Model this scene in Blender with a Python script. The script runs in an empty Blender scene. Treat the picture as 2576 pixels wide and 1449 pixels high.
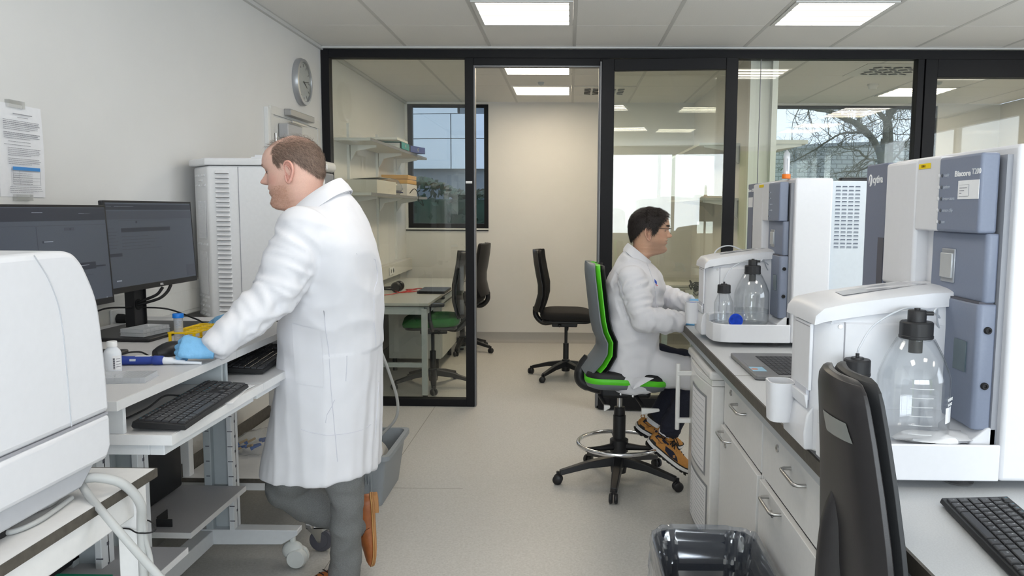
import bpy, math, random
from math import sin, cos, pi, radians, sqrt, exp
from mathutils import Vector, Matrix, noise
from mathutils.bvhtree import BVHTree

SC = bpy.context.scene
COL = SC.collection
random.seed(7)

# ------------------------------------------------------------------ camera
HC = 1.47
CF, CYAW, CPIT, CROLL, CSX = 1981.03, -.0191, -.0993, .0063, 104.8
_f = Vector((sin(CYAW)*cos(CPIT), cos(CYAW)*cos(CPIT), sin(CPIT)))
_r = Vector((cos(CYAW), -sin(CYAW), 0))
_u = _r.cross(_f)
CR = _r*cos(CROLL) + _u*sin(CROLL)
CU = _u*cos(CROLL) - _r*sin(CROLL)
CFW = _f
cd = bpy.data.cameras.new('camera')
cam = bpy.data.objects.new('camera', cd)
COL.objects.link(cam)
m = Matrix((( CR.x, CU.x, -CFW.x, 0), (CR.y, CU.y, -CFW.y, 0), (CR.z, CU.z, -CFW.z, HC), (0, 0, 0, 1)))
cam.matrix_world = m
cd.sensor_width = 36
cd.lens = CF/2576*36
cd.shift_x = -CSX/2576
cd.clip_start = .02
cd.clip_end = 300
SC.camera = cam

# ------------------------------------------------------------------ world, lights, exposure
w = bpy.data.worlds.new('sky'); SC.world = w
w.use_nodes = True
bg = w.node_tree.nodes['Background']
bg.inputs[0].default_value = (.66, .77, .95, 1)      # even overcast sky
bg.inputs[1].default_value = 1.3
SC.view_settings.view_transform = 'Standard'
SC.view_settings.look = 'None'
SC.view_settings.exposure = 0.50
SC.view_settings.gamma = 1
SC.view_settings.use_curve_mapping = False
SC.cycles.max_bounces = 8
SC.cycles.transparent_max_bounces = 24
SC.cycles.caustics_reflective = False
SC.cycles.caustics_refractive = False
SC.cycles.sample_clamp_indirect = 6

def area(name, loc, rot, sx, sy, power, col):
    l = bpy.data.lights.new(name, 'AREA'); l.shape = 'RECTANGLE'; l.size = sx; l.size_y = sy
    l.energy = power; l.color = col
    o = bpy.data.objects.new(name, l); o.location = loc; o.rotation_euler = rot; COL.objects.link(o)
    return o
# daylight entering through the big windows of the lab behind and beside the camera
area('window_daylight', (.9, -3.25, 1.75), (radians(90), 0, 0), 4.2, 1.5, 140, (.90, .95, 1.0))
area('side_window_daylight', (4.85, 1.2, 1.8), (0, radians(90), 0), 1.5, 4.0, 70, (.90, .95, 1.0))
LAB_PANEL = 8.0; OFFICE_PANEL = 13

# ------------------------------------------------------------------ materials
MATS = {}
def mat(name, col, rough=.5, metal=0., spec=.5, noise_amt=.018, noise_scale=60., bump=.0, bscale=300., alpha=1., trans=0., ior=1.45, coat=0., emis=None, estr=0., sss=0.):
    if name in MATS: return MATS[name]
    mt = bpy.data.materials.new(name); mt.use_nodes = True
    nt = mt.node_tree; p = nt.nodes['Principled BSDF']
    p.inputs['Roughness'].default_value = rough
    p.inputs['Metallic'].default_value = metal
    p.inputs['Specular IOR Level'].default_value = spec
    p.inputs['IOR'].default_value = ior
    p.inputs['Transmission Weight'].default_value = trans
    p.inputs['Coat Weight'].default_value = coat
    p.inputs['Alpha'].default_value = alpha
    c = (col[0], col[1], col[2], 1)
    p.inputs['Base Color'].default_value = c
    tc = nt.nodes.new('ShaderNodeTexCoord')
    if noise_amt > 0:
        n = nt.nodes.new('ShaderNodeTexNoise'); n.inputs['Scale'].default_value = noise_scale; n.inputs['Detail'].default_value = 4
        nt.links.new(tc.outputs['Object'], n.inputs['Vector'])
        r = nt.nodes.new('ShaderNodeMapRange'); r.inputs['From Min'].default_value = .3; r.inputs['From Max'].default_value = .7
        r.inputs['To Min'].default_value = 1-noise_amt; r.inputs['To Max'].default_value = 1+noise_amt
        nt.links.new(n.outputs['Fac'], r.inputs['Value'])
        mx = nt.nodes.new('ShaderNodeVectorMath'); mx.operation = 'SCALE'
        mx.inputs[0].default_value = col[:3]
        nt.links.new(r.outputs['Result'], mx.inputs['Scale'])
        nt.links.new(mx.outputs['Vector'], p.inputs['Base Color'])
    if bump > 0:
        n2 = nt.nodes.new('ShaderNodeTexNoise'); n2.inputs['Scale'].default_value = bscale; n2.inputs['Detail'].default_value = 3
        nt.links.new(tc.outputs['Object'], n2.inputs['Vector'])
        b = nt.nodes.new('ShaderNodeBump'); b.inputs['Strength'].default_value = bump; b.inputs['Distance'].default_value = .002
        nt.links.new(n2.outputs['Fac'], b.inputs['Height'])
        nt.links.new(b.outputs['Normal'], p.inputs['Normal'])
    if emis:
        p.inputs['Emission Color'].default_value = (*emis, 1); p.inputs['Emission Strength'].default_value = estr
    if sss:
        p.inputs['Subsurface Weight'].default_value = sss
        p.inputs['Subsurface Radius'].default_value = (.012, .005, .003)
        p.inputs['Subsurface Scale'].default_value = .5
    MATS[name] = mt
    return mt

def glassmat(name, tint, f0=.05, rough=0., haze=0.):
    """thin clear sheet: transparent with an angle dependent mirror reflection"""
    if name in MATS: return MATS[name]
    mt = bpy.data.materials.new(name); mt.use_nodes = True
    nt = mt.node_tree; nt.nodes.clear()
    out = nt.nodes.new('ShaderNodeOutputMaterial')
    tr = nt.nodes.new('ShaderNodeBsdfTransparent'); tr.inputs[0].default_value = (*tint, 1)
    gl = nt.nodes.new('ShaderNodeBsdfGlossy'); gl.inputs['Roughness'].default_value = rough
    lw = nt.nodes.new('ShaderNodeLayerWeight'); lw.inputs[0].default_value = .5
    pw = nt.nodes.new('ShaderNodeMath'); pw.operation = 'POWER'; pw.inputs[1].default_value = 5
    nt.links.new(lw.outputs['Facing'], pw.inputs[0])
    mp = nt.nodes.new('ShaderNodeMapRange'); mp.inputs['To Min'].default_value = f0; mp.inputs['To Max'].default_value = 1
    nt.links.new(pw.outputs[0], mp.inputs['Value'])
    mx = nt.nodes.new('ShaderNodeMixShader')
    nt.links.new(mp.outputs['Result'], mx.inputs[0]); nt.links.new(tr.outputs[0], mx.inputs[1]); nt.links.new(gl.outputs[0], mx.inputs[2])
    last = mx
    if haze:
        df = nt.nodes.new('ShaderNodeBsdfDiffuse'); df.inputs[0].default_value = (.85, .87, .9, 1)
        m2 = nt.nodes.new('ShaderNodeMixShader'); m2.inputs[0].default_value = haze
        nt.links.new(mx.outputs[0], m2.inputs[1]); nt.links.new(df.outputs[0], m2.inputs[2]); last = m2
    nt.links.new(last.outputs[0], out.inputs[0])
    MATS[name] = mt
    return mt

# ------------------------------------------------------------------ geometry builder
class B:
    def __init__(s): s.v = []; s.f = []
    def add(s, vs, fs):
        n = len(s.v); s.v += [Vector(v) for v in vs]; s.f += [[i+n for i in f] for f in fs]; return s
    def box(s, x0, x1, y0, y1, z0, z1):
        return s.add([(x0,y0,z0),(x1,y0,z0),(x1,y1,z0),(x0,y1,z0),(x0,y0,z1),(x1,y0,z1),(x1,y1,z1),(x0,y1,z1)],
                     [(0,3,2,1),(4,5,6,7),(0,1,5,4),(1,2,6,5),(2,3,7,6),(3,0,4,7)])
    def obox(s, c, ax, ay, az):
        """oriented box: centre and three half-axis vectors"""
        c, ax, ay, az = map(Vector, (c, ax, ay, az))
        vs = [c-ax-ay-az, c+ax-ay-az, c+ax+ay-az, c-ax+ay-az, c-ax-ay+az, c+ax-ay+az, c+ax+ay+az, c-ax+ay+az]
        return s.add(vs, [(0,3,2,1),(4,5,6,7),(0,1,5,4),(1,2,6,5),(2,3,7,6),(3,0,4,7)])
    def prism(s, poly, axis, a, b):
        """polygon (2-D list) extruded along an axis: 'x' poly=(y,z), 'y' poly=(x,z), 'z' poly=(x,y)"""
        def P(p, t):
            return {'x': (t, p[0], p[1]), 'y': (p[0], t, p[1]), 'z': (p[0], p[1], t)}[axis]
        n = len(poly)
        ar = sum(poly[i][0]*poly[(i+1) % n][1]-poly[(i+1) % n][0]*poly[i][1] for i in range(n))
        if axis == 'y': ar = -ar
        if ar < 0: poly = poly[::-1]
        vs = [P(p, a) for p in poly]+[P(p, b) for p in poly]
        if a > b: vs = vs[n:]+vs[:n]
        fs = [list(range(n))[::-1], list(range(n, 2*n))]+[(i, (i+1) % n, (i+1) % n+n, i+n) for i in range(n)]
        return s.add(vs, fs)
    def loft(s, rings, cap=True, close=True):
        n = len(rings[0]); vs = [p for r in rings for p in r]; fs = []
        for k in range(len(rings)-1):
            for i in range(n if close else n-1):
                j = (i+1) % n
                fs.append((k*n+i, k*n+j, (k+1)*n+j, (k+1)*n+i))
        if cap: fs += [list(range(n))[::-1], [(len(rings)-1)*n+i for i in range(n)]]
        return s.add(vs, fs)
    def cone(s, p0, p1, r0, r1=None, n=16):
        return s.tube([p0, p1], [r0, r0 if r1 is None else r1], n)
    def tube(s, pts, r, n=8, cap=True):
        pts = [Vector(p) for p in pts]; k = len(pts)
        rs = r if isinstance(r, (list, tuple)) else [r]*k
        t0 = (pts[1]-pts[0]).normalized()
        a = Vector((0, 0, 1)) if abs(t0.z) < .9 else Vector((1, 0, 0))
        u = t0.cross(a).normalized(); rings = []
        for i in range(k):
            t = (pts[min(i+1, k-1)]-pts[max(i-1, 0)])
            t = t.normalized() if t.length > 1e-9 else t0
            u = u-t*u.dot(t)
            u = u.normalized() if u.length > 1e-6 else t.orthogonal().normalized()
            v = t.cross(u)
            rings.append([pts[i]+(u*cos(2*pi*j/n)+v*sin(2*pi*j/n))*rs[i] for j in range(n)])
        return s.loft(rings, cap)
    def lathe(s, prof, c=(0, 0, 0), n=24, axis='z', cap=True):
        c = Vector(c); rings = []
        for r, z in prof:
            ring = []
            for j in range(n):
                a = 2*pi*j/n
                q = (r*cos(a), r*sin(a), z)
                if axis == 'x': q = (z, r*cos(a), r*sin(a))
                if axis == 'y': q = (r*sin(a), z, r*cos(a))
                ring.append(c+Vector(q))
            rings.append(ring)
        return s.loft(rings, cap)
    def ball(s, c, rx, ry=None, rz=None, n=12, m=8, rot=None):
        ry = rx if ry is None else ry; rz = rx if rz is None else rz
        c = Vector(c); rings = []
        for k in range(m+1):
            t = pi*k/m; rr = max(sin(t), 1e-3)
            ring = []
            for j in range(n):
                q = Vector((rx*rr*cos(2*pi*j/n), ry*rr*sin(2*pi*j/n), -rz*cos(t)))
                if rot: q = rot @ q
                ring.append(c+q)
            rings.append(ring)
        return s.loft(rings)
    def torus(s, c, R, r, n=32, m=8, axis='z', a0=0., a1=2*pi):
        full = abs(a1-a0-2*pi) < 1e-6; c = Vector(c); pts = []
        k = n if full else n+1
        rings = []
        for i in range(k):
            a = a0+(a1-a0)*i/n
            d = Vector((cos(a), sin(a), 0)) if axis == 'z' else (Vector((cos(a), 0, sin(a))) if axis == 'y' else Vector((0, cos(a), sin(a))))
            z = {'z': Vector((0, 0, 1)), 'y': Vector((0, 1, 0)), 'x': Vector((1, 0, 0))}[axis]
            rings.append([c+d*(R+r*cos(2*pi*j/m))+z*(r*sin(2*pi*j/m)) for j in range(m)])
        if full: rings.append(rings[0])
        return s.loft(rings, cap=not full)
    def rbox(s, x0, x1, y0, y1, z0, z1, r, n=4):
        """box with rounded vertical edges"""
        poly = rpoly(x0, x1, y0, y1, r, n)
        return s.prism(poly, 'z', z0, z1)
    def quad(s, a, b, c, d): return s.add([a, b, c, d], [(0, 1, 2, 3)])
    def disc(s, c, r, n=16, axis='z'):
        c = Vector(c)
        return s.add([c+(Vector((cos(2*pi*i/n), sin(2*pi*i/n), 0)) if axis == 'z' else Vector((0, cos(2*pi*i/n), sin(2*pi*i/n))) if axis == 'x' else Vector((cos(2*pi*i/n), 0, sin(2*pi*i/n))))*r for i in range(n)], [list(range(n))])
    def xf(s, M):
        s.v = [M @ v for v in s.v]; return s

def rpoly(x0, x1, y0, y1, r, n=4):
    out = []
    for cx, cy, a in ((x1-r, y1-r, 0), (x0+r, y1-r, pi/2), (x0+r, y0+r, pi), (x1-r, y0+r, 1.5*pi)):
        for i in range(n+1):
            t = a+pi/2*i/n; out.append((cx+r*cos(t), cy+r*sin(t)))
    return out

def smooth_path(pts, k=8):
    """Catmull-Rom through points"""
    P = [Vector(p) for p in pts]; P = [P[0]*2-P[1]]+P+[P[-1]*2-P[-2]]; out = []
    for i in range(1, len(P)-2):
        for j in range(k):
            t = j/k
            out.append(.5*((2*P[i])+(P[i+1]-P[i-1])*t+(2*P[i-1]-5*P[i]+4*P[i+1]-P[i+2])*t*t+(3*P[i]-P[i-1]-3*P[i+1]+P[i+2])*t**3))
    out.append(P[-2]); return out

def lerp_table(tab, z):
    if z <= tab[0][0]: return tab[0][1:]
    for a, b in zip(tab, tab[1:]):
        if z <= b[0]:
            t = (z-a[0])/(b[0]-a[0]); t = t*t*(3-2*t)*.5+t*.5
            return tuple(p+(q-p)*t for p, q in zip(a[1:], b[1:]))
    return tab[-1][1:]

ROOT = {}      # object -> world matrix of the thing it belongs to
def tag(o, label=None, cat=None, group=None, kind=None):
    if label: o['label'] = label
    if cat: o['category'] = cat
    if group: o['group'] = group
    if kind: o['kind'] = kind
    return o

def thing(name, label, cat, loc=(0, 0, 0), rz=0., group=None):
    o = bpy.data.objects.new(name, None); o.empty_display_size = .05; COL.objects.link(o)
    o.location = loc; o.rotation_euler = (0, 0, rz)
    ROOT[o] = Matrix.Translation(loc) @ Matrix.Rotation(rz, 4, 'Z')
    return tag(o, label, cat, group)

def mesh_obj(name, me, mats, parent=None):
    o = bpy.data.objects.new(name, me); COL.objects.link(o)
    for mm in (mats if isinstance(mats, (list, tuple)) else [mats]): me.materials.append(mm)
    if parent is not None:
        o.parent = parent; ROOT[o] = ROOT.get(parent, Matrix.Identity(4))
    else: ROOT[o] = Matrix.Identity(4)
    return o

def put(name, b, material, parent=None, bev=0., seg=2, smooth=50, local=False, label=None, kind=None, angle=30):
    """link the builder's geometry as one mesh object; world coordinates unless local"""
    me = bpy.data.meshes.new(name)
    vs = b.v
    if parent is not None and not local:
        inv = ROOT.get(parent, Matrix.Identity(4)).inverted(); vs = [inv @ v for v in vs]
    me.from_pydata([tuple(v) for v in vs], [], b.f)
    me.validate()
    if smooth:
        me.polygons.foreach_set('use_smooth', [True]*len(me.polygons))
        me.set_sharp_from_angle(angle=radians(smooth))
    o = mesh_obj(name, me, material, parent)
    if bev:
        md = o.modifiers.new('bevel', 'BEVEL'); md.width = bev; md.segments = seg; md.limit_method = 'ANGLE'; md.angle_limit = radians(angle)
        md.harden_normals = False
    if label: o['label'] = label
    if kind: o['kind'] = kind
    return o

def share(name, me, loc, parent, rot=None, scale=None):
    """another object using the same mesh data"""
    o = bpy.data.objects.new(name, me); COL.objects.link(o)
    o.location = loc
    if rot: o.rotation_euler = rot
    if scale: o.scale = scale
    if parent is not None: o.parent = parent
    ROOT[o] = ROOT.get(parent, Matrix.Identity(4))
    return o

def single(name, b, material, label, cat, group=None, **k):
    return tag(put(name, b, material, None, **k), label, cat, group)

def struct(name, b, material, parent=None, **k):
    o = put(name, b, material, parent, **k)
    if parent is None: o['kind'] = 'structure'
    return o

KIDS = {}
def copy_tree(o, parent=None):
    c = o.copy(); COL.objects.link(c)
    if parent is not None: c.parent = parent
    ROOT[c] = ROOT.get(o, Matrix.Identity(4))
    for ch in o.children: copy_tree(ch, c)
    return c

def bake(o):
    """apply the modifiers of an object"""
    dg = bpy.context.evaluated_depsgraph_get()
    me = bpy.data.meshes.new_from_object(o.evaluated_get(dg))
    old = o.data; o.modifiers.clear(); o.data = me
    return o

def text(name, s, size, material, parent, origin, xdir, ydir, align='LEFT', ext=.0004, shear=0., bold=0., spacing=1., label=None, fit=None):
    cu = bpy.data.curves.new(name, 'FONT'); cu.body = s; cu.size = size; cu.extrude = ext; cu.align_x = align
    cu.shear = shear; cu.offset = bold; cu.space_character = spacing; cu.resolution_u = 3
    t = bpy.data.objects.new(name, cu); COL.objects.link(t)
    dg = bpy.context.evaluated_depsgraph_get()
    me = bpy.data.meshes.new_from_object(t.evaluated_get(dg))
    bpy.data.objects.remove(t)
    if fit:
        xs_ = [v.co.x for v in me.vertices]; k_ = fit/(max(xs_)-min(xs_)); me.transform(Matrix.Diagonal((k_, 1, 1, 1)))
    x = Vector(xdir).normalized(); y = Vector(ydir).normalized(); z = x.cross(y)
    M = Matrix(((x.x, y.x, z.x, origin[0]), (x.y, y.y, z.y, origin[1]), (x.z, y.z, z.z, origin[2]), (0, 0, 0, 1)))
    if parent is not None: M = ROOT.get(parent, Matrix.Identity(4)).inverted() @ M
    me.transform(M)
    me.materials.clear()
    o = mesh_obj(name, me, material, parent)
    if label: o['label'] = label
    return o

def ray(px, py): return CFW+CR*((px-1288-CSX)/CF)+CU*((724.5-py)/CF)
def at_y(px, py, Y): d = ray(px, py); return Vector((0, 0, HC))+d*(Y/d.y)
def at_z(px, py, Z): d = ray(px, py); return Vector((0, 0, HC))+d*((Z-HC)/d.z)
def at_x(px, py, X): d = ray(px, py); return Vector((0, 0, HC))+d*(X/d.x)
# ------------------------------------------------------------------ the setting
wallm = mat('wall_paint', (.715, .71, .695), .85, bump=.15, bscale=400, noise_amt=.015, noise_scale=3)
ceilm = mat('ceiling_tile', (.82, .815, .80), .9, bump=.25, bscale=900, noise_amt=.05, noise_scale=260)
railm = mat('ceiling_rail', (.62, .62, .61), .5)
framem = mat('black_frame', (.0045, .0045, .006), .55, spec=.3, bump=.05, noise_amt=.1)
alum = mat('aluminium', (.20, .20, .21), .5, metal=.5)
white_paint = mat('white_paint', (.74, .74, .73), .45)
cream = mat('cream_plastic', (.66, .65, .61), .5)
pane = glassmat('partition_glass', (.955, .965, .935), .05)
winpane = glassmat('window_glass', (.95, .965, .965), .05)
black_rubber = mat('black_rubber', (.012, .012, .013), .7)
black_plastic = mat('black_plastic', (.014, .014, .016), .42, bump=.06, bscale=700)
grey_paint = mat('grey_paint', (.45, .49, .50), .45)
chrome = mat('chrome', (.80, .80, .82), .12, metal=1., noise_amt=0)
steel = mat('brushed_steel', (.58, .57, .56), .32, metal=1., noise_amt=.05, noise_scale=200)

def floor_mat():
    mt = bpy.data.materials.new('vinyl_floor'); mt.use_nodes = True
    nt = mt.node_tree; p = nt.nodes['Principled BSDF']; p.inputs['Roughness'].default_value = .42
    p.inputs['Specular IOR Level'].default_value = .35
    tc = nt.nodes.new('ShaderNodeTexCoord')
    v = nt.nodes.new('ShaderNodeTexVoronoi'); v.inputs['Scale'].default_value = 160
    n = nt.nodes.new('ShaderNodeTexNoise'); n.inputs['Scale'].default_value = 90; n.inputs['Detail'].default_value = 6
    for q in (v, n): nt.links.new(tc.outputs['Object'], q.inputs['Vector'])
    ad = nt.nodes.new('ShaderNodeMath'); ad.operation = 'ADD'
    sc = nt.nodes.new('ShaderNodeSeparateColor'); nt.links.new(v.outputs['Color'], sc.inputs[0])
    m1 = nt.nodes.new('ShaderNodeMath'); m1.operation = 'MULTIPLY'; m1.inputs[1].default_value = .35
    nt.links.new(sc.outputs[0], m1.inputs[0]); nt.links.new(m1.outputs[0], ad.inputs[0]); nt.links.new(n.outputs['Fac'], ad.inputs[1])
    cr = nt.nodes.new('ShaderNodeValToRGB')
    cr.color_ramp.elements[0].position = .35; cr.color_ramp.elements[0].color = (.485, .478, .458, 1)
    cr.color_ramp.elements[1].position = .95; cr.color_ramp.elements[1].color = (.60, .592, .572, 1)
    nt.links.new(ad.outputs[0], cr.inputs[0]); nt.links.new(cr.outputs[0], p.inputs['Base Color'])
    b = nt.nodes.new('ShaderNodeBump'); b.inputs['Strength'].default_value = .08; b.inputs['Distance'].default_value = .001
    nt.links.new(n.outputs['Fac'], b.inputs['Height']); nt.links.new(b.outputs['Normal'], p.inputs['Normal'])
    return mt
floorm = floor_mat()
seamm = mat('floor_seam', (.30, .29, .27), .6)
XL, XR, YF, YB, ZC = -1.795, 4.6, -3.0, 8.66, 2.62

fl = struct('floor', B().box(XL, XR, YF, YB, -.1, 0), floorm, smooth=0)
# welded seams between the vinyl sheets
sb = [((-1.79, 3.9), (-.55, 6.4)), ]
s0 = at_z(690, 1449, 0); s1 = at_z(820, 1290, 0)
seam = B()
for X in (-.99, ):
    seam.box(X-.002, X+.002, YF, 5.75, 0, .0006)
seam.box(XL, -.55, 4.02, 4.024, 0, .0006)
put('floor_seam', seam, seamm, fl, smooth=0)

struct('wall_left', B().box(XL-.15, XL, YF-.1, YB+.1, -.05, ZC+.05), wallm, smooth=0)

def wall_with_holes(name, axis, pos, th, a0, a1, holes):
    """wall slab pierced by rectangular holes [(a0,a1,z0,z1)] (non overlapping along a)"""
    b = B(); cur = a0
    def bx(p, q, z0, z1):
        if q-p < 1e-4 or z1-z0 < 1e-4: return
        if axis == 'y': b.box(p, q, pos, pos+th, z0, z1)
        else: b.box(pos, pos+th, p, q, z0, z1)
    for h0, h1, z0, z1 in sorted(holes):
        bx(cur, h0, 0, ZC); bx(h0, h1, 0, z0); bx(h0, h1, z1, ZC); cur = h1
    bx(cur, a1, 0, ZC)
    return struct(name, b, wallm, smooth=0)
W1 = (-1.77, -.885, 1.26, 2.60)
W2 = (1.50, 3.94, 1.10, 2.60)
wall_with_holes('wall_back', 'y', YB, .2, XL, XR, [W1, W2])
wall_with_holes('wall_right', 'x', XR, .15, YF, YB, [(-.9, 3.3, 1.0, 2.5)])
wall_with_holes('wall_front', 'y', YF-.15, .15, XL, XR, [(-1.25, 3.05, 1.0, 2.5)])
green_wall = mat('green_wall', (.42, .62, .10), .8)
struct('trim_2', B().box(-1.7, -1.3, YF, YF+.02, .2, 2.55), green_wall, smooth=0)
struct('trim_3', B().box(3.1, 4.0, YF, YF+.02, .2, 2.55), green_wall, smooth=0)

def window(name, axis, pos, a0, a1, z0, z1, bars, fw=.05, sill=True, m=framem):
    root = B()
    def bx(bb, p, q, zz0, zz1, d0, d1):
        if axis == 'y': bb.box(p, q, pos+d0, pos+d1, zz0, zz1)
        else: bb.box(pos+d0, pos+d1, p, q, zz0, zz1)
    bx(root, a0, a0+fw, z0, z1, .02, .09); bx(root, a1-fw, a1, z0, z1, .02, .09)
    bx(root, a0+fw, a1-fw, z0, z0+fw, .02, .09); bx(root, a0+fw, a1-fw, z1-fw*.6, z1, .02, .09)
    for x in bars: bx(root, x-.03, x+.03, z0+fw, z1-fw*.6, .02, .09)
    o = struct(name, root, m, bev=.003)
    edges = [a0+fw]+[e for x in bars for e in (x-.03, x+.03)]+[a1-fw]
    for i in range(0, len(edges), 2):
        g = B(); bx(g, edges[i], edges[i+1], z0+fw, z1-fw*.6, .05, .056); put('window_pane', g, winpane, o, smooth=0)
    if sill:
        s = B(); bx(s, a0-.04, a1+.0, z0-.018, z0, -.02, .05); put('window_sill', s, white_paint, o, bev=.003)
        s = B(); bx(s, a0-.04, a1+.0, z0-.03, z0-.018, -.012, .05); put('sill_edge', s, framem, o)
    return o
window('window_1', 'y', YB, *W1, [])
window('window_2', 'y', YB, *W2, [])
window('window_3', 'x', XR, -.9, 3.3, 1.0, 2.5, [.5, 1.9], sill=False, m=white_paint)
window('window_4', 'y', YF-.15, -1.25, 3.05, 1.0, 2.5, [.2, 1.65], sill=False, m=white_paint)

# cove skirting along the office back wall, dark skirting along the left wall
skirt = mat('grey_skirting', (.36, .355, .345), .5)
struct('baseboard_back', B().prism([(YB-.012, .11), (YB, .11), (YB, 0), (YB-.07, 0), (YB-.03, .012), (YB-.014, .035)], 'x', XL, XR), skirt)
struct('baseboard_left', B().box(XL, XL+.012, YF, YB, 0, .1), skirt)

# suspended ceiling: slab, tiles one by one, rails
cl = struct('ceiling', B().box(XL-.1, XR+.1, YF-.1, YB+.2, ZC+.03, ZC+.2), ceilm, smooth=0)
xs = [.026+.6*k for k in range(-3, 8)]
LAB_ROWS = [4.48+.6*j for j in range(-12, 3)]
OFF_ROWS = [6.30+.6*j for j in range(0, 4)]
LAB_LIGHTS = [(-.574, 4.48), (1.226, 4.48), (-.574, 2.08), (1.226, 2.08), (-.574, -.32), (1.226, -.32), (3.026, 4.48), (3.026, 2.08), (3.026, -.32)]
OFF_LIGHTS = [(-.574, 6.30), (-.574, 7.50), (3.026, 6.30), (3.026, 7.50)]
tile_mesh = {}
def tile(x0, x1, y0, y1):
    k = (round(x1-x0, 3), round(y1-y0, 3))
    if k not in tile_mesh:
        dx, dy = k[0]-.024, k[1]-.006
        b = B().add([(0, 0, 0), (dx, 0, 0), (dx, dy, 0), (0, dy, 0), (-.004, -.0015, .006), (dx+.004, -.0015, .006), (dx+.004, dy+.0015, .006), (-.004, dy+.0015, .006)],
                    [(3, 2, 1, 0), (0, 1, 5, 4), (1, 2, 6, 5), (2, 3, 7, 6), (3, 0, 4, 7)])
        o = put('ceiling_tile', b, ceilm, cl, smooth=0); tile_mesh[k] = o.data
        o.location = (x0+.012, y0+.003, ZC)
    else: share('ceiling_tile', tile_mesh[k], (x0+.012, y0+.003, ZC), cl)
def rowset(lo, hi, rows):
    e = [lo]+[r for r in rows if lo+.02 < r < hi-.02]+[hi]
    return list(zip(e, e[1:]))
cols = list(zip([XL]+xs, xs+[XR]))
taken = set((round(x, 2), round(y, 2)) for x, y in LAB_LIGHTS+OFF_LIGHTS)
for lo, hi, rows in ((YF, 5.75, LAB_ROWS), (5.83, YB, OFF_ROWS)):
    for y0, y1 in rowset(lo, hi, rows):
        for x0, x1 in cols:
            if x1-x0 < .05 or (round(x0, 2), round(y0, 2)) in taken: continue
            tile(x0, x1, y0, y1)
for x in xs:
    for a, b_ in ((YF, 5.75), (5.83, YB)):
        put('ceiling_rail', B().box(x-.0115, x+.0115, a, b_, ZC-.001, ZC+.012), railm, cl, smooth=0)
for y in [r for r in LAB_ROWS if r > YF]+OFF_ROWS:
    put('ceiling_rail', B().box(XL, XR, y-.003, y+.003, ZC+.0015, ZC+.012), railm, cl, smooth=0)
struct('trim_1', B().box(XL, XL+.022, YF, 5.75, ZC-.022, ZC-.001).box(XL, XL+.022, 5.83, YB, ZC-.022, ZC-.001), railm)
put('wall_rail', B().box(XL+.022, XR, 5.722, 5.75, ZC-.012, ZC-.001), railm, cl, smooth=0)

def panel_light(x, y, lab, label, warm):
    t = thing('ceiling_light', label, 'ceiling light', (x+.3, y+.3, ZC-.002), group='lab ceiling lights' if lab else 'office ceiling lights')
    fr = B()
    o, i = .286, .262
    fr.box(-o, o, -o, -i, -.004, .02); fr.box(-o, o, i, o, -.004, .02); fr.box(-o, -i, -i, i, -.004, .02); fr.box(i, o, -i, i, -.004, .02)
    put('light_frame', fr, white_paint, t, local=True)
    # four soft louvre strips of brighter light, as the tubes behind the diffuser show
    nm = 'lab_diffuser' if lab else 'office_diffuser'
    if nm not in MATS:
        mt = bpy.data.materials.new(nm); mt.use_nodes = True; nt = mt.node_tree; nt.nodes.clear()
        out = nt.nodes.new('ShaderNodeOutputMaterial'); e = nt.nodes.new('ShaderNodeEmission')
        tc = nt.nodes.new('ShaderNodeTexCoord'); sp = nt.nodes.new('ShaderNodeSeparateXYZ'); nt.links.new(tc.outputs['Object'], sp.inputs[0])
        m1 = nt.nodes.new('ShaderNodeMath'); m1.operation = 'MULTIPLY'; m1.inputs[1].default_value = 2*pi/.131
        nt.links.new(sp.outputs['Y'], m1.inputs[0])
        cs = nt.nodes.new('ShaderNodeMath'); cs.operation = 'COSINE'; nt.links.new(m1.outputs[0], cs.inputs[0])
        mr = nt.nodes.new('ShaderNodeMapRange'); mr.inputs['From Min'].default_value = -1; mr.inputs['To Min'].default_value = .07*(LAB_PANEL if lab else OFFICE_PANEL); mr.inputs['To Max'].default_value = 1.85*(LAB_PANEL if lab else OFFICE_PANEL)
        nt.links.new(cs.outputs[0], mr.inputs['Value']); nt.links.new(mr.outputs['Result'], e.inputs['Strength'])
        e.inputs[0].default_value = (*warm, 1); nt.links.new(e.outputs[0], out.inputs[0]); MATS[nm] = mt
    put('light_diffuser', B().box(-i, i, -i, i, .004, .01), MATS[nm], t, local=True, smooth=0)
LABN = {(-.574, 4.48): 'square lit ceiling panel left of the middle, over the lab gangway', (1.226, 4.48): 'square lit ceiling panel on the right, over the instruments'}
for x, y in LAB_LIGHTS:
    where = LABN.get((x, y), 'square lit ceiling panel over the lab, %s row behind the camera view, at %s' % ('third' if y < 0 else 'second' if y < 3 else 'front', 'left' if x < 0 else 'middle' if x < 2 else 'right'))
    panel_light(x, y, True, where, (1.0, .93, .83))
OFFN = ['square lit ceiling panel in the office seen through the doorway, nearer one', 'square lit ceiling panel in the office seen through the doorway, farther one',
        'square lit ceiling panel in the right office behind glass, nearer one', 'square lit ceiling panel in the right office behind glass, farther one']
for (x, y), nlab in zip(OFF_LIGHTS, OFFN): panel_light(x, y, False, nlab, (1.0, .84, .62))

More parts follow.
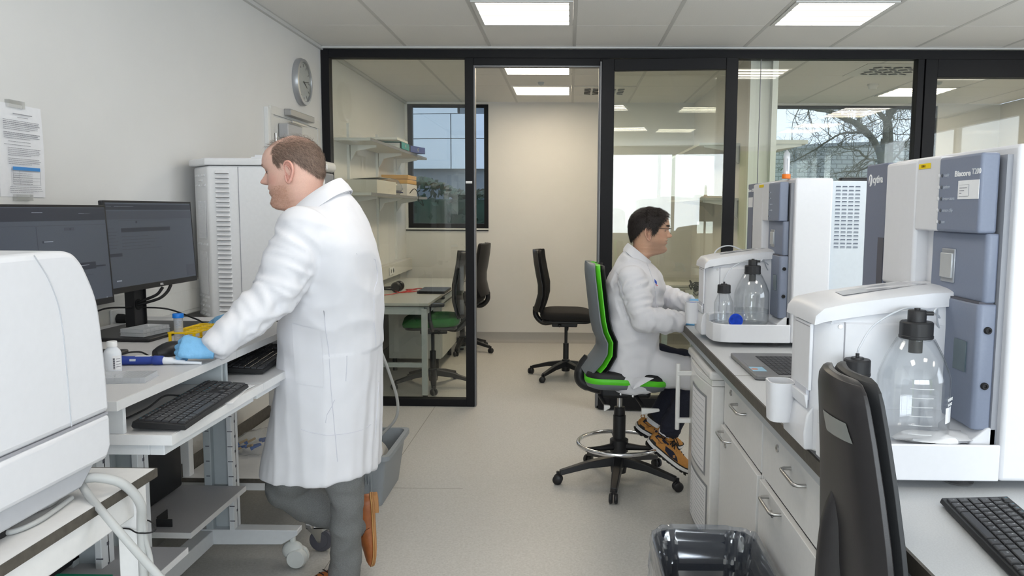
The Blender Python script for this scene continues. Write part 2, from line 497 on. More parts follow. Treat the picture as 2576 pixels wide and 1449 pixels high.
# ------------------------------------------------------------------ glazed partition
YP, YQ = 5.75, 5.83
pt = struct('wall_partition', B().box(XL+.004, -1.735, YP, YQ, 0, 2.605), framem, bev=.002)
def bar(x0, x1, z0, z1, nm='frame_bar', m=framem, y0=YP, y1=YQ, bev=.002): return put(nm, B().box(x0, x1, y0, y1, z0, z1), m, pt, bev=bev)
bar(-1.735, XR, 2.545, 2.605)                                  # head rail
bar(-.757, -.695, 0, 2.545); bar(-1.735, -.757, 0, .055)       # left bay
bar(-.695, .215, 2.495, 2.545)                                 # over the door opening
bar(.215, .275, 0, 2.545); bar(.275, 2.46, 0, .085)            # hinge post and the middle bay sill
bar(2.46, 2.505, 0, 2.545); bar(2.515, 2.60, 0, 2.545); bar(2.505, 2.515, 0, 2.545, y0=YP+.02)
bar(2.60, XR, 2.42, 2.545); bar(2.60, XR, 0, .085); bar(3.6, 3.69, .085, 2.42)
bar(-.695, -.684, 0, 2.485, 'aluminium_strip', alum, YP+.01, YQ-.01, .001); bar(.204, .215, 0, 2.485, 'aluminium_strip', alum, YP+.01, YQ-.01, .001)
bar(-.695, .215, 2.485, 2.495, 'aluminium_strip', alum, YP+.01, YQ-.01, .001)
for x0, x1, z0, z1 in ((-1.735, -.757, .055, 2.545), (.275, 1.36, .085, 2.545), (1.364, 2.46, .085, 2.545), (2.60, 3.6, .085, 2.42), (3.69, XR, .085, 2.42)):
    put('glass_pane', B().box(x0, x1, YP+.036, YP+.044, z0, z1), pane, pt, smooth=0)
put('glass_joint', B().box(1.36, 1.364, YP+.034, YP+.046, .085, 2.545), alum, pt, smooth=0)
put('sticker', B().box(-.752, -.706, YP-.0015, YP, 1.655, 1.672), white_paint, pt, smooth=0, label='small white sticker on black post')
# open glass door leaf folded back against the middle bay
d0 = Vector((.225, 5.715, 0)); d1 = Vector((1.165, 5.625, 0)); dx = (d1-d0).normalized(); dn = Vector((dx.y, -dx.x, 0)); L = (d1-d0).length
dM = Matrix(((dx.x, -dx.y, 0, d0.x), (dx.y, dx.x, 0, d0.y), (0, 0, 1, .012), (0, 0, 0, 1)))
def leafbar(x0, x1, z0, z1, nm, parent, m=framem, y0=-.025, y1=.025):
    b = B().box(x0, x1, y0, y1, z0, z1).xf(dM); return put(nm, b, m, parent, bev=.003)
dr = struct('door_1', B().box(0, .088, -.025, .025, 0, 2.515).xf(dM), framem, bev=.003)
leafbar(L-.082, L, 0, 2.515, 'door_stile', dr); leafbar(.088, L-.082, 2.435, 2.515, 'door_rail', dr); leafbar(.088, L-.082, 0, .09, 'door_rail', dr)
put('door_pane', B().box(.088, L-.082, -.004, .004, .09, 2.435).xf(dM), pane, dr, smooth=0)
put('hinge_strip', B().box(-.012, -.002, -.018, .018, .02, 2.5).xf(dM), alum, dr, smooth=0)

# wall between the two offices, with its own shelves
struct('wall_divider', B().box(1.34, 1.46, 5.90, YB, 0, ZC), wallm, smooth=0)
struct('trim_4', B().box(1.30, 1.34, 5.83, 5.90, 0, ZC).box(1.46, 1.50, 5.83, 5.90, 0, ZC), white_paint)

# plain white door in the left wall, near the partition
dm = mat('door_paint', (.66, .655, .63), .5)
d2 = struct('door_2', B().box(XL, XL+.025, 4.66, 4.70, 0, 2.06), white_paint, bev=.002)
put('door_frame', B().box(XL, XL+.012, 4.74, 4.79, 0, 2.03).box(XL, XL+.012, 5.62, 5.67, 0, 2.03).box(XL, XL+.012, 4.74, 5.67, 2.03, 2.08), dm, d2, bev=.002)
put('door_panel', B().box(XL, XL+.008, 4.795, 5.615, 0, 2.02), dm, d2, bev=.002)
put('door_hinge', B().cone((XL+.016, 4.80, 1.80), (XL+.016, 4.80, 1.92), .008), steel, d2)
dc = thing('door_closer', 'grey metal door closer at the top of the white side door', 'door closer', (XL+.012, 4.8, 1.93))
put('closer_body', B().box(XL+.012, XL+.07, 4.86, 5.12, 1.90, 1.985), mat('closer_grey', (.42, .42, .43), .4), dc, bev=.004)
put('slide_rail', B().box(XL+.012, XL+.055, 4.96, 5.42, 2.045, 2.085), mat('closer_rail', (.36, .355, .35), .35, metal=.4), dc, bev=.003)
put('closer_arm', B().box(XL+.035, XL+.045, 5.02, 5.30, 2.005, 2.02), steel, dc, bev=.002)

# cable trunking along the left wall (lab and office) with sockets
tr = struct('trim_5', B().box(XL, XL+.065, .3, 4.55, .985, 1.135), cream, bev=.006)
put('trunking_lid', B().box(XL+.065, XL+.068, .3, 4.55, 1.005, 1.095), cream, tr, bev=.002)
tr2 = struct('trim_6', B().box(XL, XL+.065, 5.95, YB-.01, .80, .93), cream, bev=.006)
def socket(parent, y, z, w=.15, h=.075, two=True):
    x = XL+.068
    o = put('socket_plate', B().box(x, x+.008, y-w/2, y+w/2, z-h/2, z+h/2), white_paint, parent, bev=.003)
    for k in ((-.25, .25) if two else (0,)):
        put('socket_hole', B().lathe([(.021, 0), (.021, .002), (.018, .002), (.018, -.004)], (x+.008, y+k*w, z), 20, 'x'), cream, o)
socket(tr, 2.98, 1.045); socket(tr2, 7.62, .865, .2)
socket(tr, 1.2, 1.045)
# ------------------------------------------------------------------ outdoors, seen through the office windows
rnd = random.Random(11)
grass = mat('ground_grass', (.12, .17, .07), .9, noise_amt=.4, noise_scale=4)
gr = struct('ground', B().box(-40, 40, YB+.25, 70, -.5, -.4), grass, smooth=0)
fpanel = mat('facade_panel', (.58, .64, .72), .45, noise_amt=.02, noise_scale=1)
dark_glass = mat('dark_window', (.10, .13, .16), .08)
ob = thing('office_building', 'pale blue curved building with panelled facade outside the left window', 'building', (-1.5, 24, -.4))
def facade(a0, a1, z0, z1, m_, nm, R=9., off=0.):
    b = B(); n = 6; rings = []
    for k in range(n+1):
        a = a0+(a1-a0)*k/n
        rings.append([Vector((-1.5+(R+o)*sin(a), 25-(R+o)*cos(a), z)) for o, z in ((off, z0), (off, z1), (off-.12, z1), (off-.12, z0))])
    b.loft(rings); return put(nm, b, m_, ob, smooth=20)
ang = [-.62, -.30, -.10, .10, .30, .62]
for i in range(5):
    g = .0012
    facade(ang[i]+g, ang[i+1]-g, 2.28, 2.872, fpanel, 'facade_panel'); facade(ang[i]+g, ang[i+1]-g, 2.888, 3.37, fpanel, 'facade_panel')
    facade(ang[i]+g, ang[i+1]-g, 3.53, 5.2, fpanel, 'facade_panel')
facade(-.62, -.085, 3.385, 3.515, fpanel, 'facade_panel'); facade(.10, .62, 3.385, 3.515, fpanel, 'facade_panel')
facade(-.08, .09, 3.38, 3.52, dark_glass, 'strip_window', off=-.03)
facade(-.62, .62, -.4, 5.2, mat('facade_joint', (.12, .15, .19), .7), 'facade_backing', off=-.14)
put('ground_floor', B().box(-7, 4, 17.5, 18, -.4, 2.25), mat('pale_render', (.55, .57, .58), .7), ob, smooth=0)
for k in range(6):
    put('window', B().box(-6.4+1.6*k, -5.2+1.6*k, 17.46, 17.5, .8, 2.0), dark_glass, ob, smooth=0)
# hedge of many small leaves
hb = B()
for k in range(2600):
    p = Vector((rnd.uniform(-4.6, .5), rnd.uniform(12.2, 13.2), 0)); top = 1.72+.12*sin(p.x*2.1)+.08*sin(p.x*5+1)
    p.z = rnd.uniform(-.4, top) if rnd.random() < .7 else top+rnd.uniform(-.05, .05)
    a = Vector((rnd.gauss(0, 1), rnd.gauss(0, 1), rnd.gauss(0, 1))).normalized()*.07; c = a.orthogonal().normalized()*.045
    hb.quad(p-a, p-c, p+a, p+c)
hb.box(-4.5, .4, 12.4, 13.1, -.4, 1.62)
single('hedge', hb, mat('hedge_leaf', (.018, .045, .028), .8, noise_amt=.5, noise_scale=3), 'dark green hedge outside the left office window', 'hedge', smooth=0, kind='stuff')
cr = thing('parked_car', 'small dark blue car parked outside the left office window', 'car', (-1.35, 11.2, -.4))
prof = [(-2.1, .25), (-2.1, .75), (-1.9, .9), (-1.0, 1.0), (-.5, 1.42), (.7, 1.45), (1.35, 1.02), (2.0, .9), (2.1, .6), (2.1, .25)]
put('car_body', B().prism([(x, z) for x, z in prof], 'y', -.8, .8), mat('car_blue', (.02, .04, .10), .25, coat=.6), cr, bev=.08, seg=3, local=True)
put('windscreen', B().prism([(-.82, 1.03), (-.45, 1.37), (.62, 1.39), (1.15, 1.05)], 'y', -.83, .83), dark_glass, cr, bev=.03, local=True)
for sx in (-1.3, 1.35):
    for sy in (-.72, .72): put('wheel', B().lathe([(.0, -.1), (.3, -.1), (.32, -.06), (.32, .06), (.3, .1), (0, .1)], (sx, sy, .32), 20, 'y'), black_rubber, cr, local=True)

# white brick building behind the tree
def brickmat():
    mt = bpy.data.materials.new('white_brick'); mt.use_nodes = True; nt = mt.node_tree; p = nt.nodes['Principled BSDF']; p.inputs['Roughness'].default_value = .8
    tc = nt.nodes.new('ShaderNodeTexCoord'); mp = nt.nodes.new('ShaderNodeMapping'); mp.inputs['Rotation'].default_value = (radians(90), 0, 0)
    bk = nt.nodes.new('ShaderNodeTexBrick'); bk.inputs['Scale'].default_value = 1.; bk.inputs['Brick Width'].default_value = .26; bk.inputs['Row Height'].default_value = .105
    bk.inputs['Mortar Size'].default_value = .012; bk.inputs['Color1'].default_value = (.44, .46, .45, 1); bk.inputs['Color2'].default_value = (.40, .42, .42, 1); bk.inputs['Mortar'].default_value = (.22, .24, .24, 1)
    nt.links.new(tc.outputs['Object'], mp.inputs[0]); nt.links.new(mp.outputs[0], bk.inputs['Vector']); nt.links.new(bk.outputs['Color'], p.inputs['Base Color']); return mt
bb = thing('brick_building', 'low white brick building behind the bare tree', 'building', (9, 20, -.4))
put('wall', B().prism([(4.6, -.4), (14, -.4), (14, 3.35), (9.4, 3.2), (6.4, 3.08), (4.6, 2.95)], 'y', 20, 24), brickmat(), bb, smooth=0)
put('roof_edge', B().prism([(4.55, 2.94), (6.4, 3.07), (9.4, 3.19), (14, 3.34), (14, 3.42), (9.4, 3.27), (6.4, 3.15), (4.55, 3.02)], 'y', 19.95, 24), mat('roof_edge', (.30, .32, .33), .6), bb, smooth=0)
lp = thing('lamp_post', 'thin grey lamp post in front of the white brick building', 'lamp post', at_y(2001, 460, 18)*1.0)
put('post', B().cone(at_y(1999, 700, 18), at_y(1999, 362, 18), .045), mat('post_grey', (.18, .22, .24), .5), lp)
put('lamp_head', B().cone(at_y(1999, 362, 18), at_y(1999, 353, 18), .07, .05), mat('post_grey', (.2, .2, .2)), lp)

# bare tree: limbs traced from their real spread, finer twigs grown from them
bark = mat('bark', (.085, .085, .06), .9, bump=.6, bscale=40, noise_amt=.35, noise_scale=12)
TY = 14.
def zt(x, y, d=0.): return at_y(1900+x/3.811, 120+y/3.811, TY+d)
limbs = [
    ([(1215, 3250, 0), (1215, 1200, 0), (1205, 1060, 0), (1185, 990, 0), (1130, 890, -.1), (1060, 800, -.2), (960, 722, -.3), (860, 680, -.4), (700, 610, -.5), (540, 582, -.6), (400, 555, -.7), (280, 520, -.8), (150, 440, -.9)], .085, .02),
    ([(1240, 3250, .1), (1232, 1100, .1), (1245, 900, .1), (1252, 740, .1), (1245, 690, .1), (1170, 600, .2), (1100, 560, .3), (1040, 545, .4), (900, 530, .5), (780, 500, .6)], .07, .02),
    ([(1250, 720, .1), (1300, 650, .0), (1350, 570, -.1), (1410, 500, -.2), (1460, 430, -.3)], .05, .025),
    ([(1290, 3250, .2), (1290, 1060, .2), (1288, 800, .2), (1276, 620, .2), (1270, 420, .2)], .065, .04),
    ([(990, 740, -.3), (995, 660, -.2), (985, 590, -.2), (978, 500, -.1)], .032, .02),
    ([(1045, 805, -.2), (940, 812, -.1), (860, 815, 0), (780, 845, .1), (680, 905, .2), (560, 985, .3), (450, 1045, .4), (350, 1095, .5), (240, 1180, .5)], .026, .008),
    ([(1195, 1085, 0), (1120, 1075, -.2), (1050, 1045, -.3), (1000, 995, -.4), (930, 975, -.5), (860, 965, -.6), (790, 925, -.7)], .026, .008),
    ([(1300, 1090, .2), (1380, 1010, .1), (1450, 900, 0), (1560, 800, 0)], .024, .008),
    ([(1200, 1150, 0), (1100, 1130, .3), (1000, 1180, .4), (850, 1190, .5), (700, 1215, .6)], .022, .006),
]
tree = thing('bare_tree', 'bare winter tree with spreading mossy limbs outside the right window', 'tree', (at_y(2218, 800, TY).x, TY, -.4))
limb_pts = []
for pts, r0, r1 in limbs:
    P = smooth_path([zt(*p) for p in pts], 5); n = len(P)
    P = [p+Vector((rnd.uniform(-1, 1), rnd.uniform(-1, 1), rnd.uniform(-1, 1)))*.008 for p in P]
    put('limb', B().tube(P, [r0+(r1-r0)*(i/(n-1))**.8 for i in range(n)], 8), bark, tree)
    limb_pts += [(P[i], (P[i+1]-P[i]).normalized(), r0+(r1-r0)*i/(n-1)) for i in range(n//3 if r0 > .06 else 2, n-1)]
tw = B()
def twig(p, d, ln, r, depth):
    k = 5; pts = [p]; q = p.copy(); dd = d.copy()
    for i in range(k):
        dd = (dd+Vector((rnd.gauss(0, .28), rnd.gauss(0, .28), rnd.gauss(.02, .28)))).normalized(); q = q+dd*(ln/k); pts.append(q.copy())
    tw.tube(pts, [r*(1-.75*i/k) for i in range(k+1)], 3, cap=False)
    if depth:
        for i in range(rnd.choice((2, 3, 3, 4))):
            j = rnd.randint(1, k); twig(pts[j], (dd+Vector((rnd.gauss(0, .8), rnd.gauss(0, .8), rnd.gauss(0, .8)))).normalized(), ln*rnd.uniform(.45, .7), r*.6, depth-1)
for k in range(135):
    p, d, r = rnd.choice(limb_pts)
    side = d.cross(Vector((rnd.gauss(0, 1), rnd.gauss(0, 1), rnd.gauss(0, 1)))).normalized()
    twig(p, (side+d*.4+Vector((0, 0, .1))).normalized(), rnd.uniform(.35, .85), min(.011, r*.5), 3)
put('twigs', tw, bark, tree, smooth=0, kind='stuff')

# ------------------------------------------------------------------ office furniture
shelfm = mat('shelf_white', (.66, .66, .63), .5)
shelf_edge = mat('shelf_edge', (.22, .22, .23), .5)
desk_top = mat('desk_top', (.50, .51, .48), .35, noise_amt=.05, noise_scale=200)
def wall_shelf(z, label):
    t = thing('wall_shelf', label, 'shelf', (XL, 5.98, z), group='office wall shelves')
    put('shelf_board', B().box(XL+.02, -1.50, 5.98, 8.32, z-.022, z), shelfm, t, bev=.001)
    put('edge_strip', B().box(-1.50, -1.497, 5.98, 8.32, z-.022, z), shelf_edge, t)
    for y in (6.4, 7.35, 8.1):
        put('bracket', B().prism([(XL+.03, z-.022), (-1.56, z-.022), (-1.56, z-.04), (-1.72, z-.07), (XL+.03, z-.15)], 'y', y-.012, y+.012), white_paint, t)
wall_shelf(2.0, 'upper white wall shelf in the office, carrying ring binders'); wall_shelf(1.59, 'lower white wall shelf in the office, carrying boxes and a bag')
for y in (6.4, 7.35, 8.1):
    t = single('shelf_rail', B().box(XL, XL+.022, y-.015, y+.015, .95, 2.15), white_paint, 'upright white slotted rail on the office wall behind the %s of the shelves' % ({6.4: 'near end', 7.35: 'middle', 8.1: 'far end'}[y]), 'shelf rail', 'slotted shelf rails')
# binders lying on the upper shelf
def binder(z, col, label, y0, dx=0.):
    t = thing('ring_binder', label, 'binder', (-1.62, y0, z), rz=dx, group='binders on the upper office shelf')
    m_ = mat('binder_%s' % label.split()[0], col, .5)
    put('cover', B().box(-.15, .13, 0, .32, 0, .004).box(-.15, .13, 0, .32, .056, .06).box(.126, .13, 0, .32, 0, .06), m_, t, bev=.002, local=True)
    put('paper_block', B().box(-.14, .11, .01, .31, .006, .05), mat('paper_white', (.75, .75, .73), .8), t, local=True)
    put('finger_ring', B().torus((.131, .16, .03), .013, .003, 16, 6, 'x'), steel, t, local=True)
binder(2.001, (.02, .28, .26), 'teal ring binder lying under white papers on the upper shelf', 7.05)
binder(2.001, (.05, .08, .30), 'blue ring binder on the far side of the teal one', 7.50, -.25)
single('paper_stack', B().box(-1.78, -1.49, 6.86, 7.32, 2.063, 2.078).box(-1.76, -1.5, 6.9, 7.36, 2.079, 2.086), mat('paper_white', (.75, .75, .73), .8), 'flat white papers lying over the teal binder', 'papers')
bx = thing('cardboard_box', 'white open carton on the lower office shelf', 'box', (-1.66, 6.5, 1.591))
put('carton', B().box(-1.77, -1.53, 6.28, 6.98, 1.591, 1.70), mat('carton_white', (.60, .58, .52), .7), bx, bev=.002)
put('flap', B().obox((-1.62, 6.5, 1.712), (.11, 0, .008), (0, .2, 0), (0, 0, .001)), mat('carton_white', (.6, .58, .52)), bx)
yb = mat('orange_carton', (.62, .36, .10), .6)
for k, z in enumerate((1.705, 1.748)):
    t = single('flat_box', B().box(-1.77, -1.52, 7.42+.02*k, 7.86, z, z+.038), yb, '%s flat orange-yellow carton on the lower office shelf' % ('lower' if k == 0 else 'topmost'), 'box', 'orange cartons', bev=.002)
single('kit_box', B().box(-1.77, -1.52, 7.40, 7.88, 1.591, 1.702), mat('kit_white', (.68, .66, .64), .6), 'white and red kit carton under the orange cartons', 'box', bev=.002)
bag = B(); nn = 14
for k in range(nn):
    pass
def sack(c, rx, ry, rz, seed, n=18, m=10, amp=.25):
    b = B(); rings = []
    for k in range(m+1):
        t = pi*k/m; ring = []
        for j in range(n):
            a = 2*pi*j/n; d = Vector((cos(a)*max(sin(t), .02), sin(a)*max(sin(t), .02), -cos(t)))
            q = 1+amp*noise.noise(d*2.2+Vector((seed, 0, 0)))+.12*amp*noise.noise(d*7+Vector((0, seed, 0)))
            p = Vector((d.x*rx*q, d.y*ry*q, max(d.z*rz*q, -rz*.62))); ring.append(Vector(c)+p)
        rings.append(ring)
    return b.loft(rings)
clearbag = glassmat('clear_bag', (.93, .94, .94), .10, .18, .10)
single('plastic_bag', sack((-1.63, 7.17, 1.66), .11, .16, .09, 3.1).xf(Matrix.Translation((0, 0, -.012))), clearbag, 'crumpled clear plastic bag on the lower office shelf', 'bag')
single('cable_coil', B().torus((-1.56, 7.17, 1.615), .045, .006, 20, 6, 'z').torus((-1.57, 7.18, 1.628), .04, .006, 20, 6, 'z'), mat('dark_blue_cable', (.02, .03, .10), .5), 'dark blue cable coil inside the clear bag', 'cable')
wp = smooth_path([(-1.53, 7.5, 1.60), (-1.49, 7.6, 1.66), (-1.48, 7.75, 1.60), (-1.47, 7.7, 1.54), (-1.48, 7.9, 1.56), (-1.47, 7.95, 1.50), (-1.48, 7.82, 1.53)], 6)
single('loose_wire', B().tube(wp, .004, 6), black_rubber, 'black wire hanging over the edge of the lower office shelf', 'cable')

def desk(name, x0, x1, y0, y1, label, legs_x):
    t = thing(name, label, 'desk', ((x0+x1)/2, y0, 0))
    put('desk_top', B().box(x0, x1, y0, y1, .722, .745), desk_top, t, bev=.002)
    put('edge_strip', B().box(x0, x1+.002, y0-.002, y1, .716, .724), mat('desk_edge', (.10, .10, .09), .5), t)
    for x in legs_x:
        for y in (y0+.03, y1-.06):
            lg = put('leg', B().box(x-.022, x+.022, y-.022, y+.022, .02, .70), grey_paint, t, bev=.003)
            put('foot', B().cone((x, y, 0), (x, y, .02), .02), black_rubber, lg)
    for y in (y0+.03, y1-.06): put('cross_rail', B().box(legs_x[0], legs_x[1], y-.02, y+.02, .655, .715).box(legs_x[0], legs_x[1], y-.02, y+.02, .24, .275), grey_paint, t, bev=.003)
    for x in legs_x: put('side_rail', B().box(x-.02, x+.02, y0+.05, y1-.08, .655, .715), grey_paint, t, bev=.003)
    return t
desk('office_desk', -1.79, -1.08, 6.0, 8.2, 'grey framed office desk along the left office wall', (-1.76, -1.115))
desk('office_desk', .70, 1.33, 6.0, 8.2, 'grey framed office desk on the right, behind the seated person', (.74, 1.30))
single('back_ledge', B().box(XL, XL+.03, 6.0, 8.2, .746, .80), mat('ledge_grey', (.3, .3, .28), .5), 'low grey upstand along the back of the left office desk', 'upstand')
cab = thing('pedestal', 'pale drawer unit under the left office desk', 'drawer unit', (-1.3, 7.4, 0))
put('carcass', B().box(-1.62, -1.15, 7.0, 7.9, .12, .62), mat('pedestal_white', (.55, .55, .51), .5), cab, bev=.003)
put('drawer', B().box(-1.15, -1.135, 7.01, 7.89, .38, .61), mat('pedestal_white', (.5, .5, .5)), cab, bev=.002); put('drawer', B().box(-1.15, -1.135, 7.01, 7.89, .13, .37), mat('pedestal_white', (.5, .5, .5)), cab, bev=.002)
for sx in (-1.58, -1.2):
    for sy in (7.06, 7.84): put('foot', B().cone((sx, sy, 0), (sx, sy, .12), .02), black_rubber, cab)
lt = thing('closed_laptop', 'closed black laptop on the left office desk', 'laptop', (-1.2, 6.85, .745))
put('base', B().rbox(-1.30, -1.06, 6.68, 7.06, .746, .757, .012), black_plastic, lt, bev=.002); put('lid', B().rbox(-1.30, -1.06, 6.68, 7.06, .758, .767, .012), black_plastic, lt, bev=.002)
hp = thing('headphones', 'black headphones with a red cord on the left office desk', 'headphones', (-1.55, 6.75, .745))
for dy in (0, .13):
    put('ear_cup', B().lathe([(.0, -.02), (.035, -.02), (.045, -.008), (.045, .012), (.03, .02), (0, .02)], (-1.50, 6.78+dy, .79), 18, 'y'), black_plastic, hp)
put('headband', B().torus((-1.55, 6.845, .775), .10, .009, 24, 6, 'z', radians(80), radians(285)), black_plastic, hp)
rc = mat('red_cord', (.55, .03, .02), .5)
put('cord', B().tube(smooth_path([(-1.5, 6.75, .76), (-1.43, 6.7, .752), (-1.38, 6.85, .752), (-1.45, 6.95, .752), (-1.36, 7.0, .752), (-1.42, 6.72, .756), (-1.34, 6.8, .752), (-1.30, 7.0, .752), (-1.38, 7.05, .752), (-1.48, 6.6, .752), (-1.66, 6.35, .75)], 6), .0035, 6), rc, hp)
# tangle of cables, cups and slabs on the right office desk
tg = B(); rr = random.Random(5)
P = [Vector((1.17+.11*cos(.9*i)+rr.uniform(-.04, .04), 6.75+.16*sin(1.3*i)+rr.uniform(-.05, .05), .80+.05*sin(2.1*i)+rr.uniform(-.02, .03))) for i in range(34)]
for p in P: p.z = max(p.z, .752)
tg.tube(smooth_path(P, 5), .006, 6)
single('cable_tangle', tg, black_rubber, 'tangle of black cables on the right office desk', 'cables')
single('power_adapter', B().box(.95, 1.06, 6.7, 6.76, .746, .775), black_plastic, 'black power adapter next to the cable tangle', 'adapter', bev=.004)
single('white_cup', B().lathe([(.0, .746), (.026, .746), (.034, .82), (.031, .82), (.024, .75), (0, .75)], (.99, 6.45, 0), 20), white_paint, 'white cup on the right office desk', 'cup')
pl = thing('paper_pile', 'stack of white trays and papers on the right office desk', 'papers', (1.02, 7.1, .745))
for k in range(3): put('sheet_stack', B().box(.86-.02*k, 1.24-.03*k, 6.98, 7.3, .746+.022*k, .764+.022*k), white_paint, pl, bev=.002)
dtr = thing('smoke_detector', 'white smoke detector on the right office ceiling', 'smoke detector', (at_z(2196, 212, ZC).x, at_z(2196, 212, ZC).y, ZC))
put('detector_body', B().lathe([(.0, 0), (.05, 0), (.05, -.015), (.04, -.022), (.034, -.045), (0, -.05)], (0, 0, 0), 24), white_paint, dtr, local=True)
for px, py, s in ((1361, 207, 'over the doorway view'), (2362, 206, 'between the lit panels at the far right')):
    q = at_z(px, py, ZC)
    single('ceiling_sensor', B().lathe([(0, 0), (.03, 0), (.025, -.02), (0, -.03)], (q.x, q.y, ZC), 16), grey_paint, 'small grey ceiling sensor %s' % s, 'sensor', 'ceiling sensors')
def vent(x, y, label):
    t = thing('ceiling_vent', label, 'vent', (x, y, ZC)); 
    put('vent_plate', B().box(-.29, .29, -.29, .29, -.006, -.001), white_paint, t, local=True)
    for k in range(5):
        for j in range(4):
            put('vent_slot', B().obox((-.16+.08*k, -.15+.1*j, -.011), (.03, .012*(1 if (k+j) % 2 else -1), 0), (0, .014, .004), (0, 0, .002)), shelf_edge, t, local=True)
q = at_z(2240, 176, ZC); vent(q.x, q.y, 'swirl ceiling vent in the right office')
q = at_z(1560, 235, ZC); vent(.326, 7.80, 'swirl ceiling vent in the left office above the door leaf')
# shelves on the dividing wall
for side, z, nm in ((-1, 2.0, 'upper'), (-1, 1.57, 'lower')):
    t = thing('wall_shelf', '%s white shelf on the near side of the wall between the offices' % nm, 'shelf', (1.2, 6.3, z), group='divider shelves')
    put('shelf_board', B().box(1.02, 1.338, 6.3, 8.3, z-.02, z), shelfm, t)
    for y in (6.33, 7.4): put('bracket', B().prism([(1.335, z-.02), (1.06, z-.02), (1.06, z-.035), (1.24, z-.06), (1.335, z-.16)], 'y', y-.012, y+.012), white_paint, t)
t = thing('wall_shelf', 'white shelf on the far side of the wall between the offices', 'shelf', (1.6, 6.3, 2.0))
put('shelf_board', B().box(1.462, 1.78, 6.0, 8.0, 1.97, 2.0), shelfm, t); put('bracket', B().prism([(1.465, 1.97), (1.74, 1.97), (1.74, 1.955), (1.56, 1.93), (1.465, 1.82)], 'y', 6.02, 6.045), white_paint, t)

# ------------------------------------------------------------------ swivel chairs
fabric = mat('black_fabric', (.013, .012, .012), .9, bump=.4, bscale=500, noise_amt=.2, noise_scale=300)
def star_base(t, m_, R=.33, hub=.10, z=.052, rot=0., hubr=.035):
    for k in range(5):
        a = rot+2*pi*k/5; c, s = cos(a), sin(a)
        b = B(); rings = []
        for f, h, wd, th in ((.03, z+.075, .032, .05), (.5, z+.055, .026, .036), (.97, z+.015, .019, .026)):
            r = R*f; ring = []
            for q, zz in ((-wd, -th*.6), (wd, -th*.6), (wd*.8, th*.4), (-wd*.8, th*.4)): ring.append((r*c-q*s, r*s+q*c, h+zz))
            rings.append(ring)
        b.loft(rings); arm = put('base_arm', b, m_, t, bev=.004, local=True)
        cx, cy = R*c, R*s
        cb = B().cone((cx, cy, .05), (cx, cy, z+.02), .008)
        for e in (-.013, .013):
            cb.lathe([(0, -.009), (.022, -.009), (.0265, -.004), (.0265, .004), (.022, .009), (0, .009)], (0, 0, 0), 18, 'y')
            n = 6*18
            for i in range(len(cb.v)-n, len(cb.v)):
                v = cb.v[i]; v = Vector((v.x, v.y+e, v.z)); d = a+.7*k
                cb.v[i] = Vector((cx+v.x*cos(d)-v.y*sin(d), cy+v.x*sin(d)+v.y*cos(d), .0275+v.z))
        put('caster', cb, black_plastic, arm, local=True)
    put('hub', B().lathe([(0, z), (hubr, z), (hubr*1.15, z+.04), (hubr, z+.10), (0, z+.10)], (0, 0, 0), 20), m_, t, local=True)

def cushion(x0, x1, wy, z0, z1, r=.06, front=0.):
    """seat pad, rounded in plan with a waterfall front"""
    b = B(); rings = []
    for f, zz in ((.90, z0), (.98, z0+.25*(z1-z0)), (1., z0+.6*(z1-z0)), (.97, z0+.9*(z1-z0)), (.9, z1), (.5, z1+.004)):
        cx = (x0+x1)/2; hx = (x1-x0)/2*f; hy = wy/2*f
        ring = []
        for px, py in rpoly(-hx, hx, -hy, hy, min(r*2, hx*.9, hy*.9), 5):
            dz = -front*max(0, (px/((x1-x0)/2)))**3
            ring.append((cx+px, py, zz+dz))
        rings.append(ring)
    return b.loft(rings)

def backrest(path, widths, thick, curve=.03, n=9, round_top=.06):
    """pad swept along a (x, z) centre path; widths per point; concave towards +x"""
    b = B(); rings = []
    k = len(path)
    for i in range(k):
        p0 = Vector(path[max(i-1, 0)]); p1 = Vector(path[min(i+1, k-1)])
        t = (p1-p0).normalized(); nx = Vector((t.y, -t.x))       # forward normal in the x-z plane
        if nx.x < 0: nx = -nx
        wd = widths[i]/2; ring = []
        th = thick[i] if isinstance(thick, (list, tuple)) else thick
        for s_, off in ((1, th/2), (-1, -th/2)):
            for j in range(n):
                y = -wd+2*wd*j/(n-1)
                if s_ < 0: y = -y
                e = abs(y/wd); cv = curve*e*e - (th*.45)*(e**8)*s_*.9
                q = Vector(path[i])+nx*(off+cv)
                ring.append((q.x, y, q.y))
        rings.append(ring)
    return b.loft(rings)

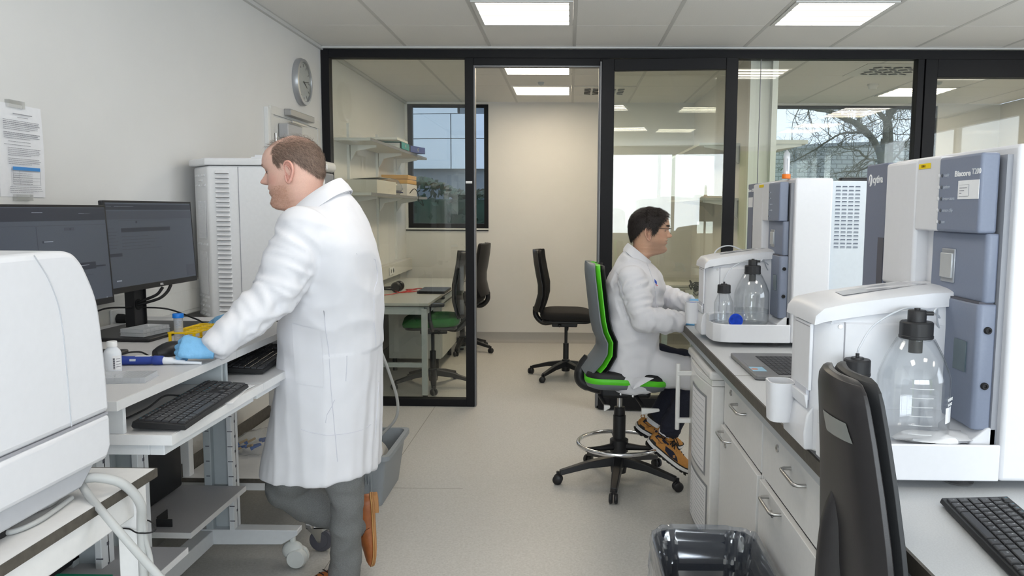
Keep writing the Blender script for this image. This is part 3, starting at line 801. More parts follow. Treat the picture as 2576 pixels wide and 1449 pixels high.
def office_chair(label, loc, rz, seatmat=None, arms=False):
    t = thing('office_chair', label, 'chair', loc, rz, 'black office chairs')
    star_base(t, black_plastic, rot=.35)
    put('gas_lift', B().cone((0, 0, .16), (0, 0, .30), .025).cone((0, 0, .30), (0, 0, .46), .014), black_plastic, t, local=True)
    put('mechanism', B().box(-.12, .10, -.07, .07, .45, .50).cone((-.05, -.13, .47), (-.05, .13, .47), .014).cone((.02, -.1, .455), (.02, -.17, .44), .009), black_plastic, t, bev=.008, local=True)
    put('seat_shell', B().prism(rpoly(-.20, .22, -.21, .21, .07), 'z', .50, .525), black_plastic, t, bev=.008, local=True)
    put('seat', cushion(-.22, .24, .48, .525, .60, front=.03), seatmat or fabric, t, local=True)
    put('back_bracket', B().tube(smooth_path([(-.10, 0, .49), (-.20, 0, .48), (-.265, 0, .54), (-.27, 0, .62)], 5), .024, 8), black_plastic, t, local=True)
    pth = [(-.265, .60), (-.245, .66), (-.225, .74), (-.225, .82), (-.245, .92), (-.262, 1.02), (-.27, 1.09), (-.272, 1.115), (-.272, 1.125)]
    wd = [.36, .42, .45, .45, .43, .40, .37, .33, .24]
    put('backrest', backrest([(x+.012, z) for x, z in pth], wd, [.03, .04, .045, .045, .04, .035, .032, .026, .014], .05), fabric, t, local=True)
    put('back_shell', backrest([(x-.016, z) for x, z in pth], [q*.97 for q in wd], .018, .05), black_plastic, t, local=True)
    if arms:
        for s in (-1, 1):
            put('armrest', B().tube(smooth_path([(0, s*.2, .50), (.0, s*.26, .52), (.02, s*.27, .62), (.02, s*.27, .70)], 4), .017, 8).rbox(-.10, .14, s*.27-.04, s*.27+.04, .70, .725, .03), black_plastic, t, bev=.006, local=True)
    return t
green_fab = mat('green_fabric', (.02, .16, .03), .9, bump=.4, bscale=500)
ch = office_chair('black office chair with armrests and a green seat, at the left office desk behind glass', (-1.12, 6.42, 0), pi+.15, green_fab, True)
office_chair('black office chair half hidden behind the partition post', (-1.10, 8.08, 0), pi-.1)
office_chair('black office chair facing right in the open doorway', (-.02, 6.86, 0), -.05)
# ------------------------------------------------------------------ left side of the lab
lam = mat('laminate_grey', (.60, .595, .60), .45, noise_amt=.05, noise_scale=400)
lam_edge = mat('laminate_edge', (.72, .72, .725), .45)
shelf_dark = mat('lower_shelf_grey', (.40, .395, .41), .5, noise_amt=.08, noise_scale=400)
steelgrey = mat('trolley_grey', (.44, .48, .50), .45)
lightgrey = mat('trolley_light', (.68, .70, .72), .45)
instr_white = mat('instrument_white', (.73, .735, .765), .38, noise_amt=.01)
instr_shade = mat('instrument_grey', (.48, .49, .52), .45)
dark_edge = mat('dark_edge', (.085, .075, .062), .55, noise_amt=.2)
paper = mat('paper', (.80, .80, .82), .8)
ink = mat('ink', (.10, .10, .12), .8)
ink_soft = mat('faded_ink', (.34, .34, .37), .8)
blue_print = mat('blue_print', (.06, .26, .62), .7)

# sheet of instructions taped to the wall
nt_ = thing('notice', 'printed instruction sheet with a blue table header, taped to the left wall', 'notice', (XL, 2.57, 1.50))
X0 = XL+.002
sh = B(); rings = []
for k in range(7):
    z = 1.50+.297*k/6; o = X0+.004*sin(pi*k/6)
    rings.append([Vector((o, 2.465, z)), Vector((o+.003*sin(2.5*k), 2.57, z)), Vector((o+.002, 2.675, z)), Vector((o+.0012, 2.675, z)), Vector((o-.001, 2.465, z))])
sh.loft(rings); put('sheet', sh, paper, nt_)
XN = X0+.0095
pr = B(); rl = random.Random(3)
def tl(y0, y1, z, h=.0018, m_=None): pr.box(XN-.0006, XN, y0, y1, z-h/2, z+h/2)
z = 1.752
def para(n, bold=(), ind=0.):
    global z
    for i in range(n):
        end = 2.655-(.05 if i == n-1 else rl.uniform(0, .012)); y = 2.483+ind
        while y < end:
            l = rl.uniform(.005, .02); tl(y, min(y+l, end), z, .0026 if i in bold else .0016); y += l+.0025
        z -= .0058
    z -= .0045
tl(2.53, 2.62, 1.766, .0026); tl(2.55, 2.60, 1.756, .0016); z = 1.744
para(6, (1, 2)); para(4, (0, 1)); para(1, (), .02); para(1); para(5, (), .015); para(4, (), .015)
z = 1.576
zt0 = z-.002
for i in range(6):
    para(1, (), .03)
    z += .0035
z = 1.532; para(4, (), .015)
put('printed_text', pr, ink_soft, nt_, smooth=0, kind='stuff')
put('table_header', B().box(XN-.0006, XN+.0002, 2.515, 2.645, 1.586, 1.597), blue_print, nt_, smooth=0, label='blue header bar of the printed table')
gl = B()
for zz in (1.585, 1.562, 1.552, 1.540): gl.box(XN-.0006, XN, 2.515, 2.645, zz-.0004, zz+.0004)
for yy in (2.515, 2.545, 2.645): gl.box(XN-.0006, XN, yy-.0004, yy+.0004, 1.540, 1.585)
put('table_lines', gl, ink_soft, nt_, smooth=0)
tape = glassmat('clear_tape', (.88, .88, .86), .12, .3, .12)
for a, b_, c, d in ((2.51, 2.585, 1.785, 1.808), (2.52, 2.60, 1.488, 1.508)): put('tape_strip', B().box(XL+.0008, XL+.014, a, b_, c, d), tape, nt_, smooth=0)

# wall clock
ck = thing('wall_clock', 'round silver rimmed wall clock above the side door', 'clock', (XL, 5.30, 2.30))
silver = mat('clock_silver', (.42, .43, .45), .35, metal=.5)
put('clock_case', B().lathe([(.0, 0), (.152, 0), (.155, .02), (.148, .038), (.130, .040), (.124, .026)], (XL, 5.30, 2.30), 48, 'x', cap=False), silver, ck)
put('clock_face', B().lathe([(0, .020), (.126, .020), (.126, .026), (0, .026)], (XL, 5.30, 2.30), 48, 'x'), mat('clock_face', (.66, .68, .70), .4), ck)
tk = []
for k in range(12):
    a = 2*pi*k/12; c = Vector((XL+.027, 5.30+.108*sin(a), 2.30+.108*cos(a))); r_ = Vector((0, sin(a), cos(a)))
    put('hour_mark', B().obox(c, (.0008, 0, 0), r_*.010, r_.cross(Vector((1, 0, 0)))*.0025), ink, ck, smooth=0)
for a, l, wd, nm in ((radians(118), .065, .004, 'hour_hand'), (radians(84), .098, .003, 'minute_hand')):
    r_ = Vector((0, sin(a), cos(a))); put(nm, B().obox(Vector((XL+.030, 5.30, 2.30))+r_*l*.42, (.0008, 0, 0), r_*l*.58, r_.cross(Vector((1, 0, 0)))*wd), ink, ck, smooth=0)
put('clock_glass', B().lathe([(.0, .041), (.132, .037), (.132, .036), (0, .040)], (XL, 5.30, 2.30), 40, 'x'), glassmat('clock_glass', (.95, .96, .96), .06), ck)

# two height adjustable workstation trolleys
def trolley(y0, y1, ys0, ys1, zs, label, up, shelfX, shelfY, zone):
    t = thing('workstation_trolley', label, 'trolley', (-1.3, (y0+y1)/2, 0), group='workstation trolleys')
    zt_ = .945
    put('table_top', B().box(-1.66, -.918, y0, y1, zt_-.024, zt_), lam, t, bev=.0015)
    put('edge_band', B().box(-.918, -.914, y0, y1, zt_-.024, zt_).box(-1.66, -.914, y0-.004, y0, zt_-.024, zt_), lam_edge, t)
    put('front_beam', B().box(-.975, -.94, y0+.01, y1-.01, zt_-.052, zt_-.024).box(-1.6, -.975, y0+.01, y0+.05, zt_-.052, zt_-.024), lightgrey, t, bev=.002)
    put('upper_shelf', B().box(-1.72, -1.026, ys0, ys1, 1.008, 1.03), lam, t, bev=.0015)
    put('shelf_edge', B().box(-1.026, -1.022, ys0, ys1, 1.008, 1.03).box(-1.72, -1.022, ys0-.004, ys0, 1.008, 1.03), lam_edge, t)
    for y in (y0+.004, y1-.02): put('riser_panel', B().box(-1.70, -1.03, y, y+.012, zt_, 1.008), lightgrey if y < 2 else steelgrey, t, bev=.001)
    for y in up:
        b = B()
        # channel section upright: web and two returned flanges
        b.box(-1.462, -1.352, y, y+.004, .16, .925)
        u = put('upright', b, steelgrey, t)
        put('flange', B().box(-1.47, -1.44, y-.03, y, .16, .90), steelgrey, u, bev=.002)
        put('flange', B().box(-1.372, -1.352, y-.034, y+.03, .16, .88), lightgrey, u, bev=.002)
        sl = B()
        for k in range(12):
            z_ = .2+.062*k
            sl.box(-1.368, -1.348, y-.0352, y-.033, z_, z_+.003); sl.box(-1.46, -1.445, y-.0312, y-.029, z_, z_+.003)
            sl.box(-1.3525, -1.351, y-.006, y+.004, z_+.03, z_+.04)
        put('slots', sl, ink, u, smooth=0, kind='stuff')
        fb = put('foot_beam', B().prism([(-1.49, .10), (-1.49, .165), (-1.095, .165), (-1.095, .145), (-1.16, .105)], 'y', y-.035, y+.025), lightgrey, t, bev=.003)
        cs = B().cone((-1.125, y-.005, .09), (-1.125, y-.005, .15), .012).ball((-1.125, y-.005, .07), .045, .030, .04)
        cs.lathe([(0, -.032), (.036, -.032), (.042, -.02), (.042, -.008), (.03, -.004), (0, -.004)], (-1.105, y-.005, .042), 24, 'y').lathe([(0, .004), (.03, .004), (.042, .008), (.042, .02), (.036, .032), (0, .032)], (-1.105, y-.005, .042), 24, 'y')
        put('caster', cs, mat('ivory_caster', (.66, .68, .66), .4), fb)
    put('floor_beam', B().box(-1.50, -1.44, up[0], up[-1], .10, .16), lightgrey, t, bev=.003)
    put('rear_panel', B().box(-1.66, -1.645, y0+.05, y1-.05, .16, .22), steelgrey, t)
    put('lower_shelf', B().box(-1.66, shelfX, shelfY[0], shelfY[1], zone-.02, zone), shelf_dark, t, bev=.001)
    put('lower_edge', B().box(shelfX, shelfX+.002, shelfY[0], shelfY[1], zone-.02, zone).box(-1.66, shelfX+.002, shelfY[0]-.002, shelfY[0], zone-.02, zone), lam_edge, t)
    return t
trolley(1.763, 2.305, 1.734, 2.374, 1.03, 'nearer grey workstation trolley, carrying the front keyboard and left monitor', (1.86, 2.21), -1.176, (1.70, 2.33), .42)
trolley(2.312, 3.14, 2.380, 3.12, 1.03, 'farther grey workstation trolley, with castors, carrying the right monitor', (2.42, 3.10), -1.30, (2.60, 3.065), .35)

# monitors
screen_m = mat('screen_grey', (.045, .052, .066), .28, emis=(.36, .42, .55), estr=.055, noise_amt=.08, noise_scale=500)
ui_dark = mat('screen_dark', (.018, .020, .028), .3, emis=(.2, .24, .34), estr=.05)
ui_mid = mat('screen_line', (.03, .034, .045), .3, emis=(.28, .32, .42), estr=.07)
ui_light = mat('screen_light', (.20, .22, .26), .3, emis=(.5, .55, .65), estr=.16)
bezel = mat('monitor_bezel', (.016, .016, .018), .45)
def monitor(label, c, yaw, logo, ui):
    """screen faces local +x; local y runs left to right for the viewer, origin at the screen centre"""
    t = thing('monitor', label, 'monitor', c, yaw, 'desktop monitors')
    tilt = .05
    R_ = Matrix.Rotation(-tilt, 4, 'Y')
    W, H = .537, .306
    def P(nm, b, m_, par=t, **k): return put(nm, b.xf(R_), m_, par, local=True, **k)
    P('housing', B().rbox(-.02, -.003, -W/2, W/2, -H/2, H/2, .004), bezel, bev=.003)
    P('rear_bulge', B().box(-.045, -.02, -.17, .17, -.10, .08), bezel, bev=.015)
    P('bezel', B().box(-.004, 0, -W/2, -W/2+.006, -H/2, H/2).box(-.004, 0, W/2-.006, W/2, -H/2, H/2).box(-.004, 0, -W/2, W/2, H/2-.007, H/2).box(-.004, 0, -W/2, W/2, -H/2, -H/2+.019), bezel, bev=.001)
    s_ = P('screen', B().box(-.003, -.0012, -W/2+.006, W/2-.006, -H/2+.019, H/2-.007), screen_m, smooth=0)
    for m_, rects in ui:
        b = B()
        for y0, y1, z0, z1 in rects: b.box(-.0013, -.0008, -W/2+y0*W, -W/2+y1*W, H/2-z1*H, H/2-z0*H)
        P('screen_graphic', b, m_, s_, smooth=0)
    # stand: neck and foot (untilted)
    zb = 1.031-c[2]
    nk = put('neck', B().box(-.088, -.072, -.036, .036, zb+.012, .03), mat('stand_grey', (.028, .028, .033), .5), t, local=True, bev=.003)
    put('neck_side', B().box(-.098, -.064, -.038, -.034, zb+.012, .02).box(-.098, -.064, .034, .038, zb+.012, .02).box(-.075, -.04, -.03, .03, -.03, .03), bezel, nk, local=True)
    put('cable_hole', B().lathe([(0, 0), (.020, 0), (.020, .002), (.016, .003), (0, .001)], (-.072, 0, zb+.09), 24, 'x'), black_rubber, nk, local=True)
    put('foot', B().rbox(-.15, .125, -.27, .14, zb, zb+.012, .008), bezel, t, local=True, bev=.004)
    if logo:
        o = text('logo', 'DELL', .0095, mat('logo_grey', (.6, .6, .62), .4), t, (0, 0, 0), (0, 1, 0), (0, 0, 1), 'CENTER', bold=.0003)
        o.data.transform(ROOT[t]); o.data.transform(R_ @ Matrix.Translation((.0006, .02, -H/2+.006)))
    return t
lines = lambda y0, y1, z0, n, dz: [(y0, y0+(y1-y0)*(.6+.4*((i*37) % 10)/10), z0+i*dz, z0+i*dz+.008) for i in range(n)]
monitor('left desktop monitor, partly behind the white instrument, showing a dim screen', (-1.452, 2.185, 1.322), -.02, False, [
    (ui_dark, [(0, 1, .03, .15)]), (ui_mid, [(0, 1, .19, .196), (.62, .66, .215, .245), (.66, .70, .215, .245), (.40, .405, .2, 1)]),
    (ui_dark, [(.44, .86, .56, .63), (.66, .675, .22, .24), (.46, .48, .42, .44), (.44, .45, .33, .35), (.5, .52, .485, .51), (.86, .95, .60, .615), (.30, .40, .53, .57)]),
    (ui_light, [(.38, .46, .07, .075), (.75, .85, .08, .083), (.45, .52, .335, .342), (.45, .5, .425, .432), (.46, .80, .585, .59)]),
    (ui_mid, lines(.46, .88, .66, 4, .02)), (ui_light, [(.80, .82, .93, .945), (.93, .94, .93, .945)])])
monitor('right desktop monitor with a thin black bezel, showing a dim list on its screen', (-1.478, 2.785, 1.338), -.045, True, [
    (ui_dark, [(.01, 1, .04, .10)]), (ui_mid, [(0, .99, .115, .205), (.13, .86, .215, .22)]), (ui_dark, [(.15, .70, .30, .345), (.015, .14, .57, .605), (.31, .325, .225, .25)]),
    (ui_light, [(.02, .07, .06, .066), (.1, .3, .06, .066), (.06, .11, .86, .875)]), (ui_mid, lines(.15, .62, .39, 5, .035)), (ui_mid, lines(.02, .12, .3, 7, .035)), (ui_mid, [(.87, 1, .78, .92)])])

# monitor leads
def lead(label, pts, r=.0035, m_=black_rubber, name='cable', grp=None, k=7): return single(name, B().tube(smooth_path(pts, k), r, 8), m_, label, 'cable', grp)
hx, hy, hz = -1.515, 2.785, 1.12
lead('thick black lead looping from the right monitor into its stand hole', [(-1.47, 2.87, 1.185), (-1.475, 2.85, 1.16), (-1.485, 2.81, 1.14), (-1.53, 2.785, 1.125), (-1.56, 2.78, 1.118)], .0055)
lead('straight black lead dropping from the right monitor into its stand hole', [(-1.475, 2.82, 1.18), (-1.488, 2.80, 1.155), (-1.53, 2.782, 1.135), (-1.56, 2.778, 1.12)], .0055)
lead('thin black lead lying across the trolley shelf towards the far keyboard', [(-1.55, 2.79, 1.11), (-1.48, 2.86, 1.095), (-1.38, 2.86, 1.06), (-1.28, 2.80, 1.045), (-1.20, 2.90, 1.075), (-1.16, 3.0, 1.085), (-1.13, 3.02, 1.05), (-1.12, 2.98, 1.036)], .003)
lead('black mouse lead running behind the monitor stand', [(-1.54, 2.44, 1.12), (-1.53, 2.55, 1.135), (-1.55, 2.7, 1.12), (-1.56, 2.85, 1.10)], .003)
for k, (dy, dx) in enumerate(((0, 0), (.03, .012), (.05, -.01))):
    lead('bundled black lead hanging behind the left monitor, %s' % ('leftmost', 'middle', 'rightmost')[k], [(-1.55+dx, 2.35+dy, 1.20), (-1.55+dx, 2.38+dy, 1.11), (-1.56, 2.40, 1.085), (-1.555+dx, 2.37+dy*.4, 1.033)], .005)
single('cable_tie', B().lathe([(0, -.014), (.014, -.014), (.014, .014), (0, .014)], (-1.56, 2.40, 1.085), 12), black_rubber, 'black hook and loop strap round the hanging leads', 'cable tie')
plug = thing('power_plug', 'black angled mains plug in the trunking socket', 'plug', (XL+.076, 2.945, 1.045))
put('plug_body', B().lathe([(.0, .0), (.019, 0), (.019, .02), (.015, .035), (.0, .035)], (XL+.077, 2.945, 1.045), 16, 'x'), black_rubber, plug)
put('plug_neck', B().tube(smooth_path([(XL+.105, 2.945, 1.045), (XL+.118, 2.94, 1.02), (XL+.118, 2.93, .99), (XL+.1, 2.90, .955), (XL+.09, 2.86, .93)], 5), .006, 8), black_rubber, plug)

# keyboards with every key a part
kb_m = mat('keyboard_black', (.009, .009, .010), .5, bump=.05)
key_m = mat('key_black', (.030, .030, .033), .38)
key_side = mat('legend_white', (.62, .64, .66), .6)
legend_blue = mat('legend_blue', (.05, .42, .62), .5)
KEYMESH = {}
def key_mesh(wd, dp):
    k = (round(wd, 4), round(dp, 4))
    if k not in KEYMESH:
        b = B(); a = .0022
        b.add([(-wd/2, -dp/2, 0), (wd/2, -dp/2, 0), (wd/2, dp/2, 0), (-wd/2, dp/2, 0),
               (-wd/2+.0006, -dp/2+.0006, .0035), (wd/2-.0006, -dp/2+.0006, .0035), (wd/2-.0006, dp/2-.0006, .0035), (-wd/2+.0006, dp/2-.0006, .0035),
               (-wd/2+a, -dp/2+a, .0048), (wd/2-a, -dp/2+a, .0048), (wd/2-a, dp/2-a, .0048), (-wd/2+a, dp/2-a, .0048)],
              [(0, 1, 5, 4), (1, 2, 6, 5), (2, 3, 7, 6), (3, 0, 4, 7), (4, 5, 9, 8), (5, 6, 10, 9), (6, 7, 11, 10), (7, 4, 8, 11), (8, 9, 10, 11)])
        me = bpy.data.meshes.new('key'); me.from_pydata([tuple(v) for v in b.v], [], b.f); me.materials.append(key_m); KEYMESH[k] = me
    return KEYMESH[k]
GLYPH = {}
def glyph(ch):
    if ch not in GLYPH:
        cu = bpy.data.curves.new('g', 'FONT'); cu.body = ch; cu.size = 1; cu.align_x = 'CENTER'; cu.align_y = 'CENTER'; cu.resolution_u = 2
        o = bpy.data.objects.new('g', cu); COL.objects.link(o)
        me = bpy.data.meshes.new_from_object(o.evaluated_get(bpy.context.evaluated_depsgraph_get()))
        GLYPH[ch] = ([v.co.copy() for v in me.vertices], [list(p.vertices) for p in me.polygons])
        bpy.data.objects.remove(o)
    return GLYPH[ch]
ROWS = ['`1234567890-=', 'QWERTYUIOP[]', "ASDFGHJKL;'#", 'ZXCVBNM,./']
def keyboard(label, loc, rz, legends=True, tilt=.05):
    t = thing('keyboard', label, 'keyboard', loc, rz, 'black desktop keyboards')
    P = .019; W, D = .442, .127
    T = Matrix.Rotation(tilt, 4, 'X')
    # case: wedge with sloped sides
    prof = [(-D/2, .004), (-D/2+.004, .0), (D/2-.004, .0), (D/2, .005), (D/2-.003, .0165), (-D/2+.004, .0125)]
    b = B().prism(prof, 'x', -W/2, W/2); b.xf(T @ Matrix.Translation((0, 0, .003))); put('case', b, kb_m, t, local=True, bev=.0012)
    lg = B(); lb = B()
    ztop = lambda y: .003+.0125+.0035*(y+D/2)/D
    def key(x, y, wd=1., dp=1., ch=None, blue=False):
        o = bpy.data.objects.new('key', key_mesh(P*wd-.0022, P*dp-.0022)); COL.objects.link(o); o.parent = t; ROOT[o] = ROOT[t]
        p = T @ Vector((x, y, ztop(y))); o.location = p; o.rotation_euler = (tilt+.028, 0, 0)
        if legends and ch:
            vs, fs = glyph(ch)
            M_ = Matrix.Translation(p) @ Matrix.Rotation(tilt+.028, 4, 'X') @ Matrix.Translation((-.0022, .002, .0051)) @ Matrix.Scale(.0062, 4)
            (lb if blue else lg).add([M_ @ v for v in vs], fs)
    x0 = -W/2+.012; yf = -D/2+.017; yr = [yf+P*k for k in range(5)]
    # bottom row: ctrl, win, alt, space, alt, fn, menu, ctrl
    x = x0
    for wd, ch in ((1.25, 'c'), (1.25, 'w'), (1.25, 'a'), (6.25, None), (1.25, 'a'), (1.25, 'f'), (1.25, 'm'), (1.25, 'c')):
        key(x+P*wd/2, yr[0], wd, 1, ch); x += P*wd
    def row(y, lead_, chars, tail):
        x = x0
        if lead_: key(x+P*lead_/2, y, lead_, 1, '^'); x += P*lead_
        for c in chars: key(x+P/2, y, 1, 1, c); x += P
        if tail: key(x+P*tail/2, y, tail, 1, '<')
    row(yr[1], 1.25, '|'+ROWS[3], 2.75); row(yr[2], 1.75, ROWS[2], 1.25); row(yr[3], 1.5, ROWS[1], 1.5); row(yr[4], 0, ROWS[0], 2.)
    yt = yr[4]+P*.98
    xx = x0
    for k in range(13):
        key(xx+P/2, yt, .95, .62, 'F' if k else 'E', True); xx += P*(1.0 if k % 4 else 1.55) if k < 12 else 0
    xn = x0+15.2*P
    for k in range(3):
        key(xn+P*(k+.5), yr[4], 1, 1, 'I', True); key(xn+P*(k+.5), yr[3], 1, 1, 'D', True); key(xn+P*(k+.5), yr[0], 1, 1, '+'); key(xn+P*(k+.5), yt, .95, .62, 'P', True)
    key(xn+P*1.5, yr[1], 1, 1, '+')
    xm = xn+3.2*P
    for r in range(1, 4):
        for k in range(3): key(xm+P*(k+.5), yr[r], 1, 1, str((r-1)*3+k+1), k == 1)
    for k in range(4): key(xm+P*(k+.5), yr[4], 1, 1, '/*-+'[k])
    for k in range(4): key(xm+P*(k+.5), yt, .95, .62, 'o', True)
    key(xm+P, yr[0], 2, 1, '0'); key(xm+2.5*P, yr[0], 1, 1, '.'); key(xm+3.5*P, yr[3]-P*.5, 1, 2); key(xm+3.5*P, yr[1]-P*.5, 1, 2)
    if legends:
        put('key_legends', lg, key_side, t, local=True, smooth=0, kind='stuff'); put('blue_legends', lb, legend_blue, t, local=True, smooth=0, kind='stuff')
    fb = B().box(-W/2+.03, -W/2+.06, D/2-.02, D/2-.012, -.001, .008).box(W/2-.06, W/2-.03, D/2-.02, D/2-.012, -.001, .008)
    return t
keyboard('black keyboard with pale blue key print on the nearer trolley, beside loose papers', (-.974, 2.006, .948), radians(94.2))
keyboard('black keyboard on the farther trolley, its end hidden by the standing person', (-1.045, 2.64, .948), radians(96), False)
lead('keyboard lead curling out from under the nearer upper shelf', [(-1.16, 1.78, .949), (-1.10, 1.84, .949), (-1.06, 1.92, .965), (-1.055, 2.0, .978), (-1.045, 2.06, .966)], .0025)
lead('keyboard lead at the far keyboard', [(-1.16, 2.75, .95), (-1.14, 2.70, .98), (-1.12, 2.66, .966)], .0025)
single('loose_paper', B().obox((-.965, 2.16, .9465), (.045, .01, 0), (-.02, .11, 0), (0, 0, .0006)).obox((-.99, 2.18, .9478), (.06, -.004, 0), (.006, .09, 0), (0, 0, .0006)), paper, 'white papers sticking out from under the front keyboard', 'papers', smooth=0)

# computer mouse
ms = B(); rings = []
for k in range(9):
    s_ = -1+2*k/8; hw = .031*(1-abs(s_)**3.2*.45); hh = .034*(1-.55*max(0, s_)**2-.62*max(0, -s_)**1.8)
    ring = [Vector((.055*s_, hw*cos(pi*j/10), .006+hh*sin(pi*j/10)**.8)) for j in range(11)]+[Vector((.055*s_, -hw*.9, 0)), Vector((.055*s_, hw*.9, 0))]
    rings.append(ring)
ms.loft(rings)
mo = thing('mouse', 'black computer mouse on the upper trolley shelf, in front of the yellow rack', 'mouse', (-1.185, 2.31, 1.031), radians(-125))
put('mouse_body', ms, black_plastic, mo, local=True); put('scroll_wheel', B().lathe([(0, -.003), (.009, -.003), (.009, .003), (0, .003)], (-.028, 0, .026), 16, 'y'), black_rubber, mo, local=True)
put('base_rim', B().rbox(-.055, .05, -.031, .031, .0, .006, .028), black_rubber, mo, local=True)

# reagent bottle
bt = thing('reagent_bottle', 'small white plastic bottle with a barcode label and screw cap', 'bottle', (-1.213, 2.045, 1.03))
put('bottle_body', B().lathe([(0, .001), (.020, .001), (.0215, .004), (.0215, .052), (.019, .060), (.012, .068), (.0115, .071), (0, .071)], (0, 0, 0), 28), mat('milky_plastic', (.80, .83, .88), .35, trans=.1), bt, local=True)
put('cap', B().lathe([(0, .070), (.0128, .070), (.0128, .083), (.012, .0845), (0, .0845)], (0, 0, 0), 28), mat('cap_white', (.80, .80, .80), .45), bt, local=True)
lb_ = B(); a0 = radians(-62)
n_ = 8; ring0 = [Vector((.0219*cos(a0+radians(60)*i/n_), .0219*sin(a0+radians(60)*i/n_), .010)) for i in range(n_+1)]
lb_.loft([ring0, [v+Vector((0, 0, .038)) for v in ring0]], cap=False, close=False)
put('label', lb_, paper, bt, local=True, label='white sticker with a barcode')
bcb = B()
for k in range(16):
    z_ = .013+.0019*k; a_ = a0+radians(10); q = Vector((.0222*cos(a_), .0222*sin(a_), z_)); tq = Vector((-sin(a_), cos(a_), 0))
    bcb.obox(q, tq*.0022, q.normalized()*0+Vector((cos(a_), sin(a_), 0))*.0002, (0, 0, .0004+.0003*(k % 3)))
for k in range(4):
    a_ = a0+radians(38); q = Vector((.0222*cos(a_), .0222*sin(a_), .018+.007*k)); tq = Vector((-sin(a_), cos(a_), 0)); bcb.obox(q, tq*.006, Vector((cos(a_), sin(a_), 0))*.0002, (0, 0, .0006))
put('barcode', bcb, ink, bt, local=True, smooth=0)

# pipette lying on the shelf
pp = thing('pipette', 'blue and white pipette lying on the upper trolley shelf', 'pipette', (-1.255, 2.145, 1.03))
d = Vector((.214, .02, 0)).normalized(); p0 = Vector((-1.262, 2.142, 1.043))
blue = mat('pipette_blue', (.025, .055, .30), .4)
put('handle', B().tube([p0, p0+d*.012, p0+d*.03, p0+d*.09, p0+d*.10], [.012, .0145, .0125, .0125, .011], 16), blue, pp)
put('grip_collar', B().tube([p0+d*.10, p0+d*.104, p0+d*.126, p0+d*.13], [.0115, .0135, .0130, .011], 16), blue, pp)
put('finger_hook', B().ball(p0+d*.012+Vector((0, 0, -.002)), .012, .018, .011), blue, pp)
put('shaft', B().tube([p0+d*.13-Vector((0, 0, .001)), p0+d*.155-Vector((0, 0, .002)), p0+d*.157-Vector((0, 0, .003)), p0+d*.186-Vector((0, 0, .006)), p0+d*.188-Vector((0, 0, .007)), p0+d*.232-Vector((0, 0, .009))], [.0105, .009, .007, .006, .0045, .004], 14), mat('pipette_white', (.80, .82, .86), .35), pp)
put('display_window', B().obox(p0+d*.05+Vector((.002, -.0118, .003)), d*.008, (0, .001, 0), (0, 0, .003)), mat('window_pale', (.6, .65, .75), .3), pp)
put('label_strip', B().obox(p0+d*.075+Vector((0, 0, .0125)), d*.02, (0, .005, 0), (0, 0, .0006)), paper, pp)

# clear plastic well plates
clear = glassmat('clear_plastic', (.96, .965, .975), .14, .06, .28)
def plate(label, loc, rz, hgt=.0145, layers=1):
    t = thing('well_plate', label, 'well plate', loc, rz, 'clear well plates')
    for q in range(layers):
        zo = q*(hgt+.001)
        put('plate_skirt', B().box(-.064, .064, -.043, -.0415, zo, zo+hgt).box(-.064, .064, .0415, .043, zo, zo+hgt).box(-.064, -.0625, -.0415, .0415, zo, zo+hgt).box(.0625, .064, -.0415, .0415, zo, zo+hgt).box(-.0655, .0655, -.0445, .0445, zo, zo+.0022), clear, t, local=True)
        put('plate_top', B().box(-.0625, .0625, -.0415, .0415, zo+hgt-.0012, zo+hgt), clear, t, local=True, smooth=0)
        wl = B()
        for i in range(12):
            for j in range(8): wl.lathe([(.0034, zo+hgt+.0002), (.0034, zo+.003), (.0015, zo+.002)], (-.0495+.009*i, -.0315+.009*j, 0), 8, cap=False)
        put('wells', wl, clear, t, local=True, kind='stuff')
        rb = B()
        for k in range(6): rb.box(-.0655, .0655, 0, 0, 0, 0) if False else rb.box(-.05+.02*k, -.0485+.02*k, -.0438, -.043, zo, zo+hgt)
        put('ribs', rb, clear, t, local=True, smooth=0, kind='stuff')
    return t
plate('clear well plate lying near the white plastic bottle', (-1.13, 1.955, 1.0302), radians(8))
plate('clear lidded well plates stacked on the monitor foot', (-1.425, 2.60, 1.0445), radians(80), .0115, 2)

# yellow tube rack and tube
yel = mat('rack_yellow', (.92, .60, .0), .4)
rk = thing('tube_rack', 'bright yellow open tube rack on the upper trolley shelf', 'rack', (-1.212, 2.525, 1.03), radians(-2))
def grid_plate(z, nm):
    b = B(); hx, hy = .042, .10
    for k in range(3): xx = -hx+.042*k; b.box(xx-.003, xx+.003, -hy, hy, z, z+.004)
    for k in range(6): yy = -hy+.04*k; b.box(-hx, hx, yy-.003, yy+.003, z, z+.004)
    for i in range(2):
        for j in range(5): b.torus((-hx+.021+.042*i, -hy+.02+.04*j, z+.002), .0175, .0022, 16, 4)
    put(nm, b, yel, rk, local=True)
grid_plate(.044, 'rack_top'); grid_plate(.0008, 'rack_base')
for sx in (-.039, .039):
    for sy in (-.097, 0, .097): put('rack_post', B().box(sx-.004, sx+.004, sy-.003, sy+.003, .003, .046), yel, rk, local=True, bev=.0008)
tb = thing('centrifuge_tube', 'clear graduated tube with a blue screw cap, standing in the yellow rack', 'tube', (-1.235, 2.447, 1.034))
cltube = glassmat('frosted_tube', (.92, .93, .96), .10, .12, .30)
put('tube_body', B().lathe([(0, 0), (.003, .0005), (.0125, .012), (.0132, .016), (.0138, .092), (.0128, .092), (.0122, .017), (.0, .003)], (0, 0, 0), 24, cap=False), cltube, tb, local=True)
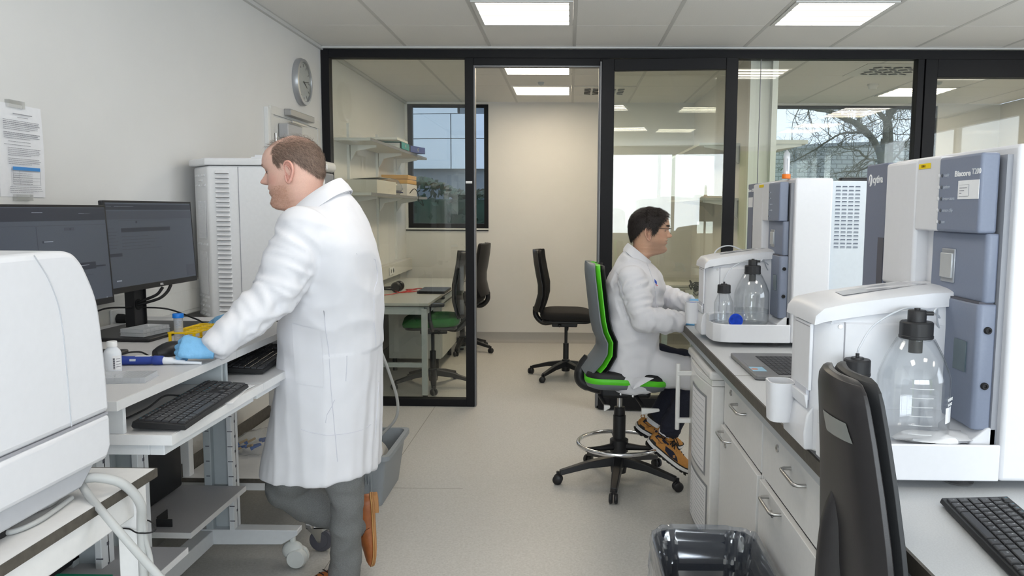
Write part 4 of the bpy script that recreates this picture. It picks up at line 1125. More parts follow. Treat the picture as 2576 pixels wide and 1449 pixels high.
put('cap', B().lathe([(0, .088), (.0165, .088), (.0168, .09), (.0165, .1), (.0155, .1015), (0, .1015)], (0, 0, 0), 28), mat('cap_blue', (.01, .20, .72), .4), tb, local=True)
gm = B()
for k in range(9): gm.torus((0, 0, .02+.0075*k), .0139, .00025, 10, 4, 'z', radians(-90), radians(-20))
put('graduations', gm, mat('graduation_blue', (.45, .52, .65), .6), tb, local=True, kind='stuff')
# small dark handset behind the bottle
hs = thing('handset', 'flat black handset lying behind the white plastic bottle', 'phone', (-1.30, 2.10, 1.03))
put('shell', B().rbox(-1.36, -1.262, 2.05, 2.16, 1.031, 1.045, .008), black_plastic, hs, bev=.003); put('key_area', B().box(-1.34, -1.30, 2.08, 2.12, 1.045, 1.046), mat('pale_print', (.5, .5, .52), .5), hs)
lead('thin black lead by the handset', [(-1.30, 2.16, 1.034), (-1.28, 2.2, 1.05), (-1.25, 2.24, 1.05), (-1.23, 2.26, 1.034)], .0025)

# computers and small things on the lower shelves
def tower(label, x0, x1, y0, y1, z0, h):
    t = thing('computer_tower', label, 'computer', ((x0+x1)/2, (y0+y1)/2, z0), group='black computer towers')
    put('case', B().box(x0, x1, y0, y1, z0+.006, z0+h), black_plastic, t, bev=.012, seg=3)
    g = B()
    for k in range(22 if h < .2 else 0): g.box(x1, x1+.0015, y0+.02+.0075*k, y0+.0235+.0075*k, z0+.03, z0+.11)
    if h < .2: put('vent_grille', g, black_rubber, t, smooth=0, kind='stuff')
    for sx in (x0+.03, x1-.03):
        for sy in (y0+.04, y1-.04): put('foot', B().cone((sx, sy, z0), (sx, sy, z0+.008), .012), black_rubber, t)
tower('black computer tower on the farther trolley, under its table top', -1.645, -1.545, 2.72, 3.045, .35, .38)
tower('black computer tower low at the bottom left, on the nearer trolley', -1.62, -1.44, 1.84, 2.25, .42, .085)
lead('black lead hanging behind the computer tower', [(-1.58, 3.06, .85), (-1.56, 3.07, .74), (-1.575, 3.07, .66)], .005)
bl = thing('cable_clip', 'small black L-shaped bracket lying on the lower shelf', 'bracket', (-1.415, 2.66, .35))
put('plate', B().box(-1.443, -1.387, 2.645, 2.649, .351, .378), black_plastic, bl); put('arm', B().box(-1.443, -1.440, 2.649, 2.72, .351, .385), black_plastic, bl)
gb = thing('green_carton', 'green carton with a white logo at the bottom left', 'box', (-1.31, 2.0, .421))
put('carton', B().box(-1.395, -1.242, 1.93, 2.045, .422, .468), mat('carton_green', (.0, .22, .12), .5), gb, bev=.001)
lw = mat('logo_white', (.8, .8, .8), .5)
text('logo', 'cytiva', .034, lw, gb, (-1.352, 1.985, .469), (1, 0, 0), (0, 1, 0), bold=.0006)
put('logo_mark', B().lathe([(0, .469), (.012, .469), (.012, .4693), (0, .4693)], (-1.37, 1.995, 0), 20), lw, gb)

# white table at the front left with the big white instrument
wt = thing('lab_table', 'white lab table with dark edges at the front left, under the white instrument', 'table', (-1.3, 1.1, 0))
tw = mat('table_white', (.78, .775, .77), .4)
put('table_top', B().box(-1.76, -.902, .45, 1.66, .882, .90), tw, wt)
put('edge_band', B().box(-.902, -.899, .45, 1.66, .8815, .9005).box(-1.76, -.899, 1.66, 1.663, .8815, .9005), dark_edge, wt)
put('frame_rail', B().box(-.942, -.905, .5, 1.62, .825, .882).box(-1.74, -.955, 1.58, 1.62, .825, .882), tw, wt, bev=.003)
for x, y in ((-.942, 1.575), (-1.74, 1.575), (-.942, .5), (-1.74, .5)): put('leg', B().box(x, x+.042, y, y+.042, 0, .882), tw, wt, bev=.003)
wi = thing('analyzer', 'large smooth white analyzer filling the left foreground', 'analyzer', (-1.35, 1.2, .90))
prof = [(.60, .975), (1.535, .965), (1.551, .985), (1.5525, 1.055), (1.543, 1.20), (1.532, 1.285), (1.475, 1.372), (1.455, 1.388), (.60, 1.388)]
low = [(.60, .972), (1.535, .962), (1.5512, .985), (1.5525, 1.052), (.60, 1.052)]
_sp = [tuple(v)[:2] for v in smooth_path([(1.5525, 1.056, 0), (1.549, 1.13, 0), (1.543, 1.20, 0), (1.530, 1.285, 0), (1.500, 1.345, 0), (1.476, 1.374, 0), (1.448, 1.387, 0), (1.40, 1.389, 0)], 5)]
upp = [(.60, 1.056)]+_sp+[(.60, 1.388)] or [(.60, 1.056), (1.5525, 1.056), (1.543, 1.20), (1.533, 1.285), (1.478, 1.372), (1.455, 1.388), (.60, 1.388)]
put('upper_cover', B().prism(upp, 'x', -1.72, -.93), instr_white, wi, bev=.012, seg=3, angle=45)
put('lower_cover', B().prism(low, 'x', -1.72, -.93), instr_white, wi, bev=.010, seg=3)
put('chassis', B().prism([(.62, .925), (1.47, .925), (1.53, .972), (.62, .972)], 'x', -1.70, -.945), instr_shade, wi, bev=.004)
put('seam_groove', B().box(-1.715, -.9335, .62, 1.548, 1.0515, 1.0565), ink_soft, wi)
put('top_panel', B().prism([(.60, 1.388), (1.36, 1.388), (1.36, 1.396), (.60, 1.404)], 'x', -1.70, -1.02), mat('instrument_pale', (.62, .63, .68), .4), wi, bev=.004)
put('side_column', B().rbox(-1.50, -1.02, .9, 1.425 -.5, 1.39, 1.66, .03), instr_white, wi, bev=.01)
put('cover_seam', B().tube(smooth_path([(-.9295, 1.35, 1.385), (-.9295, 1.39, 1.33), (-.9295, 1.415, 1.25), (-.9295, 1.425, 1.06)], 6), .0012, 6), instr_shade, wi)
for x in (-1.0, -1.6):
    for y in (1.29, .75): put('foot', B().lathe([(0, .901), (.03, .901), (.03, .918), (.022, .927), (0, .927)], (x, y, 0), 20), black_rubber, wi)
put('outlet_port', B().obox((-.965, 1.50, .955), (.006, 0, -.004), (0, .014, .012), (0, -.006, .007)), black_rubber, wi)
put('logo_dot', B().disc((-.9285, 1.243, 1.27), .012, 20, 'x'), blue_print, wi)
siltube = mat('silicone_tube', (.66, .67, .66), .35, trans=.35, ior=1.3)
def hose(label, pts, r): return single('tubing', B().tube(smooth_path(pts, 8), r, 14), siltube, label, 'tube', 'clear tubing at the front left')
hose('straight milky tube running down from the white analyzer to the floor', [at_y(203, 1215, 1.50), at_y(225, 1248, 1.47), at_y(270, 1302, 1.42), at_y(335, 1378, 1.40), at_y(402, 1452, 1.38), at_y(500, 1560, 1.38), at_y(560, 1700, 1.38)], .0075)
hose('milky tube arching over the table edge and down the table leg', [(-1.02, 1.52, .922), (-.97, 1.50, .93), (-.93, 1.50, .935), (-.893, 1.52, .915), (-.874, 1.545, .865), (-.882, 1.56, .80), (-.885, 1.565, .60), (-.885, 1.565, .2)], .0095)
hose('thin milky tube tied along the table leg', [(-.876, 1.555, .84), (-.874, 1.56, .78), (-.865, 1.562, .70), (-.863, 1.562, .4), (-.865, 1.562, .1)], .005)
single('tubing', B().tube(smooth_path([(-1.03, 1.50, .906), (-.98, 1.44, .907), (-1.0, 1.36, .908), (-.97, 1.30, .906), (-.95, 1.35, .907), (-.96, 1.46, .908)], 6), .005, 8), siltube, 'loose loop of milky tube lying under the white analyzer', 'tube')
single('cable_tie', B().tube(smooth_path([(-.944, 1.573, .80), (-.915, 1.571, .80), (-.888, 1.552, .80), (-.862, 1.552, .80), (-.858, 1.57, .80), (-.880, 1.60, .80), (-.905, 1.619, .80), (-.944, 1.619, .80), (-.944, 1.573, .80)], 3), .0016, 6), black_rubber, 'thin black tie round the table leg and tubes', 'cable tie')

# trolley table with low shelf behind the standing person, carrying the tall vented cabinet
tc_ = thing('castor_table', 'white frame table on castors behind the standing person, with a dark edged low shelf', 'table', (-1.35, 3.9, 0))
put('table_top', B().box(-1.76, -1.06, 3.22, 4.32, .90, .925), tw, tc_, bev=.001)
put('low_shelf', B().box(-1.63, -1.07, 3.205, 4.26, .315, .33), tw, tc_); put('shelf_edge', B().box(-1.64, -1.065, 3.20, 3.205, .313, .331).box(-1.07, -1.065, 3.20, 4.26, .313, .331), dark_edge, tc_)
put('shelf_upstand', B().box(-1.65, -1.635, 3.205, 4.26, .315, .385), dark_edge, tc_)
put('frame_rail', B().box(-1.63, -1.07, 3.215, 3.255, .275, .313).box(-1.10, -1.06, 3.255, 4.26, .275, .313).box(-1.64, -1.60, 3.255, 4.26, .275, .313), tw, tc_, bev=.003)
for x, y in ((-1.115, 3.225), (-1.645, 3.225), (-1.115, 4.22), (-1.645, 4.22)):
    lg = put('leg', B().box(x, x+.04, y, y+.04, .12, .90), tw, tc_, bev=.003)
    cs = B().cone((x+.02, y+.02, .108), (x+.02, y+.02, .122), .026)
    for yy in (y-.001, y+.038): cs.prism([(x, .108), (x+.095, .116), (x+.097, .108), (x+.068, .09), (x+.062, .045), (x+.05, .045), (x+.03, .08)], 'y', yy, yy+.003)
    cs.box(x+.004, x+.09, y-.001, y+.041, .106, .11)
    cst = put('castor_fork', cs, chrome, lg)
    put('castor_wheel', B().lathe([(0, -.015), (.03, -.015), (.032, -.011), (.047, -.011), (.05, -.006), (.05, .006), (.047, .011), (.032, .011), (.03, .015), (0, .015)], (x+.06, y+.02, .05), 28, 'y'), mat('wheel_grey', (.10, .10, .12), .5), lg)

tcab = thing('vented_cabinet', 'tall white cabinet with louvres behind the standing person', 'cabinet', (-1.4, 3.8, .925))
cw = mat('cabinet_white', (.82, .82, .83), .4)
A0, A1 = Vector((-1.745, 3.66, 0)), Vector((-1.610, 3.50, 0))
foot_ = [(-1.745, 3.66), (-1.610, 3.50), (-1.21, 3.50), (-1.21, 3.92), (-1.745, 3.92)]
put('housing', B().prism(foot_, 'z', .965, 1.655), cw, tcab, bev=.012, seg=3, angle=20)
put('lid', B().prism([(-1.765, 3.655), (-1.615, 3.488), (-1.20, 3.488), (-1.20, 3.93), (-1.765, 3.93)], 'z', 1.657, 1.688), cw, tcab, bev=.006, angle=20)
put('panel_joint', B().box(-1.4725, -1.4695, 3.4985, 3.51, .97, 1.65), ink_soft, tcab, smooth=0)
slot_m = mat('slot_dark', (.16, .15, .15), .8)
for k in range(31):
    z_ = .985+.0212*k
    lv = put('louvre', B().prism([(3.50, z_), (3.489, z_), (3.50, z_+.014)], 'x', -1.572, -1.512), cw, tcab, bev=.001)
    put('louvre_slot', B().box(-1.571, -1.513, 3.4893, 3.4985, z_-.002, z_), slot_m, lv, smooth=0)
dl = (A1-A0).normalized(); nl = Vector((dl.y, -dl.x, 0)); nl = nl if nl.y < 0 else -nl
LL = (A1-A0).length
def on_left(u, z_, dep=0.): return A0+dl*(u*LL)+Vector((0, 0, z_))+nl*dep
for z_, us in ((1.61, (.28, .72)), (1.588, (.5,)), (1.566, (.28, .72)), (1.30, (.3, .72)), (1.06, (.3, .72)), (1.04, (.5,)), (1.018, (.3, .72)), (.996, (.5,)), (.978, (.3, .72))):
    for u in us:
        lv = put('side_louvre', B().add([on_left(u-.13, z_), on_left(u+.13, z_), on_left(u+.13, z_, .006), on_left(u-.13, z_, .006), on_left(u-.13, z_+.009), on_left(u+.13, z_+.009)], [(0, 1, 2, 3), (3, 2, 5, 4), (0, 3, 4), (1, 5, 2), (0, 4, 5, 1)]), cw, tcab, smooth=0)
for z0_, z1_ in ((1.33, 1.50), (1.075, 1.27)):
    put('vent_backing', B().add([on_left(.3, z0_, .0008), on_left(.82, z0_, .0008), on_left(.82, z1_, .0008), on_left(.3, z1_, .0008)], [(0, 1, 2, 3)]), slot_m, tcab, smooth=0)
    vg = B(); nr = int((z1_-z0_)/.0085)
    for k in range(nr+1):
        zz = z0_+(z1_-z0_)*k/nr; a_, b_ = on_left(.29, zz, .002), on_left(.83, zz, .002); vg.obox((a_+b_)/2, (b_-a_)/2, nl*.001, (0, 0, .0014))
    for k in range(13):
        u = .3+.52*k/12; vg.obox(on_left(u, (z0_+z1_)/2, .0024), dl*.0026, nl*.001, (0, 0, (z1_-z0_)/2))
    put('vent_grid', vg, cw, tcab, smooth=0, kind='stuff')
for x, y in ((-1.60, 3.62), (-1.26, 3.55), (-1.26, 3.88), (-1.7, 3.88)): put('foot', B().cone((x, y, .925), (x, y, .968), .02), black_rubber, tcab)
put('base_skirt', B().box(-1.60, -1.24, 3.55, 3.88, .94, .966), cw, tcab)
tabl = thing('tablet', 'thin black tablet with white papers on top of the tall cabinet', 'tablet', (-1.40, 3.7, 1.688))
put('slab', B().rbox(-1.495, -1.25, 3.62, 3.80, 1.689, 1.695, .01), black_plastic, tabl)
single('papers', B().box(-1.46, -1.24, 3.62, 3.80, 1.696, 1.702).box(-1.45, -1.24, 3.64, 3.79, 1.703, 1.712), paper, 'white papers on the tablet on top of the tall cabinet', 'papers')
bi = thing('bench_instrument', 'grey instrument with a cream rounded lid, behind the standing head', 'instrument', (-1.4, 4.25, .925))
put('body', B().box(-1.68, -1.275, 4.0, 4.28, .94, 1.655), mat('mid_grey', (.25, .255, .265), .5), bi, bev=.01)
put('lid', B().box(-1.70, -1.265, 3.98, 4.30, 1.66, 1.715), mat('lid_cream', (.68, .66, .61), .4), bi, bev=.022, seg=4)
put('base', B().box(-1.66, -1.3, 4.02, 4.26, .926, .94), black_rubber, bi)

# plastic bag of blue-capped tubes on the low shelf
pbag = thing('zip_bag', 'clear zip bag of blue and tan tubes on the low shelf', 'bag', (-1.47, 3.62, .33))
put('bag_film', sack((-1.47, 3.62, .362), .10, .14, .055, 8.2, amp=.2), clearbag, pbag)
put('zip_strip', B().obox((-1.40, 3.60, .335), (.004, .03, 0), (.035, -.06, 0), (0, 0, .0008)), clearbag, pbag)
put('red_stripe', B().obox((-1.385, 3.58, .337), (.0012, .002, 0), (.03, -.05, 0), (0, 0, .0006)), rc, pbag)
rq = random.Random(4); capb = mat('tube_blue', (.01, .12, .50), .4); tan = mat('tube_tan', (.50, .36, .18), .5)
for k in range(9):
    c = Vector((-1.49+rq.uniform(-.055, .05), 3.62+rq.uniform(-.07, .08), .348+rq.uniform(0, .02))); a_ = rq.uniform(-.5, .9); dd = Vector((cos(a_)*.6, sin(a_)*.8, .2))*.032
    q = single('sample_tube', B().tube([c-dd, c+dd], .006, 8), tan if k % 2 else capb, '%s tube lying in the clear zip bag' % ('tan' if k % 2 else 'blue'), 'tube', 'tan tubes in the zip bag' if k % 2 else 'blue tubes in the zip bag')
    put('tube_cap', B().tube([c-dd*1.35, c-dd*.85], .0085, 10), capb, q)

# grey crate with a white canister and its tube
crt = thing('grey_crate', 'open grey plastic crate on the floor behind the standing person', 'crate', (-1.08, 4.0, 0))
cg = mat('crate_grey', (.30, .33, .36), .5)
def tapered_shell(x0, x1, y0, y1, z0, z1, tp, th, r=.03):
    b = B(); rings = []
    for (ins, z_) in ((tp, z0), (0, z1), (th, z1), (tp+th, z0+th)):
        rings.append([Vector((px, py, z_)) for px, py in rpoly(x0+ins, x1-ins, y0+ins, y1-ins, r, 4)])
    return b.loft(rings)
put('shell', tapered_shell(-1.30, -.885, 3.72, 4.22, 0, .265, .035, .005), cg, crt)
rim = B(); rings = []
for o, z_ in ((0, .245), (.018, .245), (.018, .268), (-.005, .268), (-.005, .262), (0, .262)): rings.append([Vector((px, py, z_)) for px, py in rpoly(-1.30-o, -.885+o, 3.72-o, 4.22+o, .035, 4)])
put('rim', rim.loft(rings+[rings[0]], cap=False), cg, crt)
for k in range(3): put('rib', B().box(-1.0+.012*k, -.995+.012*k, 3.726, 3.735, .12, .23), cg, crt)
put('corner_rib', B().box(-.965, -.955, 3.732, 3.75, .0, .24), cg, crt); put('label_holder', B().box(-1.15, -1.03, 3.722, 3.73, .18, .24), mat('holder_grey', (.36, .37, .36), .5), crt)
can = thing('canister', 'white plastic canister lying in the grey crate', 'canister', (-1.05, 4.0, .02))
put('canister_body', B().lathe([(0, -.14), (.09, -.14), (.11, -.12), (.11, .12), (.09, .14), (.04, .15), (.03, .17), (0, .17)], (-1.06, 3.97, .145), 28, 'y').xf(Matrix.Identity(4)), mat('canister_white', (.66, .65, .62), .5), can)
hose2 = [(-1.055, 4.12, .22), (-.99, 4.12, .27), (-.915, 4.10, .36), (-.905, 4.08, .47), (-.94, 4.05, .62), (-.98, 4.0, .78), (-.985, 3.95, .92), (-.99, 3.9, 1.0)]
single('drain_tube', B().tube(smooth_path(hose2, 8), .008, 10), siltube, 'milky drain tube curving down into the grey crate', 'tube')
# ------------------------------------------------------------------ right side: bench, instruments, fridge
bench_top = mat('bench_top', (.56, .57, .58), .35, noise_amt=.06, noise_scale=300)
cabm = mat('cabinet_front', (.76, .755, .745), .4)
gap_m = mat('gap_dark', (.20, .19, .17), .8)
bench = thing('lab_worktop', 'long grey lab worktop with a dark edge running along the right', 'worktop', (1.0, 2.5, .88))
put('top_slab', B().box(.580, 1.36, .55, 4.6, .868, .90), bench_top, bench)
put('front_edge', B().box(.574, .580, .55, 4.6, .8675, .9005).box(.574, 1.36, 4.6, 4.606, .8675, .9005), dark_edge, bench)
put('front_rail', B().box(.592, .62, .55, 4.6, .828, .868), mat('rail_metal', (.50, .53, .56), .35, metal=.3), bench, bev=.002)
put('top_joint', B().box(.58, 1.36, 2.70, 2.703, .8995, .9006), gap_m, bench, smooth=0)
put('end_frame', B().box(1.28, 1.32, 4.52, 4.56, 0, .868), steelgrey, bench, bev=.003)

def bow_handle(c, L_, parent, m_=steel):
    c = Vector(c); h = L_/2
    pts = [c+Vector((0, h, 0)), c+Vector((-.022, h, 0)), c+Vector((-.030, h-.008, 0)), c+Vector((-.032, h-.02, 0)), c+Vector((-.032, -h+.02, 0)), c+Vector((-.030, -h+.008, 0)), c+Vector((-.022, -h, 0)), c+Vector((0, -h, 0))]
    return put('handle', B().tube(pts, .0055, 10), m_, parent)
def lock(c, parent):
    return put('lock', B().lathe([(.012, 0), (.012, -.004), (.009, -.006), (.004, -.006), (.004, -.003), (0, -.003)], c, 20, 'x'), steel, parent)
def base_unit(y0, y1, label, hd, hdoor, lk1, lk2):
    t = thing('base_cabinet', label, 'cabinet', (.9, (y0+y1)/2, 0), group='white base cabinets')
    xf_ = .645
    put('carcass', B().box(xf_+.022, 1.25, y0, y1, .10, .826), cabm, t)
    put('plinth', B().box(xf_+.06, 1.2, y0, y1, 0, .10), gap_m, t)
    put('side_edge', B().box(xf_+.004, xf_+.022, y0, y0+.016, .10, .826).box(xf_+.004, xf_+.022, y1-.016, y1, .10, .826), cabm, t)
    dw = put('drawer', B().box(xf_, xf_+.018, y0+.018, y1-.005, .602, .824), cabm, t, bev=.0015)
    bow_handle((xf_, hd[0], hd[1]), .145, dw); lock((xf_, lk1[0], lk1[1]), dw)
    dr_ = put('door', B().box(xf_-.012, xf_+.006, y0+.018, y1-.005, .105, .592), cabm, t, bev=.0015)
    bow_handle((xf_-.012, hdoor[0], hdoor[1]), .145, dr_); lock((xf_-.012, lk2[0], lk2[1]), dr_)
    put('card_slot', B().box(xf_-.0008, xf_, y0+.12, y0+.18, .785, .788), ink_soft, dw, smooth=0)
    return t
p = at_x(1866, 1030, .645); q = at_x(1830, 1099, .633); r1 = at_x(1840, 988, .645); r2 = at_x(1826, 1120, .633)
base_unit(2.545, 3.20, 'white base cabinet with drawer and door, next to the fridge', (p.y, p.z), (q.y, q.z), (r1.y, r1.z), (r2.y, r2.z))
p = at_x(2008, 1200, .645); q = at_x(1949, 1272, .633); r1 = at_x(1957, 1128, .645); r2 = at_x(1943, 1293, .633)
base_unit(1.78, 2.535, 'white base cabinet with drawer and door, nearer the black chair', (p.y, p.z), (q.y, q.z), (r1.y, r1.z), (r2.y, r2.z))

fr = thing('fridge', 'white under-bench fridge with notices on its door, by the seated person', 'fridge', (.9, 3.5, 0))
frw = mat('fridge_white', (.78, .775, .76), .25)
put('cabinet_body', B().box(.66, 1.20, 3.23, 3.82, .03, .765), frw, fr, bev=.006)
put('worktop', B().box(.588, 1.20, 3.22, 3.83, .768, .805), frw, fr, bev=.012, seg=3)
# bowed door
dp = [(.655, 3.23), (.655, 3.815)]+[(.60-.022*sin(pi*k/10), 3.815-.585*k/10) for k in range(11)]
dor = put('door', B().prism(dp, 'z', .05, .74), frw, fr, bev=.006, seg=3, angle=50)
put('control_strip', B().prism([(x, y) for x, y in dp], 'z', .742, .767), frw, fr, bev=.002, angle=50)
put('door_gasket', B().box(.655, .66, 3.24, 3.81, .06, .74), skirt, dor)
hb_ = B()
zt1, zt2 = .70, .47
hy = 3.70
put('handle', B().tube([(.525, hy, zt1+.045), (.525, hy, zt2-.045)], .011, 10).obox((.555, hy, zt1), (.035, 0, 0), (0, .012, 0), (0, 0, .011)).obox((.555, hy, zt2), (.035, 0, 0), (0, .012, 0), (0, 0, .011)), mat('handle_white', (.80, .80, .79), .35), dor, bev=.003)
def door_x(y): k = (3.815-y)/.585; return .60-.022*sin(pi*k)
def door_sheet(nm, y0, y1, z0, z1, m_, parent, off=.0015):
    n = 8; b = B(); a = [Vector((door_x(y0+(y1-y0)*i/n)-off, y0+(y1-y0)*i/n, z0)) for i in range(n+1)]
    c = [v+Vector((0, 0, z1-z0)) for v in a]
    b.loft([a, c], cap=False, close=False); return put(nm, b, m_, parent)
frame_grey = mat('notice_frame', (.30, .31, .33), .5)
for k, (y0, y1, z0, z1) in enumerate(((3.30, 3.60, .335, .685), (3.26, 3.60, -.005+.06, .305))):
    n1 = door_sheet('notice_border', y0, y1, z0, z1, frame_grey, dor, .0012)
    n2 = door_sheet('notice_sheet', y0+.015, y1-.015, z0+.012, z1-.012, paper, dor, .0022)
    gl = B()
    for j in range(12):
        z_ = z0+.03+(z1-z0-.06)*j/11; a = Vector((door_x(y0+.04)-.003, y0+.03, z_)); c = Vector((door_x(y1-.04)-.003, y1-.04, z_)); mid = Vector((door_x((y0+y1)/2)-.003, (y0+y1)/2, z_))
        gl.tube([a, mid, c], .0007, 4)
    put('notice_lines', gl, ink_soft, dor, smooth=0)
for z in (.63, .50, .20): put('screw_cap', B().lathe([(0, 0), (.005, 0), (.005, -.001), (0, -.001)], (.628, 3.2295, z), 12, 'y'), frw, fr)

# ---- the two matching instruments
iw = instr_white; ig = mat('instrument_bluegrey', (.205, .235, .315), .45, noise_amt=.02, noise_scale=200, bump=.04); ig2 = mat('instrument_bluegrey_dark', (.17, .19, .26), .5, noise_amt=.02, noise_scale=200, bump=.04)
panel_blue = mat('panel_pale_blue', (.62, .67, .72), .4)
print_white = mat('print_white', (.85, .86, .88), .5)
lens_m = mat('indicator', (.09, .10, .12), .3)
def instrument(label, ox, oy):
    """bench instrument; local x runs away from the operator (+X), local y away from the camera, z up from the bench top"""
    t = thing('biosensor_instrument', label, 'instrument', (ox, oy, .90), group='matching white and blue-grey instruments')
    def P(nm, b, m_=iw, par=t, **k): return put(nm, b, m_, par, local=True, **k)
    # base pan and open side tray (walls, rounded front corner)
    tray = []
    outer = [(.052, .0), (-.20, .0), (-.235, .012), (-.262, .045), (-.268, .10), (-.268, .17), (.052, .17)]
    P('base_pan', B().prism([(.050, .005), (-.20, .005), (-.232, .018), (-.256, .048), (-.262, .10), (-.262, .166), (.050, .166)], 'z', .03, .090), bev=.002)
    wall = [(.052, .0), (-.20, .0), (-.235, .012), (-.262, .045), (-.268, .10), (-.268, .17), (-.260, .17), (-.260, .10), (-.254, .05), (-.23, .02), (-.198, .008), (.052, .008)]
    P('tray_wall', B().prism(wall, 'z', .022, .098), bev=.003)
    P('tray_lip', B().prism([(-.268, .10), (-.268, .17), (-.20, .17), (-.20, .162), (-.24, .155), (-.258, .12)], 'z', .096, .125), bev=.003)
    P('tray_back', B().box(-.26, .052, .162, .175, .036, .13), bev=.003)
    P('tray_side', B().prism([(.0, .036), (.052, .036), (.052, .128), (.034, .128), (.0, .10)], 'y', .02, .165), bev=.003)
    # sample compartment
    hp = [(-.245, .17), (-.215, .165), (.02, .165), (.02, .38), (-.27, .38), (-.275, .30), (-.272, .21)]
    hb = [(-.265, .02), (-.275, .12), (-.272, .325), (.05, .39), (.05, .02)]
    P('compartment', B().prism(hp, 'z', .02, .325), bev=.006, angle=50)
    P('compartment_shoulder', B().add([(-.245, .17, .32), (.02, .165, .32), (.02, .38, .32), (-.27, .38, .32), (-.235, .18, .345), (.02, .17, .385), (.02, .375, .385), (-.26, .372, .345)], [(0, 3, 2, 1), (4, 5, 6, 7), (0, 1, 5, 4), (1, 2, 6, 5), (2, 3, 7, 6), (3, 0, 4, 7)]))
    # sloping lid, domed along its length
    lid = B(); rings = []
    for x, z, th in ((-.282, .330, .012), (-.280, .348, .030), (-.265, .366, .040), (-.21, .378, .042), (-.12, .391, .042), (-.03, .402, .042), (.03, .405, .040)):
        ring = []
        y0, y1 = .155+.012*(x < -.27), .392
        for fy in (0, .04, .12, .3, .5, .7, .88, .96, 1.):
            ring.append(Vector((x, y0+(y1-y0)*fy, z-.010*(2*abs(fy-.5))**4)))
        for fy in (1., .5, 0.): ring.append(Vector((x, y0+(y1-y0)*fy, z-th)))
        rings.append(ring)
    lid.loft(rings); ld = P('lid', lid, smooth=50)
    win = B(); a = []
    for x, y, z in ((-.205, .215, .3795), (-.20, .285, .3805), (-.03, .325, .4025), (.0, .25, .4045), (-.09, .225, .3955)): a.append(Vector((x, y, z+.0005)))
    win.add(a, [(0, 1, 2, 3, 4)]); P('lid_window', win, mat('lid_window', (.50, .51, .55), .2), ld, smooth=0)
    # hatch in the operator's face of the compartment
    xh = -.2755
    P('hatch', B().box(xh-.004, xh+.004, .205, .325, .16, .315), bev=.002)
    P('hatch_recess', B().box(xh-.0055, xh+.002, .215, .305, .135, .165), mat('recess_grey', (.55, .56, .61), .5), bev=.001)
    P('hatch_pull', B().prism([(xh-.012, .150), (xh-.003, .150), (xh-.003, .120), (xh-.006, .118)], 'y', .205, .325), bev=.003)
    P('hatch_line', B().box(xh-.0046, xh, .21, .32, .307, .3095), ink_soft, smooth=0)
    P('compartment_joint', B().box(-.2165, -.214, .1635, .166, .04, .325), ink_soft, smooth=0)
    P('lid_catch', B().lathe([(0, 0), (.005, 0), (.005, -.004), (0, -.004)], (-.225, .168, .315), 12, 'y'), steel)
    P('lower_front', B().prism([(-.262, .022), (-.284, .022), (-.287, .06), (-.281, .105), (-.266, .125)], 'y', .20, .38), bev=.004)
    # pocket at the far front corner
    pk = P('pocket', tapered_shell(-.335, -.27, .31, .39, .055, .152, .004, .004, .022))
    # tall head: white part, blue-grey face, recess
    P('head', B().box(.0, .055, .335, .52, .385, .694), bev=.008, seg=3)
    P('head_upper', B().box(.0, .055, .215, .335, .527, .694), bev=.004)
    hw = P('head_wall', B().box(.012, .055, .335, .52, .03, .385).box(.034, .055, .05, .335, .03, .527))
    P('head_cover', B().box(-.004, .034, .032, .215, .527, .690), ig, bev=.006, seg=3)
    P('middle_panel', B().prism([(.015, .27), (.015, .036), (.022, .03), (.040, .03), (.040, .27)], 'z', .385, .527), ig, bev=.004)
    P('lower_panel', B().prism([(.006, .21), (.006, .062), (.004, .034), (.012, .026), (.042, .026), (.042, .21)], 'z', .122, .383), ig, bev=.004)
    P('panel_gap', B().box(.008, .038, .034, .2, .382, .387), ink, smooth=0)
    P('panel_window', B().box(.0035, .007, .068, .12, .235, .30), mat('panel_window', (.10, .14, .16), .15), bev=.0005)
    for z_ in (.215, .33):
        P('screw_knob', B().lathe([(.0075, 0), (.0075, -.005), (.006, -.007), (.0035, -.007), (.0025, -.004), (0, -.004)], (.024, .026, z_), 16, 'y'), black_rubber)
    P('chip_slot', B().box(.0115, .016, .155, .215, .415, .490), mat('slot_frame', (.42, .44, .48), .3, metal=.4), bev=.002)
    P('chip_door', B().box(.007, .0125, .158, .212, .425, .480), mat('chip_door', (.58, .60, .62), .3, metal=.35), bev=.002)
    for k, s_ in enumerate(('ready', 'system', 'temperature', 'sensor chip', 'run')):
        z_ = .650-.0255*k
        P('indicator_scallop', B().ball((-.0035, .213, z_), .0016, .007, .0048, 12, 8), iw)
        P('indicator', B().ball((-.0045, .1975, z_), .002, .0042, .0042, 10, 6), lens_m)
        text('indicator_label', s_, .0105, mat('print_faint', (.50, .54, .62), .5), t, (ox-.0046, oy+.190, .90+z_-.003), (0, -1, 0), (0, 0, 1), shear=.25)
    P('tube_clip', B().box(-.002, .006, .175, .185, .33, .375).box(-.004, .004, .18, .19, .31, .322), ig2)
    # white column and louvred rear box
    P('column', B().box(.052, .205, .0, .60, .022, .705), bev=.008, seg=3)
    P('column_slot', B().box(.040, .052, .02, .60, .06, .685), mat('slot_shadow', (.30, .31, .34), .6))
    rb = P('rear_box', B().box(.205, .355, .02, .60, .025, .695), panel_blue, bev=.005)
    for i in range(17):
        for j in range(4):
            x_ = .232+.0265*j; z_ = .672-.0155*i
            lo = bpy.data.objects.new('louvre', LOUV); COL.objects.link(lo); lo.parent = rb; lo.location = (x_, .02, z_); ROOT[lo] = ROOT[t]
    P('rear_edge', B().box(.355, .372, .03, .60, .03, .675), panel_blue)
    # rear wing on the operator's side
    wg = P('wing', B().box(.018, .055, .555, .705, .03, .700), ig2, bev=.003)
